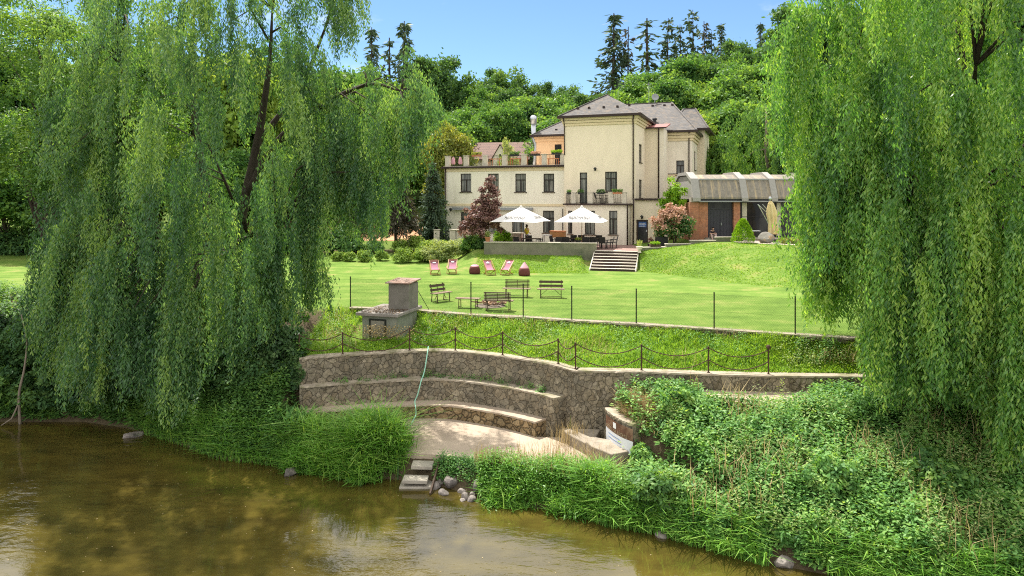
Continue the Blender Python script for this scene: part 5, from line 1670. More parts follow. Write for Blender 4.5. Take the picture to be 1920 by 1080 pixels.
# ------------------------------------------------------------------ deck chairs, bean bags, benches
def deckchair(u, v_, rz, label, arms, head):
    d = CZ * FPX / (v_ - VH); x = (u - 960) * d / FPX
    r0 = thing('deck_chair', label, 'deck chair', (x, d, float(H(x, d)) + .005), R(rz), 'mauve deck chairs on the lawn')
    hw = .29
    # long frame from the front foot to the head, short frame the other way, rear prop
    f1 = [(-.52, .06), (.52, .94)]        # (y, z)
    for sx in (-1, 1):
        MB().bar((sx * hw, -.42, .30), (sx * hw, .42, .93), .045, .03).build('side_rail', M['light_wood'], r0)
        MB().bar((sx * (hw - .05), -.52, .36), (sx * (hw - .05), .36, .02), .04, .03).build('side_rail', M['light_wood'], r0)
        MB().bar((sx * (hw + .035), -.40, .02), (sx * (hw + .035), .12, .66), .035, .03).build('prop', M['light_wood'], r0)
        if arms: MB().bar((sx * (hw + .06), -.35, .43), (sx * (hw + .06), .16, .50), .07, .025).build('armrest', M['light_wood'], r0)
    for y_, z_, t_ in ((.42, .93, .05), (-.52, .36, .05), (-.38, .03, .035), (.34, .03, .035)): MB().bar((-hw, y_, z_), (hw, y_, z_), t_).build('crossbar', M['light_wood'], r0)
    n = 14; vs = []
    for i in range(n + 1):
        q = i / n
        y = -.52 + .94 * q; z = .36 + .57 * q - .20 * math.sin(math.pi * q) * (1 - .25 * q)
        vs += [(-hw + .045, y, z), (hw - .045, y, z), (hw - .045, y + .006, z - .008), (-hw + .045, y + .006, z - .008)]
    fs = []
    for i in range(n):
        for j in range(4): fs.append((i * 4 + j, i * 4 + (j + 1) % 4, i * 4 + 4 + (j + 1) % 4, i * 4 + 4 + j))
    so = MB().add(vs, fs).build('sling', M['mauve'], r0)
    q = .84; y = -.52 + .94 * q; z = .36 + .57 * q - .20 * math.sin(math.pi * q) * (1 - .25 * q)
    sl_ = math.atan2(.57 + .20 * math.pi * .8 * .75, .94)
    mb_ = MB().box(-.10, .10, -.045, .045, .006, .010)
    mb_.add([(-.07, .05, .008), (.07, .05, .008), (.03, .10, .008), (-.03, .10, .008)], [(0, 1, 2, 3)])
    em = mb_.build('emblem', M['sign_white'], so)
    em.matrix_local = Matrix.Translation((0, y - .012, z + .012)) @ Matrix.Rotation(sl_, 4, 'X')
    if head:
        MB().obox((0, y + .05, z + .07), (hw - .05, 0, 0), (0, .05 * math.cos(sl_), .05 * math.sin(sl_)), (0, -.012, .012)).build('headrest', M['maroon'], r0, bevel=.008)
    return r0


deckchair(815, 515, 14, 'mauve deck chair at the left end of the row, turned a little to one side', False, True)
deckchair(848, 513, -2, 'mauve deck chair with broad wooden armrests facing straight ahead', True, True)
deckchair(917, 515, 22, 'mauve deck chair between the flat bean bag and its mirrored twin', False, False)
deckchair(951, 515, -26, 'mauve deck chair leaning the other way, next to the pointed bean bag', False, False)


def bean_bag(u, v_, peak, label):
    d = CZ * FPX / (v_ - VH); x = (u - 960) * d / FPX
    r0 = thing('bean_bag', label, 'bean bag', (x, d, float(H(x, d))), R(-8), 'maroon bean bags on the lawn')
    pr = [(.30, 0), (.37, .03), (.385, .14), (.37, .32), (.34, .45), (.28, .52)]
    bm_ = MB().lathe(pr, (0, 0, 0), 20)
    bm_.v = [(x_ * (1.0 + .02 * math.sin(7 * y_ + 9 * z_)), y_ * .92 + .012 * math.sin(11 * x_), z_) for x_, y_, z_ in bm_.v]
    bm_.build('cover', M['maroon'], r0, smooth=True)
    tp = MB().lathe([(.285, .50), (.26, .57), (.17, .60 + peak * .2), (.07, .62 + peak * .55), (.02, .63 + peak * .65)], (0, .0, 0), 20)
    tp.v = [(x_ * (1 + .07 * math.sin(5 * math.atan2(y_, x_))), y_ + (z_ - .5) * .25, z_ - .05 * (y_ < 0) * (.4 + (1 - peak))) for x_, y_, z_ in tp.v]
    tp.build('seat_panel', M['pink_fabric'], r0, smooth=True)
    MB().bar((-.05, .2, .60 + peak * .6), (.05, .2, .60 + peak * .6), .03).build('handle', M['maroon'], r0)


bean_bag(890, 513, 0.05, 'low squat maroon bean bag with dented pink top')
bean_bag(983, 517, 0.42, 'taller maroon bean bag with a pointed top')


def bench(u, v_, rz, L_, slats, back, label, seat_mat):
    d = CZ * FPX / (v_ - VH); x = (u - 960) * d / FPX
    r0 = thing('park_bench' if back else 'backless_bench', label, 'bench', (x, d, float(H(x, d))), R(rz), 'wooden benches on the lawn')
    hl = L_ / 2
    for sx in (-hl + .17, hl - .17):
        mb_ = MB()
        mb_.bar((sx, -.24, 0), (sx, -.20, .42), .032).bar((sx, .22, 0), (sx, .17, .42), .032).bar((sx, -.22, .41), (sx, .2, .41), .032).bar((sx, -.23, .05), (sx, .21, .05), .024)
        if back: mb_.bar((sx, .17, .40), (sx, .31, .88), .035)
        mb_.build('leg_frame', M['iron'], r0)
    mb_ = MB()
    for k, y in enumerate((-.20, -.06, .08)): mb_.box(-hl, hl, y - .062, y + .062, .43, .465)
    mb_.build('seat', seat_mat, r0)
    if back:
        mb_ = MB()
        if slats == 2: zs = [(.58, .11), (.78, .12)]
        else: zs = [(.50 + .07 * k, .038) for k in range(6)]
        for z, h in zs:
            y = .19 + (z - .44) * .29 - .03
            mb_.obox((0, y, z), (hl - .08, 0, 0), (0, .014, -.004), (0, .28 * h / 2, h / 2))
        mb_.build('backrest', M['dark_wood'], r0)
        MB().bar((0, .175, .45), (0, .30, .86), .025).build('back_brace', M['iron'], r0)
        mb_ = MB().bar((-hl + .17, .0, .06), (hl - .17, .0, .06), .022)
        if slats == 2: mb_.bar((-.18, .0, .42), (-hl + .19, .0, .12), .02).bar((.18, .0, .42), (hl - .19, .0, .12), .02)
        mb_.build('stretcher', M['iron'], r0)
    return r0


bench(826, 565, 48, 1.15, 2, True, 'short bench with two wide back planks, turned sideways near the pump house', M['wood'])
bench(969, 557, -7, 1.45, 6, True, 'slatted bench facing the river behind the fire pit', M['wood'])
bench(1033, 558, -5, 1.40, 2, True, 'bench with two wide back planks and diagonal iron braces', M['wood'])
bench(934, 582, 172, 1.40, 6, True, 'slatted bench seen from behind, closest to the fire pit', M['wood'])
bench(878, 577, -9, 1.15, 0, False, 'low backless bench beside the fire pit', M['wood'])
# fire pit of split logs
fp = thing('fire_pit', 'scatter of split firewood and ash in a fire pit between the benches', 'fire pit', (P(919, 574, 32.6).x, 32.7, 0))
MB().lathe([(.75, 0.0), (.72, .03), (.3, .05), (.05, .055)], (0, 0, 0), 18).build('ash', M['litter'] if False else mat_plain('ash_and_soil', (0.16, 0.13, 0.10), 0.95, 0.35, 6, 0.4), fp)
mb = MB(); r_ = np.random.default_rng(4)
for k in range(30):
    a = r_.uniform(0, 6.28); x_, y_ = r_.uniform(-.8, .8), r_.uniform(-.4, .4)
    l_ = r_.uniform(.18, .32); mb.bar((x_ - math.cos(a) * l_ / 2, y_ - math.sin(a) * l_ / 2, .09 + r_.uniform(0, .1)), (x_ + math.cos(a) * l_ / 2, y_ + math.sin(a) * l_ / 2, .09 + r_.uniform(0, .12)), r_.uniform(.05, .09))
mb.build('firewood', M['log'], fp)


# ------------------------------------------------------------------ pots, planters, garden bits
def tuft(name, c, rx, rz_, n, L_, W_, mat, parent=None, up=.5):
    q = rdir(n) * (rng.random((n, 1)) ** .4) * [rx, rx, rz_] + np.array(c)
    return np_mesh(name, leaf_quads(q, rdir(n) + [0, 0, up], rdir(n) + [0, 0, .6], L_, W_), 4, mat, parent, tint=rng.random(n))


pt = thing('terracotta_pot', 'terracotta pot with a small pale green plant on the end of the terrace wall', 'potted plant', (TA.x + .25, TA.y - .03, 1.83))
MB().lathe([(.14, 0), (.20, .28), (.225, .28), (.225, .35), (.19, .35), (.18, .30)], (0, 0, 0), 16).build('pot', M['terracotta'], pt)
tuft('plant', (0, 0, .55), .2, .26, 260, .14, .06, M['leaf_pale'], pt)
p = P(1195, 466, 49.9)
vp = thing('vase_planter', 'pale stone vase planter with a thin plant at the top of the garden steps', 'potted plant', (9.28, 49.75, 1.18))
MB().lathe([(.17, 0), (.12, .06), (.10, .14), (.20, .26), (.24, .42), (.26, .44), (.2, .42)], (0, 0, 0), 16).build('vase', M['coping'], vp)
tuft('plant', (0, 0, .62), .2, .22, 160, .2, .03, M['leaf_pale'], vp, 1.2)
tp_ = thing('trough_planter', 'dark trough planter full of lime green flowers on the stepped garden wall', 'planter', (10.55, 50.32, 1.56), R(14))
MB().box(-.42, .42, -.14, .14, 0, .2).build('trough', M['dark_wood'], tp_, bevel=.01)
tuft('flowers', (0, 0, .27), .40, .1, 500, .1, .055, M['lime_leaf'], tp_)
bp = thing('square_planter', 'large black square planter with a small green plant by the pink bush', 'planter', (11.45, 52.3, 1.4))
MB().box(-.42, .42, -.36, .36, 0, .78).build('tub', M['black'], bp, bevel=.02)
tuft('plant', (-.05, 0, .9), .25, .2, 220, .14, .08, M['lime_leaf'], bp)
dp = thing('round_planter', 'small dark round pot with a reddish plant next to the entrance door', 'potted plant', (10.75, 52.9, 1.27))
MB().lathe([(.2, 0), (.26, .35), (.22, .33)], (0, 0, 0), 14).build('pot', M['black'], dp)
tuft('plant', (0, 0, .55), .2, .28, 200, .16, .05, M['leaf_purple'], dp)

bo = MB().blob((0, 0, 0), (.62, .5, .5), 5, n=3).build('boulder', M['rock'] if False else mat_plain('lichen_boulder', (0.22, 0.205, 0.18), 0.9, 0.3, 3, 0.5, 10, second=(0.40, 0.22, 0.08), s2=(0.55, 0.66)))
xb, yb_ = (1436 - 960) * 50.2 / FPX, 50.2
bo.location = (xb, yb_, float(H(xb, yb_)) + .33)
tag(bo, 'rounded boulder with orange lichen on the gravel before the pavilion', 'boulder')

# folded cantilever parasol
xq, yq = (1446 - 960) * 51.0 / FPX, 51.0
zq = float(H(xq, yq)) + .02
cu_ = thing('folded_parasol', 'folded cream cantilever parasol with steel arms in front of the dark pavilion glass', 'umbrella', (xq, yq, zq))
mb = MB(); prof_ = [(.05, 3.02), (.16, 2.8), (.27, 2.3), (.30, 2.0), (.24, 1.5), (.27, .9), (.30, .55), (.10, .5)]
n = 28; vs = []
for r_, z in prof_:
    for k in range(n):
        a = 2 * math.pi * k / n; rr_ = r_ * (1 + .22 * (1 if k % 4 == 0 else (-1 if k % 4 == 2 else 0)))
        vs.append((rr_ * math.cos(a) * 1.15 + (2.6 - z) * .09, rr_ * math.sin(a), z))
fs = [(i * n + k, i * n + (k + 1) % n, (i + 1) * n + (k + 1) % n, (i + 1) * n + k) for i in range(len(prof_) - 1) for k in range(n)]
MB().add(vs, fs).build('canopy', M['cream'], cu_)
MB().tube([(-.12, .1, 0), (-.12, .1, 2.2), (-.05, .1, 3.2)], .04, 8).build('mast', M['steel'], cu_)
MB().tube([(.05, .12, .7), (-.25, .12, 1.5), (-.95, .12, 2.75)], .035, 8).tube([(-.95, .12, 2.75), (-.35, .12, 2.2), (-.1, .1, 2.0)], .03, 8).tube([(-.6, .14, 2.75), (-.2, .12, 2.3)], .025, 8).build('arm', M['steel'], cu_)
MB().lathe([(.11, 3.1), (.13, 3.2), (.08, 3.32), (.02, 3.34)], (-.05, .08, 0), 10).build('top_joint', M['steel'], cu_)
MB().box(-.5, .4, -.3, .5, 0, .09).build('base', M['black'], cu_, bevel=.02)
tl = thing('garden_table', 'small white topped table against the pavilion glass behind the cone bush', 'table', ((1411 - 960) * 52.3 / FPX, 52.0, 2.08))
MB().box(-.42, .42, -.25, .2, .55, .59).build('table_top', M['sign_white'], tl)
MB().box(-.06, .06, -.06, .06, 0, .548).build('leg', M['dark_wood'], tl)
for u, v_, lab, mt in ((1472, 458, 'yellow green low plant growing in the pavilion gravel', 'leaf_yellow'), (1504, 466, 'small orange tinged plant at the corner of the gravel bed', 'leaf_pink'), (1488, 462, 'small pale plant in the middle of the gravel bed', 'leaf_pale')):
    d = 49.6; x_ = (u - 960) * d / FPX; z_ = float(H(x_, d))
    tag(tuft('low_plant', (x_, d, z_ + .2), .45 if u != 1488 else .25, .2, 380, .18, .06, M[mt], None, .6), lab, 'plant')

# balcony furniture and boxes
bz = GZ0 + BH + .13
b0_ = HW((s_of(1127, BR)), BR + .75, BH + .13)
bt_ = thing('balcony_table', 'round dark table on the balcony behind the middle railing', 'table', b0_)
MB().lathe([(.36, .68), (.37, .72), (.02, .725)], (0, 0, 0), 18).build('table_top', M['dark_wood'], bt_)
MB().lathe([(.03, .03), (.03, .68)], (0, 0, 0), 8).lathe([(.25, 0), (.2, .03)], (0, 0, 0), 12).build('leg', M['black'], bt_)
for u, lab in ((1118, 'dark chair left of the round balcony table'), (1137, 'dark chair right of the round balcony table')):
    o = copy_tree(c0); o.location = HW(s_of(u, BR), BR + .8, BH + .135); o.rotation_euler = (0, 0, R(70 if u < 1127 else -110)); o['label'] = lab; o['group'] = 'balcony chairs'


def flower_box(pos, w_, mat_box, mat_fl, label, rz=HR):
    f = thing('flower_box', label, 'flower box', pos, rz, 'flower boxes on railings')
    MB().box(-w_ / 2, w_ / 2, -.11, .11, -.18, 0).build('box', mat_box, f)
    n = int(500 * w_)
    q = rng.uniform(-1, 1, (n, 3)) * [w_ / 2 + .04, .15, .12] + [0, 0, .08]
    np_mesh('plants', leaf_quads(q, rdir(n) + [0, 0, .3], rdir(n), .1, .06), 4, mat_fl, f, tint=rng.random(n))


flower_box(HW(s_of(1158, BR), BR - .08, BH + 1.1), .75, M['terracotta'], M['leaf'], 'terracotta flower box with green plants at the right end of the balcony')
flower_box(HW(s_of(1127, BR), BR - .08, BH + 1.08), .6, M['black'], M['leaf_dark'], 'dark flower box hanging in the middle of the balcony railing')
flower_box(HW(s_of(1089, BR), BR - .08, BH + 1.08), .4, M['black'], M['leaf_dark'], 'small dark flower box on the balcony railing before the balcony door')
flower_box(HW(s_of(1066, BR), BR + .2, BH + 1.08), .3, M['black'], M['leaf_dark'], 'small flower box at the left end of the balcony')
flower_box(HW(s_of(894, WR), WR - .05, zt0 + 1.05), .9, M['terracotta'], M['leaf_yellow'], 'flower box with yellow blooms on the roof terrace railing')
flower_box(HW(s_of(965, WR), WR - .05, zt0 + 1.0), .8, M['black'], M['leaf_dark'], 'black flower box with sparse plants on the roof terrace railing')
flower_box(HW(s_of(1005, WR), WR - .05, zt0 + 1.0), .8, M['black'], M['leaf_pink'], 'dark flower box with red flowers on the roof terrace railing')
flower_box(HW(s_of(1044, WR), WR - .05, zt0 + 1.08), .9, M['black'], M['lime_leaf'], 'flower box with lime green plants on the roof terrace railing by the tower')


# window flowers on the ground floor sills
def roof_set(u, rr_, label_t, labs):
    t_ = thing('terrace_set_table', label_t, 'table', HW(s_of(u, rr_), rr_, zt0), HR, 'roof terrace tables')
    MB().box(-.55, .55, -.4, .4, .7, .74).build('table_top', M['orange_wood'], t_)
    for sx in (-.48, .48):
        for sy in (-.33, .33): MB().box(sx - .025, sx + .025, sy - .025, sy + .025, 0, .698).build('leg', M['orange_wood'], t_)
    for k, (dx, lab) in enumerate(zip((-.85, .85), labs)):
        h = HW(s_of(u, rr_) + dx, rr_, zt0)
        c_ = thing('folding_chair', lab, 'chair', h, HR + R(90 if k == 0 else -90), 'orange wooden chairs on the roof terrace')
        MB().box(-.22, .22, -.2, .2, .42, .45).build('seat', M['orange_wood'], c_)
        m_ = MB()
        for z in (.55, .65, .75, .85): m_.box(-.2, .2, .2, .22, z, z + .06)
        m_.build('backrest', M['orange_wood'], c_)
        for sx in (-.21, .21):
            MB().bar((sx, -.18, 0), (sx, -.18, .42), .03).build('leg', M['orange_wood'], c_); MB().bar((sx, .2, 0), (sx, .21, .92), .03).build('leg', M['orange_wood'], c_)


roof_set(930, 2.2, 'orange wooden table on the roof terrace, left set', ('orange folding chair at the far left on the roof terrace', 'orange folding chair right of the left terrace table'))
roof_set(968, 2.4, 'orange wooden table on the roof terrace, middle set', ('orange folding chair left of the middle terrace table', 'orange folding chair right of the middle terrace table'))
roof_set(1036, 3.5, 'wooden table on the roof terrace near the terrace door', ('orange folding chair left of the table by the terrace door', 'orange folding chair right of the table by the terrace door'))
for u, lab in ((850, 'closed mauve parasol at the left corner of the roof terrace'), (863, 'second closed mauve parasol from the corner of the roof terrace')):
    q_ = HW(s_of(u, 1.5), 1.5, zt0)
    t_ = thing('closed_parasol', lab, 'umbrella', q_, 0, 'closed parasols on the roof terrace')
    MB().lathe([(.25, 0), (.25, .06), (.03, .07), (.03, 1.0)], (0, 0, 0), 10).build('stand', M['black'], t_)
    MB().lathe([(.14, .25), (.2, .35), (.17, .7), (.05, 1.0)], (0, 0, 0), 9).build('canopy', M['pink_fabric'], t_)

# village house behind the wing
vh = thing('village_house', 'small white village house with brown tiled roof and a little gable behind the hotel wing', 'house', (-4.2, 80, 3.2), R(-10))
zb_ = CZ + (VH - 297) * 80 / FPX - 3.2; zr_ = CZ + (VH - 266) * 80 / FPX - 3.2
MB().box(-.8, 6.0, 0, 6, -1, zb_).add([(-.8, 0, zb_), (-.8, 6, zb_), (-.8, 3, zr_ - .1)], [(0, 1, 2)]).add([(6.2, 0, zb_), (6.2, 6, zb_), (6.2, 3, zr_ - .1)], [(0, 2, 1)]).build('wall', M['plaster_white'], vh)
MB().add([(-1.1, -.4, zb_ - .25), (6.4, -.4, zb_ - .25), (6.4, 3, zr_), (-1.1, 3, zr_), (-1.1, 6.4, zb_ - .25), (6.4, 6.4, zb_ - .25), (-1.1, -.4, zb_ - .1), (6.4, -.4, zb_ - .1), (6.4, 3, zr_ + .15), (-1.1, 3, zr_ + .15), (-1.1, 6.4, zb_ - .1), (6.4, 6.4, zb_ - .1)],
         [(6, 7, 8, 9), (9, 8, 11, 10), (0, 3, 2, 1), (3, 4, 5, 2), (0, 1, 7, 6), (4, 10, 11, 5), (0, 6, 9, 3), (3, 9, 10, 4), (1, 2, 8, 7), (2, 5, 11, 8)]).build('roof', M['rooftile'], vh)
MB().box(2.1, 4.0, -.9, 1.4, 0, zb_ - .1).add([(2.1, -.9, zb_ - .1), (4.0, -.9, zb_ - .1), (3.05, -.9, zr_ - .5)], [(0, 1, 2)]).build('gable', M['plaster_white'], vh)
MB().add([(1.9, -1.1, zb_ - .35), (3.05, -1.1, zr_ - .35), (3.05, 2.4, zr_ - .35), (1.9, 2.4, zb_ - .35)], [(0, 1, 2, 3)]).add([(4.2, -1.1, zb_ - .35), (3.05, -1.1, zr_ - .35), (3.05, 2.4, zr_ - .35), (4.2, 2.4, zb_ - .35)], [(0, 3, 2, 1)]).build('gable_roof', M['rooftile'], vh)
MB().box(2.95, 3.15, -.93, -.905, zb_ + .1, zb_ + .4).build('attic_window', M['black'], vh)
ph = thing('pink_house', 'pinkish house wall with orange roof glimpsed between trees behind the pavilion', 'house', (27.5, 88, 3), R(-12))
MB().box(-2.6, 1.2, 0, 5, 0, CZ + (VH - 298) * 88 / FPX - 3).build('wall', M['plaster_orange'], ph)
zz_ = CZ + (VH - 298) * 88 / FPX - 3
MB().add([(-2.9, -.3, zz_), (1.5, -.3, zz_), (1.5, 2.5, zz_ + 2.4), (-2.9, 2.5, zz_ + 2.4), (1.5, 5.3, zz_), (-2.9, 5.3, zz_)], [(0, 1, 2, 3), (3, 2, 4, 5), (0, 3, 5), (1, 4, 2)]).build('roof', M['rooftile'], ph)

# brown board fence and clay strip behind the planted bed
bf_ = thing('board_fence', 'long brown board fence with pale posts behind the orange clay strip', 'fence')
MB().box(-34, -9.5, 75.9, 76.0, .6, 2.9).build('boards', M['board'], bf_)
for k in range(11): MB().box(-33.5 + k * 2.3, -33.32 + k * 2.3, 75.75, 75.89, .6, 3.05).build('post', M['concrete_pale'], bf_)
MB().box(-34, -9.5, 75.85, 76.05, 2.905, 2.96).build('top_rail', M['dark_wood'], bf_)
A, B_ = np.meshgrid(np.linspace(-34, -9, 30), np.linspace(67.0, 75.5, 12))
Vg = np.stack([A, B_, H(A, B_) + .03], -1).reshape(-1, 3); ii = np.arange(30 * 12).reshape(12, 30)
tag(np_mesh('clay_court', Vg, 4, M['clay'], F=np.stack([ii[:-1, :-1], ii[:-1, 1:], ii[1:, 1:], ii[1:, :-1]], -1).reshape(-1, 4)), kind='structure')
# ------------------------------------------------------------------ foliage builders
def clump_leaves(cl, n, L, W, up=0.55, flat=0.75, shell=0.5, jitter=0.45, soft=False):
    """cl (m,4): leaf clumps; leaves lie near each clump's surface, facing outward and up"""
    cl = np.asarray(cl, float)
    m_ = len(cl)
    c = np.repeat(cl, n, axis=0)
    d = rdir(len(c))
    rr = rng.random((len(c), 1)) ** shell
    pos = c[:, :3] + d * rr * c[:, 3:4] * np.array([1, 1, flat])
    if soft: pos = c[:, :3] + rng.normal(size=d.shape) * c[:, 3:4] * np.array([.66, .66, .5])
    nrm = unit(d * 0.7 + np.array([0, 0, up]) + rng.normal(size=d.shape) * jitter)
    dv = unit(np.cross(nrm, rdir(len(c))) - np.array([0, 0, .25]))
    s = rng.uniform(.65, 1.3, len(c))
    tint = np.clip(np.repeat(rng.normal(.5, .16, m_), n) + rng.normal(0, .16, len(c)), 0, 1)
    return leaf_quads(pos, dv, nrm, L * s, W * s), tint


def ell_clumps(c, r, m_, rad, hollow=.55, low_cut=-.65):
    out = []
    while len(out) < m_:
        d = rdir(1)[0]
        q = hollow + (1 - hollow) * rng.random() ** .6 if rng.random() < .8 else rng.random() * hollow
        if d[2] < low_cut: continue
        bump_ = 1 + .16 * math.sin(d[0] * 5 + c[0]) * math.cos(d[2] * 4 + d[1] * 5)
        p_ = np.array(c) + d * q * np.array(r) * bump_
        out.append((*p_, rad * rng.uniform(.65, 1.3)))
    return np.array(out)


def limb_mesh(name, base, tips, r0, mat, parent, wob=.12, trunk_to=None):
    """tapered trunk with limbs curving to the tips"""
    mb_ = MB()
    base = Vector(base); top = Vector(trunk_to)
    tr = []
    for k in range(7):
        q = k / 6
        tr.append(base.lerp(top, q) + Vector((random.uniform(-1, 1), random.uniform(-1, 1), 0)) * wob * (top - base).length * .12 * math.sin(math.pi * q))
    mb_.tube(tr, [r0 * (1.25 if k == 0 else 1) * (1 - .72 * k / 6) for k in range(7)], 9)
    for t_ in tips:
        t_ = Vector(t_)
        q = min(.95, max(.25, random.uniform(.3, .9)))
        i = int(q * 6); s_ = tr[i]
        mid = s_.lerp(t_, .5) + Vector((0, 0, (t_ - s_).length * .12))
        mid2 = s_.lerp(t_, .25) + Vector((random.uniform(-.2, .2), random.uniform(-.2, .2), (t_ - s_).length * .05))
        rr = r0 * (1 - .72 * q) * .55
        mb_.tube([s_, mid2, mid, t_], [rr, rr * .75, rr * .5, rr * .15], 6)
    return mb_.build(name, mat, parent, smooth=True)


def broad_tree(name, label, cat, base, h, crowns, nper, L, W, mat, r0=.25, group=None, bark='bark', rad=.9, tips=14, trunk_frac=.75):
    """crowns: list of (cx,cy,cz,rx,ry,rz,m) relative to the base"""
    r_ = thing(name, label, cat, base, 0, group)
    cl = np.vstack([ell_clumps(c[:3], c[3:6], int(c[6]), rad) for c in crowns])
    V_, t_ = clump_leaves(cl, nper, L, W)
    np_mesh('crown', V_, 4, M[mat], r_, tint=t_)
    pick = cl[rng.choice(len(cl), min(tips, len(cl)), replace=False)]
    c0_ = crowns[0]
    limb_mesh('trunk', (0, 0, -.3), [tuple(p_[:3]) for p_ in pick], r0, M[bark], r_, trunk_to=(c0_[0] * .8, c0_[1] * .8, h * trunk_frac))
    return r_


# ------------------------------------------------------------------ weeping willows
def strands(cl, spacing, L, W):
    """cl rows: x, y, ztop, zbot, n, radius, outx, outy, arch"""
    cl = np.asarray(cl, float)
    n = cl[:, 4].astype(int)
    k = np.repeat(np.arange(len(cl)), n); N = len(k)
    # each cluster hangs as a few ropes of strands, so that gaps open between them
    NR = 5
    ro = rng.integers(0, NR, N)
    ra = rng.uniform(0, 6.283, (len(cl), NR)); rr_ = np.sqrt(rng.random((len(cl), NR))) * cl[:, 5:6] * 1.9
    rz_ = rng.normal(0, .45, (len(cl), NR)); rb_ = np.abs(rng.normal(0, .7, (len(cl), NR))); rt_ = rng.normal(0, .10, (len(cl), NR))
    rox = rng.normal(0, .35, (len(cl), NR)); roy = rng.normal(0, .35, (len(cl), NR))
    x0 = cl[k, 0] + np.cos(ra[k, ro]) * rr_[k, ro] + rng.normal(0, .055, N)
    y0 = cl[k, 1] + np.sin(ra[k, ro]) * rr_[k, ro] + rng.normal(0, .055, N)
    zt = cl[k, 2] + rz_[k, ro] + rng.normal(0, .18, N); zb = cl[k, 3] + rb_[k, ro] + np.abs(rng.normal(0, .35, N))
    ln = np.maximum(zt - zb, .5)
    ox = cl[k, 6] + rox[k, ro] + rng.normal(0, .08, N); oy = cl[k, 7] + roy[k, ro] + rng.normal(0, .08, N)
    ar = cl[k, 8] * rng.uniform(.75, 1.25, N)
    st = np.clip(rng.normal(.46, .17, len(cl))[k] + rt_[k, ro] + rng.normal(0, .06, N), 0, 1)
    m_ = np.maximum((ln / spacing).astype(int), 3)
    j = np.repeat(np.arange(N), m_)
    i = np.arange(len(j)) - np.repeat(np.cumsum(m_) - m_, m_)
    s = (i + rng.random(len(j))) * spacing
    s = np.minimum(s, ln[j])
    ph = rng.uniform(0, 6.28, N)
    e1 = 1 - np.exp(-s / .7)
    sway = .06 * np.sin(s * .9 + ph[j]) * np.minimum(s, 3)
    px = x0[j] + ox[j] * ar[j] * e1 + sway * np.cos(ph[j])
    py = y0[j] + oy[j] * ar[j] * e1 + sway * np.sin(ph[j])
    pz_ = zt[j] - s + ar[j] * .55 * (1 - np.exp(-s / .5))
    wid = .035 + .045 * np.sin(np.clip(s / ln[j], 0, 1) * 3.1)
    jit = rng.normal(size=(len(j), 3)) * wid[:, None]
    pos = np.stack([px, py, pz_], 1) + jit
    h = rng.uniform(0, 6.283, len(j))
    sp = rng.uniform(.2, .95, len(j))
    d = np.stack([np.cos(h) * sp, np.sin(h) * sp, -np.ones(len(j))], 1)
    nr = np.stack([-np.sin(h) + rng.normal(0, .5, len(j)), np.cos(h) + rng.normal(0, .5, len(j)), rng.uniform(.2, 1.6, len(j))], 1)
    tint = np.clip(st[j] + rng.normal(0, .17, len(j)), 0, 1)
    sc = rng.uniform(.7, 1.25, len(j))
    return leaf_quads(pos, d, nr, L * sc, W * sc), tint


def willow_clusters(cx, cy, rx, ry, zed, ztop, ub, vb, m_, n, lev=(2.2, 5.5), front=.62, rad=.21, extra_gap=None):
    out = []
    tries = 0
    while len(out) < m_ and tries < m_ * 40:
        tries += 1
        a = rng.uniform(0, 6.283); q = rng.random() ** .38
        if math.sin(a) > 0 and rng.random() < front: a = -a
        x, y = cx + rx * q * math.cos(a), cy + ry * q * math.sin(a)
        u = 960 + FPX * x / y
        bottom = np.interp(u, ub, vb, left=vb[0], right=vb[-1])
        zb = CZ - (bottom - VH) * y / FPX
        zd = zed + (ztop - zed) * math.sqrt(max(0, 1 - q * q))
        gz = float(H(x, y)) + .15
        zb = max(zb, gz)
        if zd - zb < 1.2: continue
        ln = rng.uniform(*lev)
        if rng.random() < .32:
            zb += abs(rng.normal(0, .7)); ln *= 1.3
            zt = min(zd, zb + ln); zz = zb
        else:
            zt = zb + 1.2 + max(0, zd - zb - 1.2) * rng.random() ** .8; zz = max(zb, zt - ln)
        if extra_gap is not None and extra_gap(u, VH - (zt - CZ) * FPX / y): continue
        dx, dy = (x - cx) / rx, (y - cy) / ry
        nn = max(4, int(n * rng.uniform(.5, 1.5)))
        out.append((x, y, zt, zz, nn, rad * rng.uniform(.6, 1.4), dx * .8, dy * .8, rng.uniform(.3, 1.0)))
    return out


def willow(label, base, limbs, cl, mat, spacing=.058, L=.16, W=.048):
    r_ = thing('weeping_willow', label, 'tree', base, 0)
    V_, t_ = strands(cl, spacing, L, W)
    V_ = V_ - np.array(base)
    np_mesh('crown', V_, 4, M[mat], r_, tint=t_)
    mb_ = MB()
    for pts, r0, r1 in limbs:
        c_ = catmull([(p_[0], p_[1], p_[2]) for p_ in pts], 5) if len(pts) > 2 else np.array(pts)
        c_ = c_ - np.array(base)
        mb_.tube([tuple(p_) for p_ in c_], list(np.linspace(r0, r1, len(c_))), 9)
    # thin limbs reaching the strand tops
    ends = []
    cla = np.array(cl)
    pick = cla[rng.choice(len(cla), min(130, len(cla)), replace=False)]
    nodes_ = np.vstack([catmull(pts, 5)[4:] for pts, _, _ in limbs])
    for row in pick:
        t_ = np.array(row[:3]); 
        dd_ = np.linalg.norm((nodes_ - t_) * [1, 1, .8], axis=1) + 3.0 * (nodes_[:, 2] > t_[2] + .5)
        s_ = nodes_[dd_.argmin()]
        if np.linalg.norm(s_ - t_) > 6.5: continue
        mid = (s_ + t_) / 2 + np.array([0, 0, .25 * np.linalg.norm(t_ - s_)])
        mb_.tube([tuple(s_ - base), tuple(mid - base), tuple(t_ - base)], [.06, .035, .012], 5)
    mb_.build('trunk', M['bark'], r_, smooth=True)
    return r_


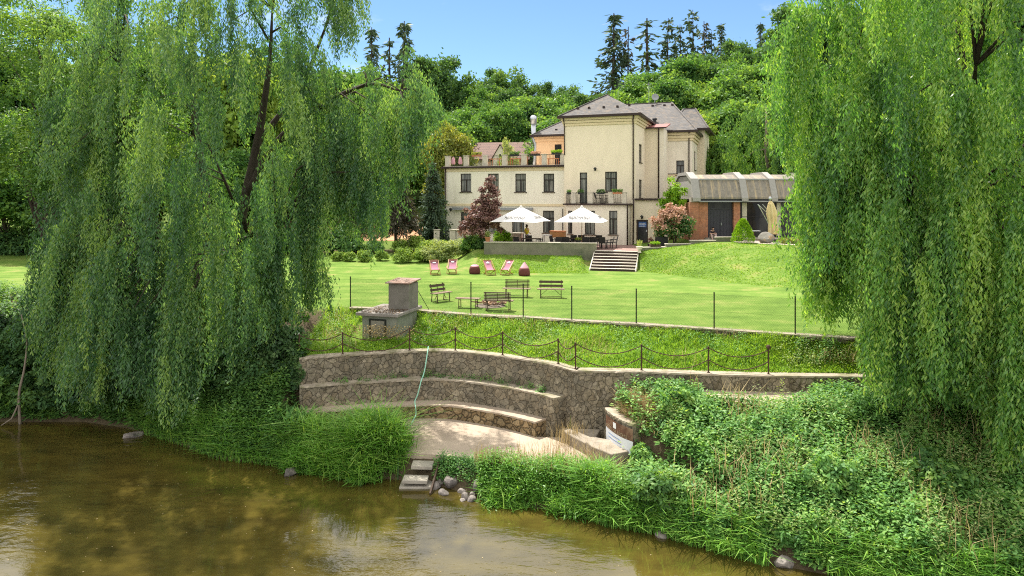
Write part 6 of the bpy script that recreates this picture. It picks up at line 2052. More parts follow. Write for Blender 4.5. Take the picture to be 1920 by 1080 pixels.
UBL = [40, 80, 110, 150, 200, 250, 300, 340, 380, 420, 460, 500, 530, 560, 580, 605, 625, 645]
VBL = [540, 640, 700, 770, 790, 775, 805, 840, 800, 800, 770, 735, 690, 600, 610, 615, 560, 470]
gapL = lambda u, v_: (395 < u < 510 and 60 < v_ < 420 and rng.random() < .6) or (u < 330 and v_ < 150 and rng.random() < .5) or (u > 505 and v_ > 300 and rng.random() < .72)
cl = willow_clusters(-13.2, 29.4, 5.7, 4.3, 10.5, 19.5, UBL, VBL, 300, 21, (1.6, 4.4), extra_gap=gapL)
cl += willow_clusters(-17.6, 28.6, 1.5, 1.4, 3.5, 6.0, UBL, VBL, 34, 20, (2.5, 5))
cl += [(-9.0 + .18 * k, 28.9 + rng.normal() * .3, 7.5, -.35 + rng.random() * .5, 22, .2, .2, -.2, .6) for k in range(5)]
UB2 = [630, 650, 675, 695, 705, 720, 745, 770, 790, 805]
VB2 = [500, 450, 430, 500, 520, 470, 410, 330, 270, 230]
cl2 = willow_clusters(-5.9, 30.4, 2.35, 2.0, 8.9, 11.0, UB2, VB2, 100, 16, (1.2, 3.2), rad=.26)
cl3 = [(-7.5 + rng.normal() * .35, 29.6 + rng.normal() * .6, rng.uniform(12.6, 17.5), 0, 15, .3, .6, 0, .6) for k in range(26)]
cl3 = [(c[0], c[1], c[2], c[2] - rng.uniform(1.5, 3.0), *c[4:]) for c in cl3]
BL = (-13.3, 30.6, -0.5)
limbsL = [
    ([(-13.3, 30.6, -.9), (-12.9, 30.7, 2.0), (-12.1, 30.9, 5.0), (-11.5, 31.0, 8.0), (-10.9, 30.6, 11.0), (-10.6, 30.2, 13.5)], .40, .04),
    ([(-12.0, 30.9, 5.3), (-10.6, 30.6, 7.6), (-8.6, 30.3, 9.2), (-6.4, 30.3, 10.2), (-4.9, 30.2, 9.9)], .2, .04),
    ([(-13.3, 30.6, -.5), (-15.2, 30.5, 2.0), (-16.6, 30.8, 5.5), (-17.4, 30.8, 9.5), (-17.6, 30.6, 11.5)], .30, .04),
    ([(-13.3, 30.6, 0), (-14.1, 31.4, 5.0), (-14.8, 31.6, 10.0), (-14.6, 31.4, 14.5)], .32, .04),
    ([(-14.0, 31.2, 4.4), (-17.0, 30.0, 7.5), (-19.0, 29.6, 9.0)], .16, .04),
    ([(-11.6, 31.0, 7.6), (-9.8, 31.8, 10.5), (-8.2, 31.0, 13.6)], .16, .04),
    ([(-13.0, 30.7, 1.5), (-11.8, 29.0, 3.2), (-9.9, 28.6, 3.9)], .14, .04),
]
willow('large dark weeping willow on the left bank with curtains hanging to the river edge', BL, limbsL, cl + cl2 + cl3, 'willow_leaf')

UBR = [1450, 1464, 1484, 1503, 1515, 1522, 1534, 1546, 1560, 1575, 1590, 1605, 1625, 1650, 1690, 1720, 1750, 1780, 1810, 1850, 1880, 1910, 2000, 2300]
VBR = [90, 150, 220, 250, 420, 560, 640, 650, 630, 560, 470, 520, 650, 760, 830, 775, 785, 760, 800, 860, 900, 930, 880, 800]
cl = willow_clusters(16.35, 23.0, 6.9, 4.9, 10.0, 18.5, UBR, VBR, 440, 21, (1.8, 4.8))
cl += willow_clusters(11.7, 23.6, 1.8, 2.2, 8.8, 15.0, UBR, VBR, 95, 20, (1.8, 4.4))
for u, v_, d in ((1655, 770, 21.2), (1690, 830, 20.5), (1735, 790, 20.2), (1765, 790, 20.0), (1800, 810, 19.6), (1845, 875, 19.0), (1870, 900, 18.8), (1895, 925, 18.4), (1915, 940, 18.2), (1940, 920, 18.6), (1620, 650, 21.8), (1545, 648, 23.2), (1560, 640, 23.0)):
    zb = CZ - (v_ - VH) * d / FPX; zt = rng.uniform(3.2, 6.0)
    cl.append(((u - 960) * d / FPX, d, zt, max(zb, float(H((u - 960) * d / FPX, d)) + .1), 34, .22, .1, -.3, .5))
BR_ = (17.2, 24.4, -1.0)
limbsR = [
    ([(17.2, 24.4, -1.4), (16.9, 24.4, 2), (16.4, 24.3, 6), (15.9, 24.2, 10), (15.7, 24.0, 13)], .5, .05),
    ([(16.7, 24.4, 4), (14.8, 24.0, 7.5), (12.7, 23.8, 10.0), (11.0, 23.7, 11.4)], .24, .05),
    ([(16.9, 24.4, 3.0), (18.8, 24.0, 7), (20.2, 23.6, 10)], .26, .05),
    ([(16.4, 24.3, 6), (15.0, 22.2, 8.4), (14.0, 20.6, 9.2)], .18, .04),
    ([(16.5, 24.3, 5.2), (17.6, 22.0, 7.8), (18.0, 20.4, 8.8)], .18, .04),
    ([(16.8, 24.4, 2.4), (14.9, 22.6, 4.2), (13.4, 21.2, 4.6)], .14, .03),
]
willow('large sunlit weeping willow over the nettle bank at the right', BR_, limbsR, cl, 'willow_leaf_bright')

# ------------------------------------------------------------------ trees left of the willow and around the garden
broad_tree('multi_stem_tree', 'tall many stemmed tree with small glossy leaves beyond the left willow', 'tree', (-22.0, 33.2, 0), 13,
           [(0.2, -.5, 9.2, 5.2, 4.2, 4.2, 90), (-4.2, -1, 8.0, 3.4, 3.2, 3.6, 44), (3.9, -1.5, 8.2, 3.4, 3.2, 3.4, 44), (1, -2, 13.2, 5.0, 4.2, 3.2, 70), (-1, -3.2, 6.2, 3.4, 2.0, 1.6, 24)], 330, .17, .075, 'leaf', .3, tips=30, rad=.85, trunk_frac=.7)
ms = [o for o in COL.objects if o.name.startswith('multi_stem_tree')][0]
mb = MB()
for (x1, y1, z1), rr in (((-1.5, .3, 4.6), .2), ((-.6, -.2, 5.4), .16), ((1.3, .4, 4.4), .17), ((2.6, .2, 3.9), .2), ((.4, .5, 5.8), .17)):
    mb.tube([tuple(p) for p in catmull([(x1 * .15, y1 * .2, -.4), (x1 * .35, y1 * .5, z1 * .35), (x1 * .6, y1, z1 * .65), (x1, y1, z1), (x1 * 1.5, y1 * 1.3, z1 * 1.6)], 4)], list(np.linspace(rr, rr * .3, 17)), 8)
mb.build('stem', M['bark'], ms, smooth=True)

# prototypes for the wood: six broadleaf, spruce, pine, bare spruce
PROTO = {}


def proto_broad(key, mat, seed, wide=1.0, n=260, m_=95, L=.31, W=.19):
    r_ = thing('hillside_tree', 'x', 'tree')
    sh = [(0, 0, 5.9, 3.0 * wide, 3.0 * wide, 3.6, m_)]
    rr = np.random.default_rng(seed)
    for k in range(4):
        a = rr.uniform(0, 6.28); sh.append((math.cos(a) * 1.7 * wide, math.sin(a) * 1.7 * wide, rr.uniform(3.6, 7.6), 1.7 * wide, 1.7 * wide, 1.6, m_ // 4))
    cl_ = np.vstack([ell_clumps(c[:3], c[3:6], int(c[6]), .85) for c in sh])
    cl_[:, 3] *= .72
    V_, t_ = clump_leaves(cl_, n, L, W, up=.6, jitter=.9, soft=True)
    np_mesh('crown', V_, 4, M[mat], r_, tint=t_)
    limb_mesh('trunk', (0, 0, -1.0), [tuple(p_[:3]) for p_ in cl_[rng.choice(len(cl_), 8, replace=False)]], .2, M['bark'], r_, trunk_to=(0, 0, 7))
    PROTO[key] = r_
    return r_


def conifer(key, name, h, prof, nwh, per, L, W, mat, r0=.2, droop=.35, bark='bark', seed=0, gaps=0.0, needles=15):
    """prof(q) -> branch length at relative height q (None = bare)"""
    r_ = thing(name, 'x', 'tree')
    rr = np.random.default_rng(seed)
    mb_ = MB().tube([(0, 0, -1.0), (rr.normal() * .05, 0, h * .5), (0, 0, h)], [r0, r0 * .65, .03], 8)
    P_ = []; D_ = []
    for k in range(nwh):
        q = (k + rr.random() * .6) / nwh
        ln = prof(q)
        if ln is None or ln < .05: continue
        for j in range(per):
            if rr.random() < gaps: continue
            a = rr.uniform(0, 6.28); l_ = ln * rr.uniform(.6, 1.15); z = q * h
            tip = np.array([math.cos(a) * l_, math.sin(a) * l_, -droop * l_ * rr.uniform(.4, 1.3)])
            b0 = np.array([0, 0, z])
            mid = b0 + tip * .5 + [0, 0, .12 * l_]
            mb_.tube([tuple(b0), tuple(mid), tuple(b0 + tip)], [.035, .022, .008], 4)
            m_ = max(5, int(needles * l_))
            t_ = rr.random(m_) ** .8
            pp_ = b0 + tip * t_[:, None] + np.array([0, 0, .48 * l_]) * (t_ * (1 - t_))[:, None]
            pp_ = pp_ + rr.normal(size=pp_.shape) * .07 * (1 + .6 * l_)
            P_.append(pp_); D_.append(np.tile(tip / l_, (m_, 1)) + rr.normal(size=(m_, 3)) * .55 + [0, 0, -.35])
    P_ = np.vstack(P_); D_ = np.vstack(D_)
    V_ = leaf_quads(P_, D_, rdir(len(P_)) + [0, 0, .5], L * rng.uniform(.6, 1.3, len(P_)), W)
    np_mesh('crown', V_, 4, M[mat], r_, tint=np.clip(rng.normal(.5, .2, len(P_)), 0, 1))
    mb_.build('trunk', M[bark], r_)
    PROTO[key] = r_
    return r_


proto_broad('b1', 'leaf_far', 1); proto_broad('b2', 'leaf_far', 2, 1.15); proto_broad('b3', 'leaf', 3, .95); proto_broad('b4', 'leaf_dark', 4, 1.05); proto_broad('b5', 'box_leaf', 5, 1.1)
proto_broad('oak', 'leaf_dark', 6, 1.15, 190, 58, .3, .19)
proto_broad('yel', 'leaf_yellow', 7, 1.05); proto_broad('pal', 'leaf_pale', 8, .95, 130, 36, .32, .2)
conifer('spruce', 'spruce_tree', 10, lambda q: None if q < .08 else 2.3 * (1 - q) ** .8 * (.75 + .25 * math.sin(q * 21)), 34, 6, .5, .17, 'needle', .16, .45, seed=1, gaps=.2, needles=13)
conifer('thin', 'thin_spruce', 10, lambda q: None if q < .12 else 1.15 * (1 - q) ** .5 * (.5 + .5 * abs(math.sin(q * 9))), 26, 4, .45, .15, 'needle', .13, .7, seed=2, gaps=.4, needles=11)
conifer('pine', 'pine_tree', 10, lambda q: None if q < .30 else 1.5 * math.sin(min(1, (q - .25) / .35) * 1.57) * (1 - q) ** .42 * (.6 + .4 * abs(math.sin(q * 16))), 22, 6, .42, .2, 'needle', .13, -.05, seed=3, gaps=.25, needles=18)
conifer('snag', 'dead_spruce', 10, lambda q: None if q < .2 else .42 * (.4 + .6 * abs(math.sin(q * 13))), 24, 4, .4, .16, 'needle_brown', .10, .9, seed=4, gaps=.3, needles=16)
used = set()
GRP = 'trees of the wooded hillside'
LAB = {'b1': 'mid green broadleaf tree in the wood on the hillside', 'b2': 'wide spreading light green tree in the wood on the hillside', 'b3': 'deep green upright tree in the wood on the hillside',
       'b4': 'dark green broadleaf tree in the wood on the hillside', 'b5': 'yellowish bright green tree in the wood on the hillside'}


def put(key, u, vtop, d, width=1.0, label=None, group=GRP, name=None, zbase=None, rz=None):
    x = (u - 960) * d / FPX
    zg = float(H(x, d)) if zbase is None else zbase
    ht = CZ + (VH - vtop) * d / FPX - zg
    tall = {'spruce': 10, 'thin': 10, 'pine': 10, 'snag': 10}.get(key, 10.0)
    s = ht / tall
    if s < .15: return None
    if key in used: o = copy_tree(PROTO[key])
    else: o = PROTO[key]; used.add(key)
    o.location = (x, d, zg - .2 * s)
    o.rotation_euler = (0, 0, rng.uniform(0, 6.28) if rz is None else rz)
    o.scale = (s * width, s * width, s)
    o['label'] = label or LAB[key]
    if group: o['group'] = group
    if name: o.name = name
    return o


# ridge trees that stand out against the sky
for key, u, vt, d, wd, lab in [
    ('spruce', 1151, 20, 142, 1.35, 'tallest dark spruce on the ridge directly above the tower roof'),
    ('snag', 1178, 46, 142, 1.3, 'thin half dead spruce between the tallest spruce and its ragged neighbour'),
    ('thin', 1213, 30, 142, 2.0, 'ragged sparse spruce with drooping limbs on the ridge'),
    ('pine', 1253, 30, 140, 1.05, 'slim dark pine with layered tufts on the ridge'),
    ('pine', 1275, 42, 143, .85, 'narrow pine just right of the slim layered pine'),
    ('pine', 1299, 14, 141, .9, 'tall bare stemmed pine with a small crown on the ridge'),
    ('snag', 1320, 36, 143, 1.3, 'wispy thin conifer right of the tall bare stemmed pine'),
    ('spruce', 1352, 40, 139, .95, 'compact dark spruce at the right part of the ridge'),
    ('pine', 1334, 56, 142, .95, 'low dark pine leaning against the compact spruce'),
    ('spruce', 1426, 38, 128, .8, 'blue green spruce beside the sunlit willow'),
    ('spruce', 758, 34, 118, 1.1, 'pointed dark spruce on the ridge above the left willow'),
    ('spruce', 697, 46, 118, 1.0, 'bluish spruce half hidden by the left willow'),
    ('thin', 730, 66, 120, 1.5, 'small ragged spruce between two larger ones above the left willow'),
    ('oak', 832, 92, 128, 1.0, 'dark rounded tree on the skyline left of the open sky'),
    ('oak', 938, 108, 138, 1.0, 'dark broad crowned tree alone on the skyline'),
    ('oak', 990, 143, 140, .9, 'small dark tree with gaps right of the broad crowned skyline tree'),
    ('oak', 1046, 140, 140, .9, 'small rounded skyline tree left of the tower roof'),
    ('b4', 790, 105, 122, .8, 'dark tree between the spruces and the rounded skyline tree'),
    ('b4', 1385, 72, 126, .8, 'dark green tree near the blue green spruce'),
    ('b3', 1180, 148, 112, 1.2, 'bright green rounded tree rising just behind the hotel roof'),
    ('b5', 1245, 150, 108, .8, 'yellow green young tree rising just behind the main roof'),
    ('b1', 1290, 100, 118, 1.1, 'large green tree below the pines on the ridge'),
    ('b4', 1325, 95, 122, .9, 'shadowed tree below the compact spruce'),
    ('b2', 1400, 110, 104, 1.0, 'large light green tree rising behind the pavilion'),
]:
    put(key, u, vt, d, wd, lab)
# the body of the wood
k = 0
for d, us, vt in ((84, np.arange(770, 1080, 44), 238), (98, np.arange(760, 1130, 46), 205), (113, np.arange(770, 1170, 44), 184), (126, np.arange(800, 1150, 42), 172),
                  (88, np.arange(1290, 1500, 48), 190), (102, np.arange(1230, 1500, 46), 150), (118, np.arange(1190, 1480, 42), 138), (92, np.arange(1520, 2300, 70), 120), (112, np.arange(1510, 2300, 70), 60)):
    for u in us:
        if d < 90 and 862 < u < 1000: continue
        key = ['b1', 'b3', 'b2', 'b4', 'b5', 'b1', 'b2', 'b3'][int(rng.integers(0, 8))]
        extra = max(0, (u - 1250) * .18) if d > 95 else 0
        put(key, u + rng.uniform(-14, 14), vt + rng.uniform(-14, 16) - extra, d + rng.uniform(-4, 4), rng.uniform(.85, 1.25))
# trees behind the left willow
GL = 'trees beyond the left willow'
LABL = {'b1': 'mid green tree beyond the left willow', 'b2': 'spreading light green tree beyond the left willow', 'b3': 'deep green tree beyond the left willow', 'b4': 'dark tree beyond the left willow', 'b5': 'sunny yellow green tree beyond the left willow'}
for u, vt, d, key, wd in ((-140, 20, 62, 'b1', 1), (-20, 60, 66, 'b2', 1), (80, 90, 70, 'b3', .9), (170, 70, 74, 'b5', .9), (260, 60, 68, 'b1', .9), (340, 90, 72, 'b2', .9), (420, 60, 70, 'b5', .9), (500, 95, 76, 'b3', 1),
                          (570, 110, 80, 'b2', 1), (640, 120, 84, 'b1', 1), (700, 130, 90, 'b3', 1.0), (745, 150, 92, 'b4', .9), (300, 260, 62, 'b5', 1.1), (430, 270, 63, 'b2', 1.1), (540, 260, 66, 'b1', 1.1), (130, 280, 58, 'b4', 1.2), (10, 270, 58, 'b3', 1.2), (220, 300, 60, 'b1', 1.2),
                          (620, 270, 80, 'b5', 1.0), (690, 280, 84, 'b1', 1.0)):
    put(key, u, vt, d, wd, LABL[key], GL)
put('yel', 838, 222, 74, .6, 'yellow tinged tree beside the roof terrace', None, 'yellow_tree')
put('pal', 950, 248, 76, .42, 'pale silvery green tree in front of the village house', None, 'silver_tree')
# dark conifers left of the wing
conifer('dark_fir', 'dark_fir', 10, lambda q: 2.4 * (1 - q) ** .7 if q > .04 else 2.2, 36, 8, .42, .16, 'needle', .18, .35, seed=7, gaps=.05, needles=22)
conifer('dark_fir2', 'old_fir', 10, lambda q: None if q < .22 else 2.6 * (1 - q) ** .6, 34, 8, .42, .16, 'needle_brown', .2, .5, seed=8, gaps=.08, needles=20)
put('dark_fir', 812, 300, 62, 1.0, 'dense dark conifer at the corner of the hotel wing', None, 'dark_fir', zbase=.6)
put('dark_fir2', 743, 285, 60, 1.05, 'old brownish conifer with a bare trunk left of the hotel wing', None, 'old_fir', zbase=.5)
put('dark_fir2', 668, 300, 62, .9, 'dim old conifer hidden behind the hanging willow lobe', None, 'old_fir', zbase=.5)
# weeping birch behind the pavilion and green tree at the right end of the hotel
cl = []
for k in range(90):
    a = rng.uniform(0, 6.28); q = rng.random() ** .45
    x, y = 24.6 + 4.4 * q * math.cos(a), 66 + 3.2 * q * math.sin(a)
    zd = 5 + 9.3 * math.sqrt(1 - q * q); zt = rng.uniform(4, zd) if rng.random() < .75 else zd
    cl.append((x, y, zt, max(1.6, zt - rng.uniform(1.5, 3.5)), 10, .5, math.cos(a) * .6, math.sin(a) * .6, .8))
r_ = thing('weeping_birch', 'tall weeping birch with fine drooping foliage behind the pavilion', 'tree', (24.6, 66, 2.0))
V_, t_ = strands(cl, .085, .3, .085)
np_mesh('crown', V_ - np.array([24.6, 66, 2.0]), 4, M['leaf'], r_, tint=t_)
limb_mesh('trunk', (0, 0, -.4), [(2, 0, 8), (-2, .5, 7), (1, 1, 10), (-1, -1, 9), (3, -1, 6), (-3, 0, 5)], .28, M['bark_pale'], r_, trunk_to=(0, 0, 12))
put('b3', 1345, 255, 72, .75, 'dark green tree between the hotel gable and the weeping birch', None, 'broadleaf_tree')
put('b4', 1490, 250, 64, .8, 'dark tree between the weeping birch and the sunlit willow', None, 'broadleaf_tree')
put('b2', 1560, 200, 66, 1.0, 'light tree hidden behind the sunlit willow', None, 'broadleaf_tree')
put('b1', 1700, 150, 60, 1.0, 'green tree standing far behind the sunlit willow', None, 'broadleaf_tree')
put('b3', 1850, 150, 58, 1.0, 'deep green tree far behind the sunlit willow near the picture edge', None, 'broadleaf_tree')

# purple leaved tree on the terrace edge
broad_tree('purple_tree', 'small purple leaved tree with a pointed top at the left end of the terrace', 'tree', (P(903, 470, 53.2).x, 53.2, .95), 6.4,
           [(0, 0, 2.5, 1.35, 1.2, 1.5, 46), (-.7, -.1, 1.9, 1.1, 1.0, .9, 20), (.55, 0, 3.6, .75, .7, 1.1, 20), (.75, 0, 5.0, .42, .4, .9, 9), (.9, -.2, 2.1, .9, .8, .7, 12), (.05, .1, 4.4, .35, .35, .5, 4)], 75, .19, .12, 'leaf_purple', .09, tips=18, rad=.33)
# shrubs beside the hotel entrance
V_, t_ = clump_leaves(ell_clumps((0, 0, 1.6), (1.45, 1.1, 1.35), 120, .38), 90, .2, .1)
pink = thing('smoke_bush', 'round pink and green smoke bush beside the brick pavilion', 'bush', (12.35, 52.2, 1.55))
top = V_.reshape(-1, 4, 3).mean(1); sel = (top[:, 2] + .35 * -top[:, 0] > 1.9 + .35 * np.sin(top[:, 0] * 5 + top[:, 1] * 3)) | (rng.random(len(top)) < .12)
np_mesh('blossom', V_.reshape(-1, 4, 3)[sel].reshape(-1, 3), 4, M['leaf_pink'], pink, tint=t_[sel])
np_mesh('foliage', V_.reshape(-1, 4, 3)[~sel].reshape(-1, 3), 4, M['leaf_dark'], pink, tint=t_[~sel])
limb_mesh('stem', (0, 0, -.4), [(.6, 0, 1.6), (-.6, .2, 1.6), (.2, -.3, 2.1)], .08, M['bark'], pink, trunk_to=(0, 0, 1.2))
broad_tree('young_tree', 'light green young tree behind the pink smoke bush', 'tree', (13.0, 54.3, 1.5), 5, [(0, 0, 3.6, .85, .8, 1.5, 34), (-.7, 0, 3.0, .7, .6, .6, 10)], 90, .2, .1, 'lime_leaf', .07, tips=8, rad=.36)


def bush(label, x, y, z, r, n, L, W, mat, name='bush', m_=26, rad=.4, cat='bush', group=None, low=-.5):
    cl_ = ell_clumps((0, 0, 0), (r[0] * .8, r[1] * .8, r[2] * .8), m_, rad * min(r), .6, low)
    V_, t_ = clump_leaves(cl_, n, L, W)
    V_ = V_ + np.array([x, y, z])
    return tag(np_mesh(name, V_, 4, M[mat], tint=t_), label, cat, group)


bush('bright green rounded bush on the terrace under the purple tree', P(941, 440, 53.6).x, 53.6, 1.95, (.85, .8, .75), 130, .13, .07, 'lime_leaf', m_=40)
# dwarf cone shaped conifer
x_, y_ = (1393 - 960) * 50.3 / FPX, 50.3; z_ = float(H(x_, y_))
n = 5200; q = rng.random(n) ** .7; a = rng.uniform(0, 6.283, n); rr = .88 * (1 - (1 - (1 - q)) ** 1.0) if False else .9 * np.clip(1.02 - q, 0, 1) ** .62 * np.where(q < .12, .85 + q * 1.2, 1)
rr = rr * (rng.random(n) ** .25) * (1 + .07 * np.sin(a * 7 + q * 18))
pos = np.stack([np.cos(a) * rr, np.sin(a) * rr, q * 1.75], 1); out = np.stack([np.cos(a), np.sin(a), np.full(n, .9)], 1)
tag(np_mesh('dwarf_conifer', leaf_quads(pos + [x_, y_, z_], out + rng.normal(size=(n, 3)) * .35, rdir(n) + out, .11, .05), 4, M['lime_leaf'], tint=np.clip(rng.normal(.45, .2, n), 0, 1)),
    'bright green cone shaped dwarf conifer on top of the lawn mound', 'shrub')
# clipped balls and shrubs along the planted bed
for u, v_, d, r, mt, lab in [
    (634, 488, 54.5, .50, 'box_leaf', 'small clipped ball shrub nearest the hanging willow strands'),
    (655, 488, 54.3, .52, 'box_leaf', 'small clipped ball shrub second from the hanging willow strands'),
    (685, 488, 54.2, .66, 'box_leaf', 'medium clipped ball shrub behind the long willow strand'),
    (717, 487, 54.6, .55, 'box_leaf', 'loose ball shrub right of the long willow strand'),
    (755, 490, 53.6, .82, 'box_leaf', 'big clipped ball shrub at the front of the planted bed'),
    (789, 490, 53.8, .74, 'box_leaf', 'clipped ball shrub touching the pale spreading shrub'),
    (752, 462, 58.5, .92, 'box_leaf', 'clipped ball shrub behind the big front one'),
    (776, 455, 59.5, 1.0, 'box_leaf', 'tallest clipped ball shrub at the back of the bed'),
    (800, 468, 57.5, .9, 'box_leaf', 'clipped ball shrub wedged behind the pale spreading shrub'),
    (640, 470, 59, .8, 'leaf_dark', 'dark low shrub behind the smallest clipped balls'),
    (668, 468, 59, .85, 'leaf', 'green shrub under the dim old conifer'),
    (703, 470, 58.5, .8, 'leaf', 'green shrub left of the bare conifer trunk'),
]:
    x_ = (u - 960) * d / FPX; z_ = float(H(x_, d)) + r * .62
    bush(lab, x_, d, z_, (r, r, r * .9), 120, .13, .07, mt, 'clipped_shrub', 30, .42, 'shrub', 'shrubs of the planted bed')
for u, v_, d, r, mt, lab in [
    (825, 470, 54.5, (1.5, 1.1, 1.15), 'leaf_pale', 'pale spreading shrub behind the first deck chairs'),
    (856, 465, 54.8, (1.5, 1.1, 1.2), 'leaf_pale', 'pale spreading shrub between its twin and the dark leafy shrub'),
    (806, 480, 53.8, (1.0, .8, .8), 'leaf_pale', 'small pale shrub leaning over the lawn edge'),
    (884, 468, 53.8, (.95, .8, .95), 'leaf', 'dark leafy shrub at the foot of the purple tree'),
    (905, 455, 53.0, (.6, .5, .7), 'leaf_dark', 'small dark shrub against the end of the terrace wall'),
    (835, 448, 58.0, (2.2, .9, .8), 'box_leaf', 'long light green shrub in front of the low balustrade'),
]:
    x_ = (u - 960) * d / FPX; z_ = float(H(x_, d)) + r[2] * .6
    bush(lab, x_, d, z_, r, 120, .17, .07, mt, 'spreading_shrub', 40, .40, 'shrub', 'shrubs of the planted bed')
# far hedge shrubs at the left end of the lawn
for i in range(9):
    x_ = -52 + i * 4.6; d = 57.5 + rng.uniform(-1, 1)
    bush('dark shrub at the far left edge of the lawn', x_, d, 1.3, (2.6, 1.8, 1.7), 90, .32, .18, 'leaf_dark' if i % 3 else 'leaf', 'lawn_edge_shrub', 44, .55, 'shrub', 'dark shrubs along the far left lawn edge')
# shady shrubs and ivy on the left bank
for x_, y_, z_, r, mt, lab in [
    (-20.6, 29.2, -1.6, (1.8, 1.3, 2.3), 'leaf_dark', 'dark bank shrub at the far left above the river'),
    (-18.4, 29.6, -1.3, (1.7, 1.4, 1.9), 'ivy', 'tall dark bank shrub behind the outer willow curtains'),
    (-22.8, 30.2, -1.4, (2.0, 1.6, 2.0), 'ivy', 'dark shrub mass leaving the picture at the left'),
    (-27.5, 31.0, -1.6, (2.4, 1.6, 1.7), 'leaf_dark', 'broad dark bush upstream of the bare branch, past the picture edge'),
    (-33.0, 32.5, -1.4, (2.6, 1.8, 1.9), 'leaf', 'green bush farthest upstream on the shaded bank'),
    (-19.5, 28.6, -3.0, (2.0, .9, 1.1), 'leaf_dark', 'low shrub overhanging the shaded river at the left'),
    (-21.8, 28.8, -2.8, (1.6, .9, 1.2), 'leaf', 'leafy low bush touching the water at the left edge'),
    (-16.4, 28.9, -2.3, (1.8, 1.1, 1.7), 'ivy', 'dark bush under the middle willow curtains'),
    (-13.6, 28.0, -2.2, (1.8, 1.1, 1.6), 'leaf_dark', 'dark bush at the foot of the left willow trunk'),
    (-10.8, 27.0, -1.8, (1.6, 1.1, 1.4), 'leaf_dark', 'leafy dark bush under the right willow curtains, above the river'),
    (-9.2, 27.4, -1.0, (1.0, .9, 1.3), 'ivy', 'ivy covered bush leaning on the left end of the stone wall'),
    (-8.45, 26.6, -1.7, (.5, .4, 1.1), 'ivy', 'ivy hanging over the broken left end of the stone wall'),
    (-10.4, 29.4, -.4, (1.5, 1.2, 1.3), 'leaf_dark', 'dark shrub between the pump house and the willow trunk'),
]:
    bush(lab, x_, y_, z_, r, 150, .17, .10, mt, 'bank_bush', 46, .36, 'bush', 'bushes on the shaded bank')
db = MB().tube([tuple(p_) for p_ in catmull([tuple(P(38, 800, 28.0)), tuple(P(36, 740, 28.0)), tuple(P(46, 690, 28.1)), tuple(P(50, 640, 28.3)), tuple(P(40, 590, 28.6))], 5)], list(np.linspace(.06, .02, 21)), 6)
db.tube([tuple(P(36, 755, 28.0)), tuple(P(22, 785, 27.8)), tuple(P(2, 798, 27.6))], [.035, .03, .02], 6)
tag(db.build('dead_branch', M['bark_pale'], smooth=True), 'bare pale branch standing in the shaded water edge at the far left', 'branch')


# ------------------------------------------------------------------ ground cover
def blades(x, y, z, h, wd, lean, kind_mat, name, tint=None, bend=.5):
    """bent blades: lower quad and tip"""
    n = len(x)
    a = rng.uniform(0, 6.283, n)
    dx, dy = np.cos(a), np.sin(a)
    sd = np.stack([-dy, dx, np.zeros(n)], 1) * (wd / 2)[:, None]
    b0 = np.stack([x, y, z], 1)
    m_ = b0 + np.stack([dx * lean * h * .35, dy * lean * h * .35, h * .6], 1)
    tp = b0 + np.stack([dx * lean * h * (1 + bend), dy * lean * h * (1 + bend), h * (1 - .25 * lean)], 1)
    V_ = np.empty((n, 8, 3))
    V_[:, 0] = b0 - sd * .8; V_[:, 1] = b0 + sd * .8; V_[:, 2] = m_ + sd; V_[:, 3] = m_ - sd
    V_[:, 4] = m_ - sd; V_[:, 5] = m_ + sd; V_[:, 6] = tp + sd * .12; V_[:, 7] = tp - sd * .12
    if tint is None: tint = np.clip(rng.normal(.5, .2, n), 0, 1)
    return np_mesh(name, V_.reshape(-1, 3), 4, M[kind_mat], tint=np.repeat(tint, 2))


def scatter(n, x0, x1, y0f, y1f):
    x = rng.uniform(x0, x1, n)
    y0, y1 = y0f(x), y1f(x)
    y = y0 + (y1 - y0) * rng.random(n)
    k_ = y1 > y0 + .02
    return x[k_], y[k_]


w1f = lambda x: np.interp(x, W1X, W1Y)
fef = lambda x: np.interp(x, FEN[:, 0], FEN[:, 1])
shf = lambda x: np.interp(x, SH_X, SH_Y)
# tall grass between the stone wall and the lawn kerb
x, y = scatter(75000, -8.6, 14, lambda x: w1f(x) + .42, lambda x: fef(x) - .12)
tall = .5 + .5 * smooth_noise(x, y, 1.6, 8)
near = sstep(0, 1.1, y - w1f(x) - .4)
h = (.14 + .46 * tall ** 1.5) * (.4 + .6 * near) * rng.uniform(.6, 1.3, len(x))
k_ = ~((x > -7.0) & (x < -4.2) & (y > 28.9) & (y < 31.2))
x, y, h = x[k_], y[k_], h[k_]
tag(blades(x, y, H(x, y), h, rng.uniform(.012, .028, len(x)), rng.uniform(.1, .7, len(x)), 'grass_blade', 'tall_grass'), 'tall bright grass on the strip between stone wall and lawn kerb', 'grass', kind='stuff')


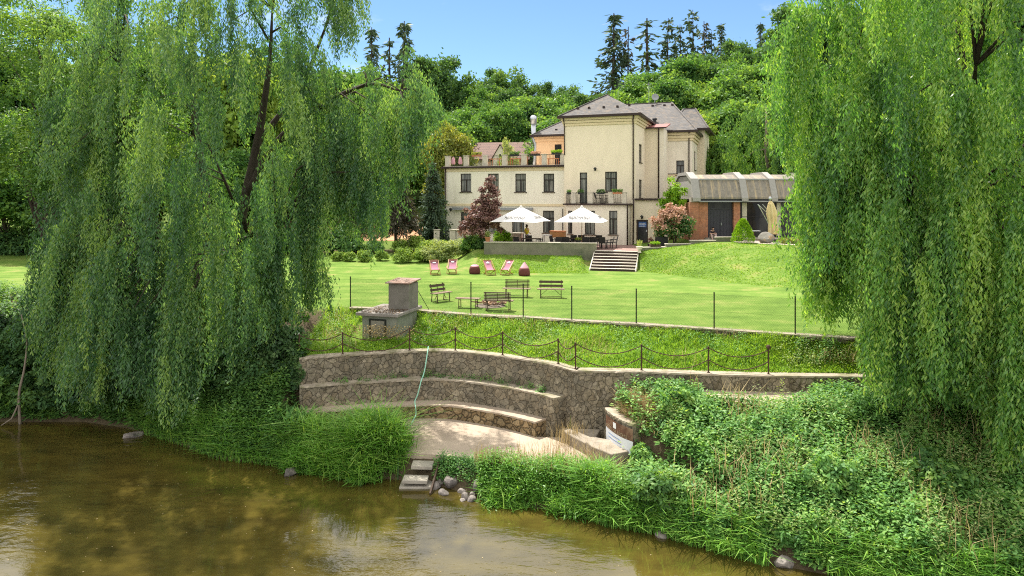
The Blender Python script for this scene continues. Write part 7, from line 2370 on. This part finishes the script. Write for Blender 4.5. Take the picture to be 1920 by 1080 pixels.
def weeds(x, y, z, h, leaf_l, leaf_w, per, mat, name, spread=.16, up=.35):
    """upright stems with pairs of drooping leaves"""
    n = len(x)
    j = np.repeat(np.arange(n), per)
    q = np.tile((np.arange(per) + .5) / per, n)
    ang = np.tile(np.arange(per) * 2.4, n) + rng.uniform(0, 6.28, n)[j] + rng.normal(0, .4, len(j))
    lx, ly = rng.normal(0, .14, n)[j] * q * h[j], rng.normal(0, .14, n)[j] * q * h[j]
    r_ = .02 + rng.random(len(j)) * spread * .5 * (1 - .4 * q)
    pos = np.stack([x[j] + lx + np.cos(ang) * r_, y[j] + ly + np.sin(ang) * r_, z[j] + h[j] * (.15 + .85 * q)], 1)
    d = np.stack([np.cos(ang), np.sin(ang), rng.uniform(-.55, up, len(j)) + .5 * (q > .85)], 1)
    nr = np.stack([np.cos(ang) * .4, np.sin(ang) * .4, np.ones(len(j))], 1) + rng.normal(0, .35, (len(j), 3))
    s = (1.15 - .55 * q) * rng.uniform(.7, 1.3, len(j))
    side = unit(np.cross(d, nr)); nr2 = np.cross(side, unit(d))
    V_ = leaf_quads(pos, d, nr2, leaf_l * s, leaf_w * s, .38)
    t_ = np.clip(rng.normal(.42, .13, n)[j] + .22 * (q - .5) + rng.normal(0, .10, len(j)), 0, 1)
    return np_mesh(name, V_, 4, M[mat], tint=t_)


x, y = scatter(800, -8.4, 13.5, lambda x: w1f(x) + .7, lambda x: fef(x) - .25)
pn = smooth_noise(x, y, 1.1, 12)
k_ = (pn > .0) & ~((x > -7.1) & (x < -4.0) & (y > 28.4) & (y < 31.4)); x, y = x[k_], y[k_]
tag(weeds(x, y, H(x, y), rng.uniform(.25, .6, len(x)), .12, .045, 14, 'leaf_pale', 'strip_weeds'), 'greyish weeds among the tall grass below the lawn kerb', 'weeds', kind='stuff')
x, y = scatter(800, -8.6, 13.5, lambda x: w1f(x) + .9, lambda x: fef(x) - .2)
pn = smooth_noise(x, y, 1.4, 15)
k_ = (pn > -.05) & ~((x > -7.1) & (x < -4.0) & (y > 28.4) & (y < 31.4)); x, y = x[k_], y[k_]
tag(weeds(x, y, H(x, y), rng.uniform(.25, .65, len(x)), .12, .055, 16, 'nettle', 'strip_nettles'), 'green nettles among the tall grass below the lawn kerb', 'weeds', kind='stuff')
x, y = scatter(2600, -8.2, 13.5, lambda x: w1f(x) + .8, lambda x: fef(x) - .2)
k_ = (smooth_noise(x, y, 1.7, 71) > .12) & ~((x > -7.0) & (x < -4.2) & (y > 28.6) & (y < 31.2)); x, y = x[k_], y[k_]
tag(blades(x, y, H(x, y), rng.uniform(.35, .75, len(x)), rng.uniform(.008, .016, len(x)), rng.uniform(.1, .5, len(x)), 'dry', 'strip_stalks'), 'pale seed stalks standing in the tall grass below the lawn kerb', 'grass', kind='stuff')
# flower heads of pale umbels by the pump house
n = 900; x = rng.normal(-5.6, .9, n); y = rng.normal(28.55, .16, n)
tag(np_mesh('pale_flowers', leaf_quads(np.stack([x, y, H(x, y) + rng.uniform(.35, .8, n)], 1), rdir(n), rdir(n) + [0, 0, 1], .06, .05), 4, M['dry'], tint=rng.random(n)), 'pale dry flower heads in front of the pump house', 'weeds', kind='stuff')

# nettle bank on the right
def path_gap(x, y): return (x > 6.4) & (x < 10.3) & (y > w1f(x) - 1.15)
x, y = scatter(7000, 3.5, 23, lambda x: shf(x) + .15, lambda x: w1f(x) - .15)
k_ = ~path_gap(x, y) & ~((x < 4.9) & (y > np.interp(x, [3.2, 3.7, 4.7], [23.5, 22.0, 21.0]) - .15) & (y > 22.3) & (rng.random(len(x)) < .75))
k_ &= ~((x < 4.0) & (y - (x - 3.5) * 1.2 > 19.9) & (y < np.interp(x, [3.1, 3.4, 3.7, 4.1, 4.7, 5.2], [23.3, 22.6, 22.0, 21.5, 21.05, 20.8]) + .2))
x, y = x[k_], y[k_]
cn_ = smooth_noise(x, y, 2.6, 22)
k_ = cn_ > rng.uniform(-.8, .0, len(x)); x, y, cn_ = x[k_], y[k_], cn_[k_]
hh = (.66 + .30 * smooth_noise(x, y, 1.2, 21) + .26 * cn_) * rng.uniform(.75, 1.25, len(x))
hh *= np.interp(y - shf(x), [0, .6, 1.2], [.55, .85, 1.0]) * np.interp(w1f(x) - y, [0, .8, 2], [.55, .8, 1.05])
tag(weeds(x, y, H(x, y), np.maximum(hh, .2), .185, .09, 30, 'nettle', 'nettle_bank', .2), 'thick bed of sunlit nettles covering the right bank', 'nettles', kind='stuff')
x, y = scatter(6500, 2.2, 12, lambda x: shf(x) - .12, lambda x: shf(x) + .9)
k_ = (x < 4.4) | (smooth_noise(x, y, 2.2, 44) > -.15); x, y = x[k_], y[k_]
tag(blades(x, y, np.maximum(H(x, y), WATER - .05), rng.uniform(.3, .75, len(x)), rng.uniform(.02, .042, len(x)), rng.uniform(.2, .9, len(x)), 'reed', 'bank_grass', bend=.8), 'long bright grass drooping over the water along the right bank', 'grass', kind='stuff')
x, y = scatter(1700, 3.8, 20, lambda x: shf(x) + .4, lambda x: w1f(x) - .4)
k_ = ~path_gap(x, y) & (smooth_noise(x, y, 1.9, 51) > .05) & (y < np.interp(x, [3.1, 4.7, 5.2], [18, 20, 25])); x, y = x[k_], y[k_]
tag(weeds(x, y, H(x, y), rng.uniform(.7, 1.35, len(x)), .13, .035, 26, 'leaf_pale', 'bank_weeds', .14, .6), 'taller pale green weeds sticking out of the nettle bank', 'weeds', kind='stuff')
x, y = scatter(2600, 3.8, 18, lambda x: shf(x) + .3, lambda x: w1f(x) - .3)
k_ = ~path_gap(x, y) & (smooth_noise(x, y, 1.5, 53) > .1) & (y < np.interp(x, [3.1, 4.7, 5.2], [18, 20, 25])); x, y = x[k_], y[k_]
tag(blades(x, y, H(x, y) + .1, rng.uniform(.7, 1.3, len(x)), rng.uniform(.012, .022, len(x)), rng.uniform(.1, .5, len(x)), 'dry', 'bank_stalks'), 'thin straw coloured stalks among the nettles of the right bank', 'weeds', kind='stuff')
# bushier plants rising out of the nettles
for u, v_, d, r, lab, mt in [(1275, 735, 22.3, (.75, .55, .75), 'taller leafy bush rising from the nettles beside the dry grass', 'nettle'), (1205, 838, 21.45, (.42, .38, .65), 'leafy bush at the lower right edge of the banner', 'nettle'),
                             (1240, 900, 19.3, (.8, .6, .7), 'rounded leafy bush above the water in the right bank', 'leaf'), (1560, 900, 18.6, (.9, .7, .7), 'broad leafy bush in the middle of the nettle bank', 'nettle'),
                             (1750, 930, 18.4, (1.0, .8, .8), 'shaded leafy bush under the sunlit willow', 'leaf')]:
    x_ = (u - 960) * d / FPX
    bush(lab, x_, d, float(H(x_, d)) + r[2] * .7, r, 110, .14, .07, mt, 'leafy_bush', 40, .34, 'bush', 'leafy bushes in the nettle bank')
# dry grass by the banner wall and thin dry stalks round the patio edge
x = rng.normal(4.15, .38, 5200); y = rng.normal(22.75, .38, 5200)
k_ = x > np.interp(y, [21, 22, 22.6, 23.6], [4.8, 3.85, 3.6, 3.4]); x, y = x[k_], y[k_]
tag(blades(x, y, H(x, y), rng.uniform(.2, .6, len(x)), np.full(len(x), .012), rng.uniform(.1, .8, len(x)), 'dry', 'dry_grass'), 'straw coloured dry grass on top of the banner wall', 'grass', kind='stuff')
x, y = scatter(1500, -1.2, 3.4, lambda x: shf(x) + .5, lambda x: np.full_like(x, 22.2) + .15 * np.sin(x * 3))
xs2, ys2 = np.concatenate([x, rng.normal(2.0, .25, 160), rng.normal(1.6, .35, 120)]), np.concatenate([y, rng.normal(23.7, .12, 160), rng.normal(22.4, .2, 120)])
tag(blades(xs2, ys2, np.where(ys2 > 22.1, -3.42, H(xs2, ys2)), rng.uniform(.4, .95, len(xs2)), np.full(len(xs2), .010), rng.uniform(.05, .35, len(xs2)), 'dry', 'dry_stalks'), 'thin dry grass stalks along the front of the patio', 'grass', kind='stuff')


# waterside reeds
def reed_clump(label, name, cx, cy, rx, ry, n, h0, h1, lw, mat='reed', ll=.34, per=13):
    """leafy stems in bunches with long arching blades between them"""
    nb = max(8, n // 42)
    ba = rng.uniform(0, 6.283, nb); bq = np.sqrt(rng.random(nb))
    bx, by, bh = cx + rx * bq * np.cos(ba), cy + ry * bq * np.sin(ba), rng.uniform(.5, 1.3, nb) * (1 - .42 * bq ** 2)
    k = rng.integers(0, nb, n)
    x, y = bx[k] + rng.normal(0, .17, n), by[k] + rng.normal(0, .15, n)
    z = np.maximum(H(x, y), WATER - .1)
    h = rng.uniform(h0, h1, n) * bh[k]
    o = weeds(x, y, z, h, ll, lw, per, mat, name, .08, .9)
    m_ = n * 2
    k = rng.integers(0, nb, m_); x, y = bx[k] + rng.normal(0, .2, m_), by[k] + rng.normal(0, .18, m_)
    q = blades(x, y, np.maximum(H(x, y), WATER - .1), rng.uniform(h0, h1 * 1.15, m_) * bh[k], rng.uniform(.6, 1.2, m_) * lw * .9, rng.uniform(.1, .9, m_), mat, 'arching_blades', bend=.7)
    q.parent = o
    return tag(o, label, 'reeds')


reed_clump('big mounded clump of bright reed grass between the shaded bank and the river steps', 'reed_clump', -4.95, 23.25, 1.35, .85, 1500, .9, 1.6, .04)
reed_clump('lower reed grass clump at the shaded left side of the big mounded clump', 'reed_clump', -6.6, 23.75, 1.0, .7, 800, .7, 1.25, .04)
reed_clump('waterside reed clump in front of the patio', 'reed_clump', .35, 21.1, 1.2, .5, 700, .35, .75, .036, ll=.26)
reed_clump('drooping reed clump in front of the stone steps by the water', 'reed_clump', 2.35, 20.35, 1.1, .65, 650, .45, .9, .038, ll=.28)
x, y = scatter(900, -1.0, 3.4, lambda x: shf(x) + .1, lambda x: np.minimum(shf(x) + 1.3, 21.9))
tag(weeds(x, y, H(x, y), rng.uniform(.35, .8, len(x)), .14, .05, 22, 'reed', 'waterside_plants'), 'leafy waterside plants between the reeds and the patio', 'plants', kind='stuff')
x, y = scatter(170, -2.5, -.9, lambda x: shf(x) + .15, lambda x: np.full_like(x, 22.5))
tag(weeds(x, y, H(x, y), rng.uniform(.2, .5, len(x)), .09, .055, 18, 'nettle', 'step_weeds'), 'small leafy weeds growing among the rocks by the river steps', 'weeds', kind='stuff')
# shaded undergrowth on the left bank
x, y = scatter(3800, -22, -7.4, lambda x: shf(x) + .1, lambda x: np.minimum(shf(x) + 3.6, 31))
x3, y3 = scatter(2600, -44, -15.5, lambda x: shf(x) + .1, lambda x: shf(x) + 8.6)
x, y = np.concatenate([x, x3]), np.concatenate([y, y3])
k_ = ~((x > -8.2) & (y > 25.4)); x, y = x[k_], y[k_]
tag(weeds(x, y, H(x, y), rng.uniform(.35, .8, len(x)) * (1 + .6 * smooth_noise(x, y, 2.2, 61)), .19, .09, 24, 'leaf', 'bank_undergrowth', .22), 'shaded nettles and leafy undergrowth on the left bank', 'undergrowth', kind='stuff')
x, y = scatter(2600, -14.5, -7.0, lambda x: shf(x) - .1, lambda x: shf(x) + 1.0)
tag(blades(x, y, np.maximum(H(x, y), WATER - .05), rng.uniform(.4, .9, len(x)), rng.uniform(.018, .032, len(x)), rng.uniform(.3, 1.0, len(x)), 'reed', 'shaded_bank_grass', bend=.9), 'shaded grass drooping over the water on the left bank', 'grass', kind='stuff')
reed_clump('broad leaved plants beside the left end of the stone ledges', 'leafy_plants', -8.0, 24.9, .7, .8, 260, .5, .95, .11, 'nettle', ll=.24, per=14)
# weeds on the first ledge
n = 70; t_ = rng.uniform(.12, .9, n); F1m = offset(Fc, .18); ix_ = (t_ * (len(Fc) - 1)).astype(int)
x, y = F1m[ix_, 0] + rng.normal(0, .08, n), F1m[ix_, 1] + rng.normal(0, .05, n)
tag(weeds(x, y, np.full(n, -2.03), rng.uniform(.08, .36, n), .10, .05, 14, 'nettle', 'ledge_weeds', .14), 'small weeds sprouting along the upper stone ledge', 'weeds', kind='stuff')
x, y = scatter(22000, -2.6, 22, lambda x: np.where(x < 5.3, 46.6, np.interp(x, [8.8, 9.3, 13, 16.4, 22], [47.6, 47.5, 42, 38, 35])), lambda x: np.where(x < 5.3, 51.8 - (x + 2.1) * .1422, np.where(x > 8.9, 50.0, 0)))
tag(blades(x, y, H(x, y), rng.uniform(.03, .10, len(x)), rng.uniform(.025, .05, len(x)), rng.uniform(.3, 1, len(x)), 'lawn_blade', 'slope_grass'), 'rougher grass on the slopes below the terrace and pavilion', 'grass', kind='stuff')
# bits drifting on the water
n = 260
x = rng.uniform(-14, 9, n); y = rng.uniform(15.5, 27, n); k_ = y < shf(x) - .15; x, y = x[k_], y[k_]
a = rng.uniform(0, 6.28, len(x))
tag(np_mesh('floating_petals', leaf_quads(np.stack([x, y, np.full(len(x), WATER + .006)], 1), np.stack([np.cos(a), np.sin(a), np.zeros(len(x))], 1), np.tile([0, 0, 1.], (len(x), 1)), rng.uniform(.02, .06, len(x)), .022), 4, M['dry'], tint=rng.uniform(.6, 1, len(x))),
    'pale leaves and fluff drifting on the river', 'floating leaves', kind='stuff')

for key, o in PROTO.items():
    if key not in used:
        for ch in list(o.children): bpy.data.objects.remove(ch)
        bpy.data.objects.remove(o)
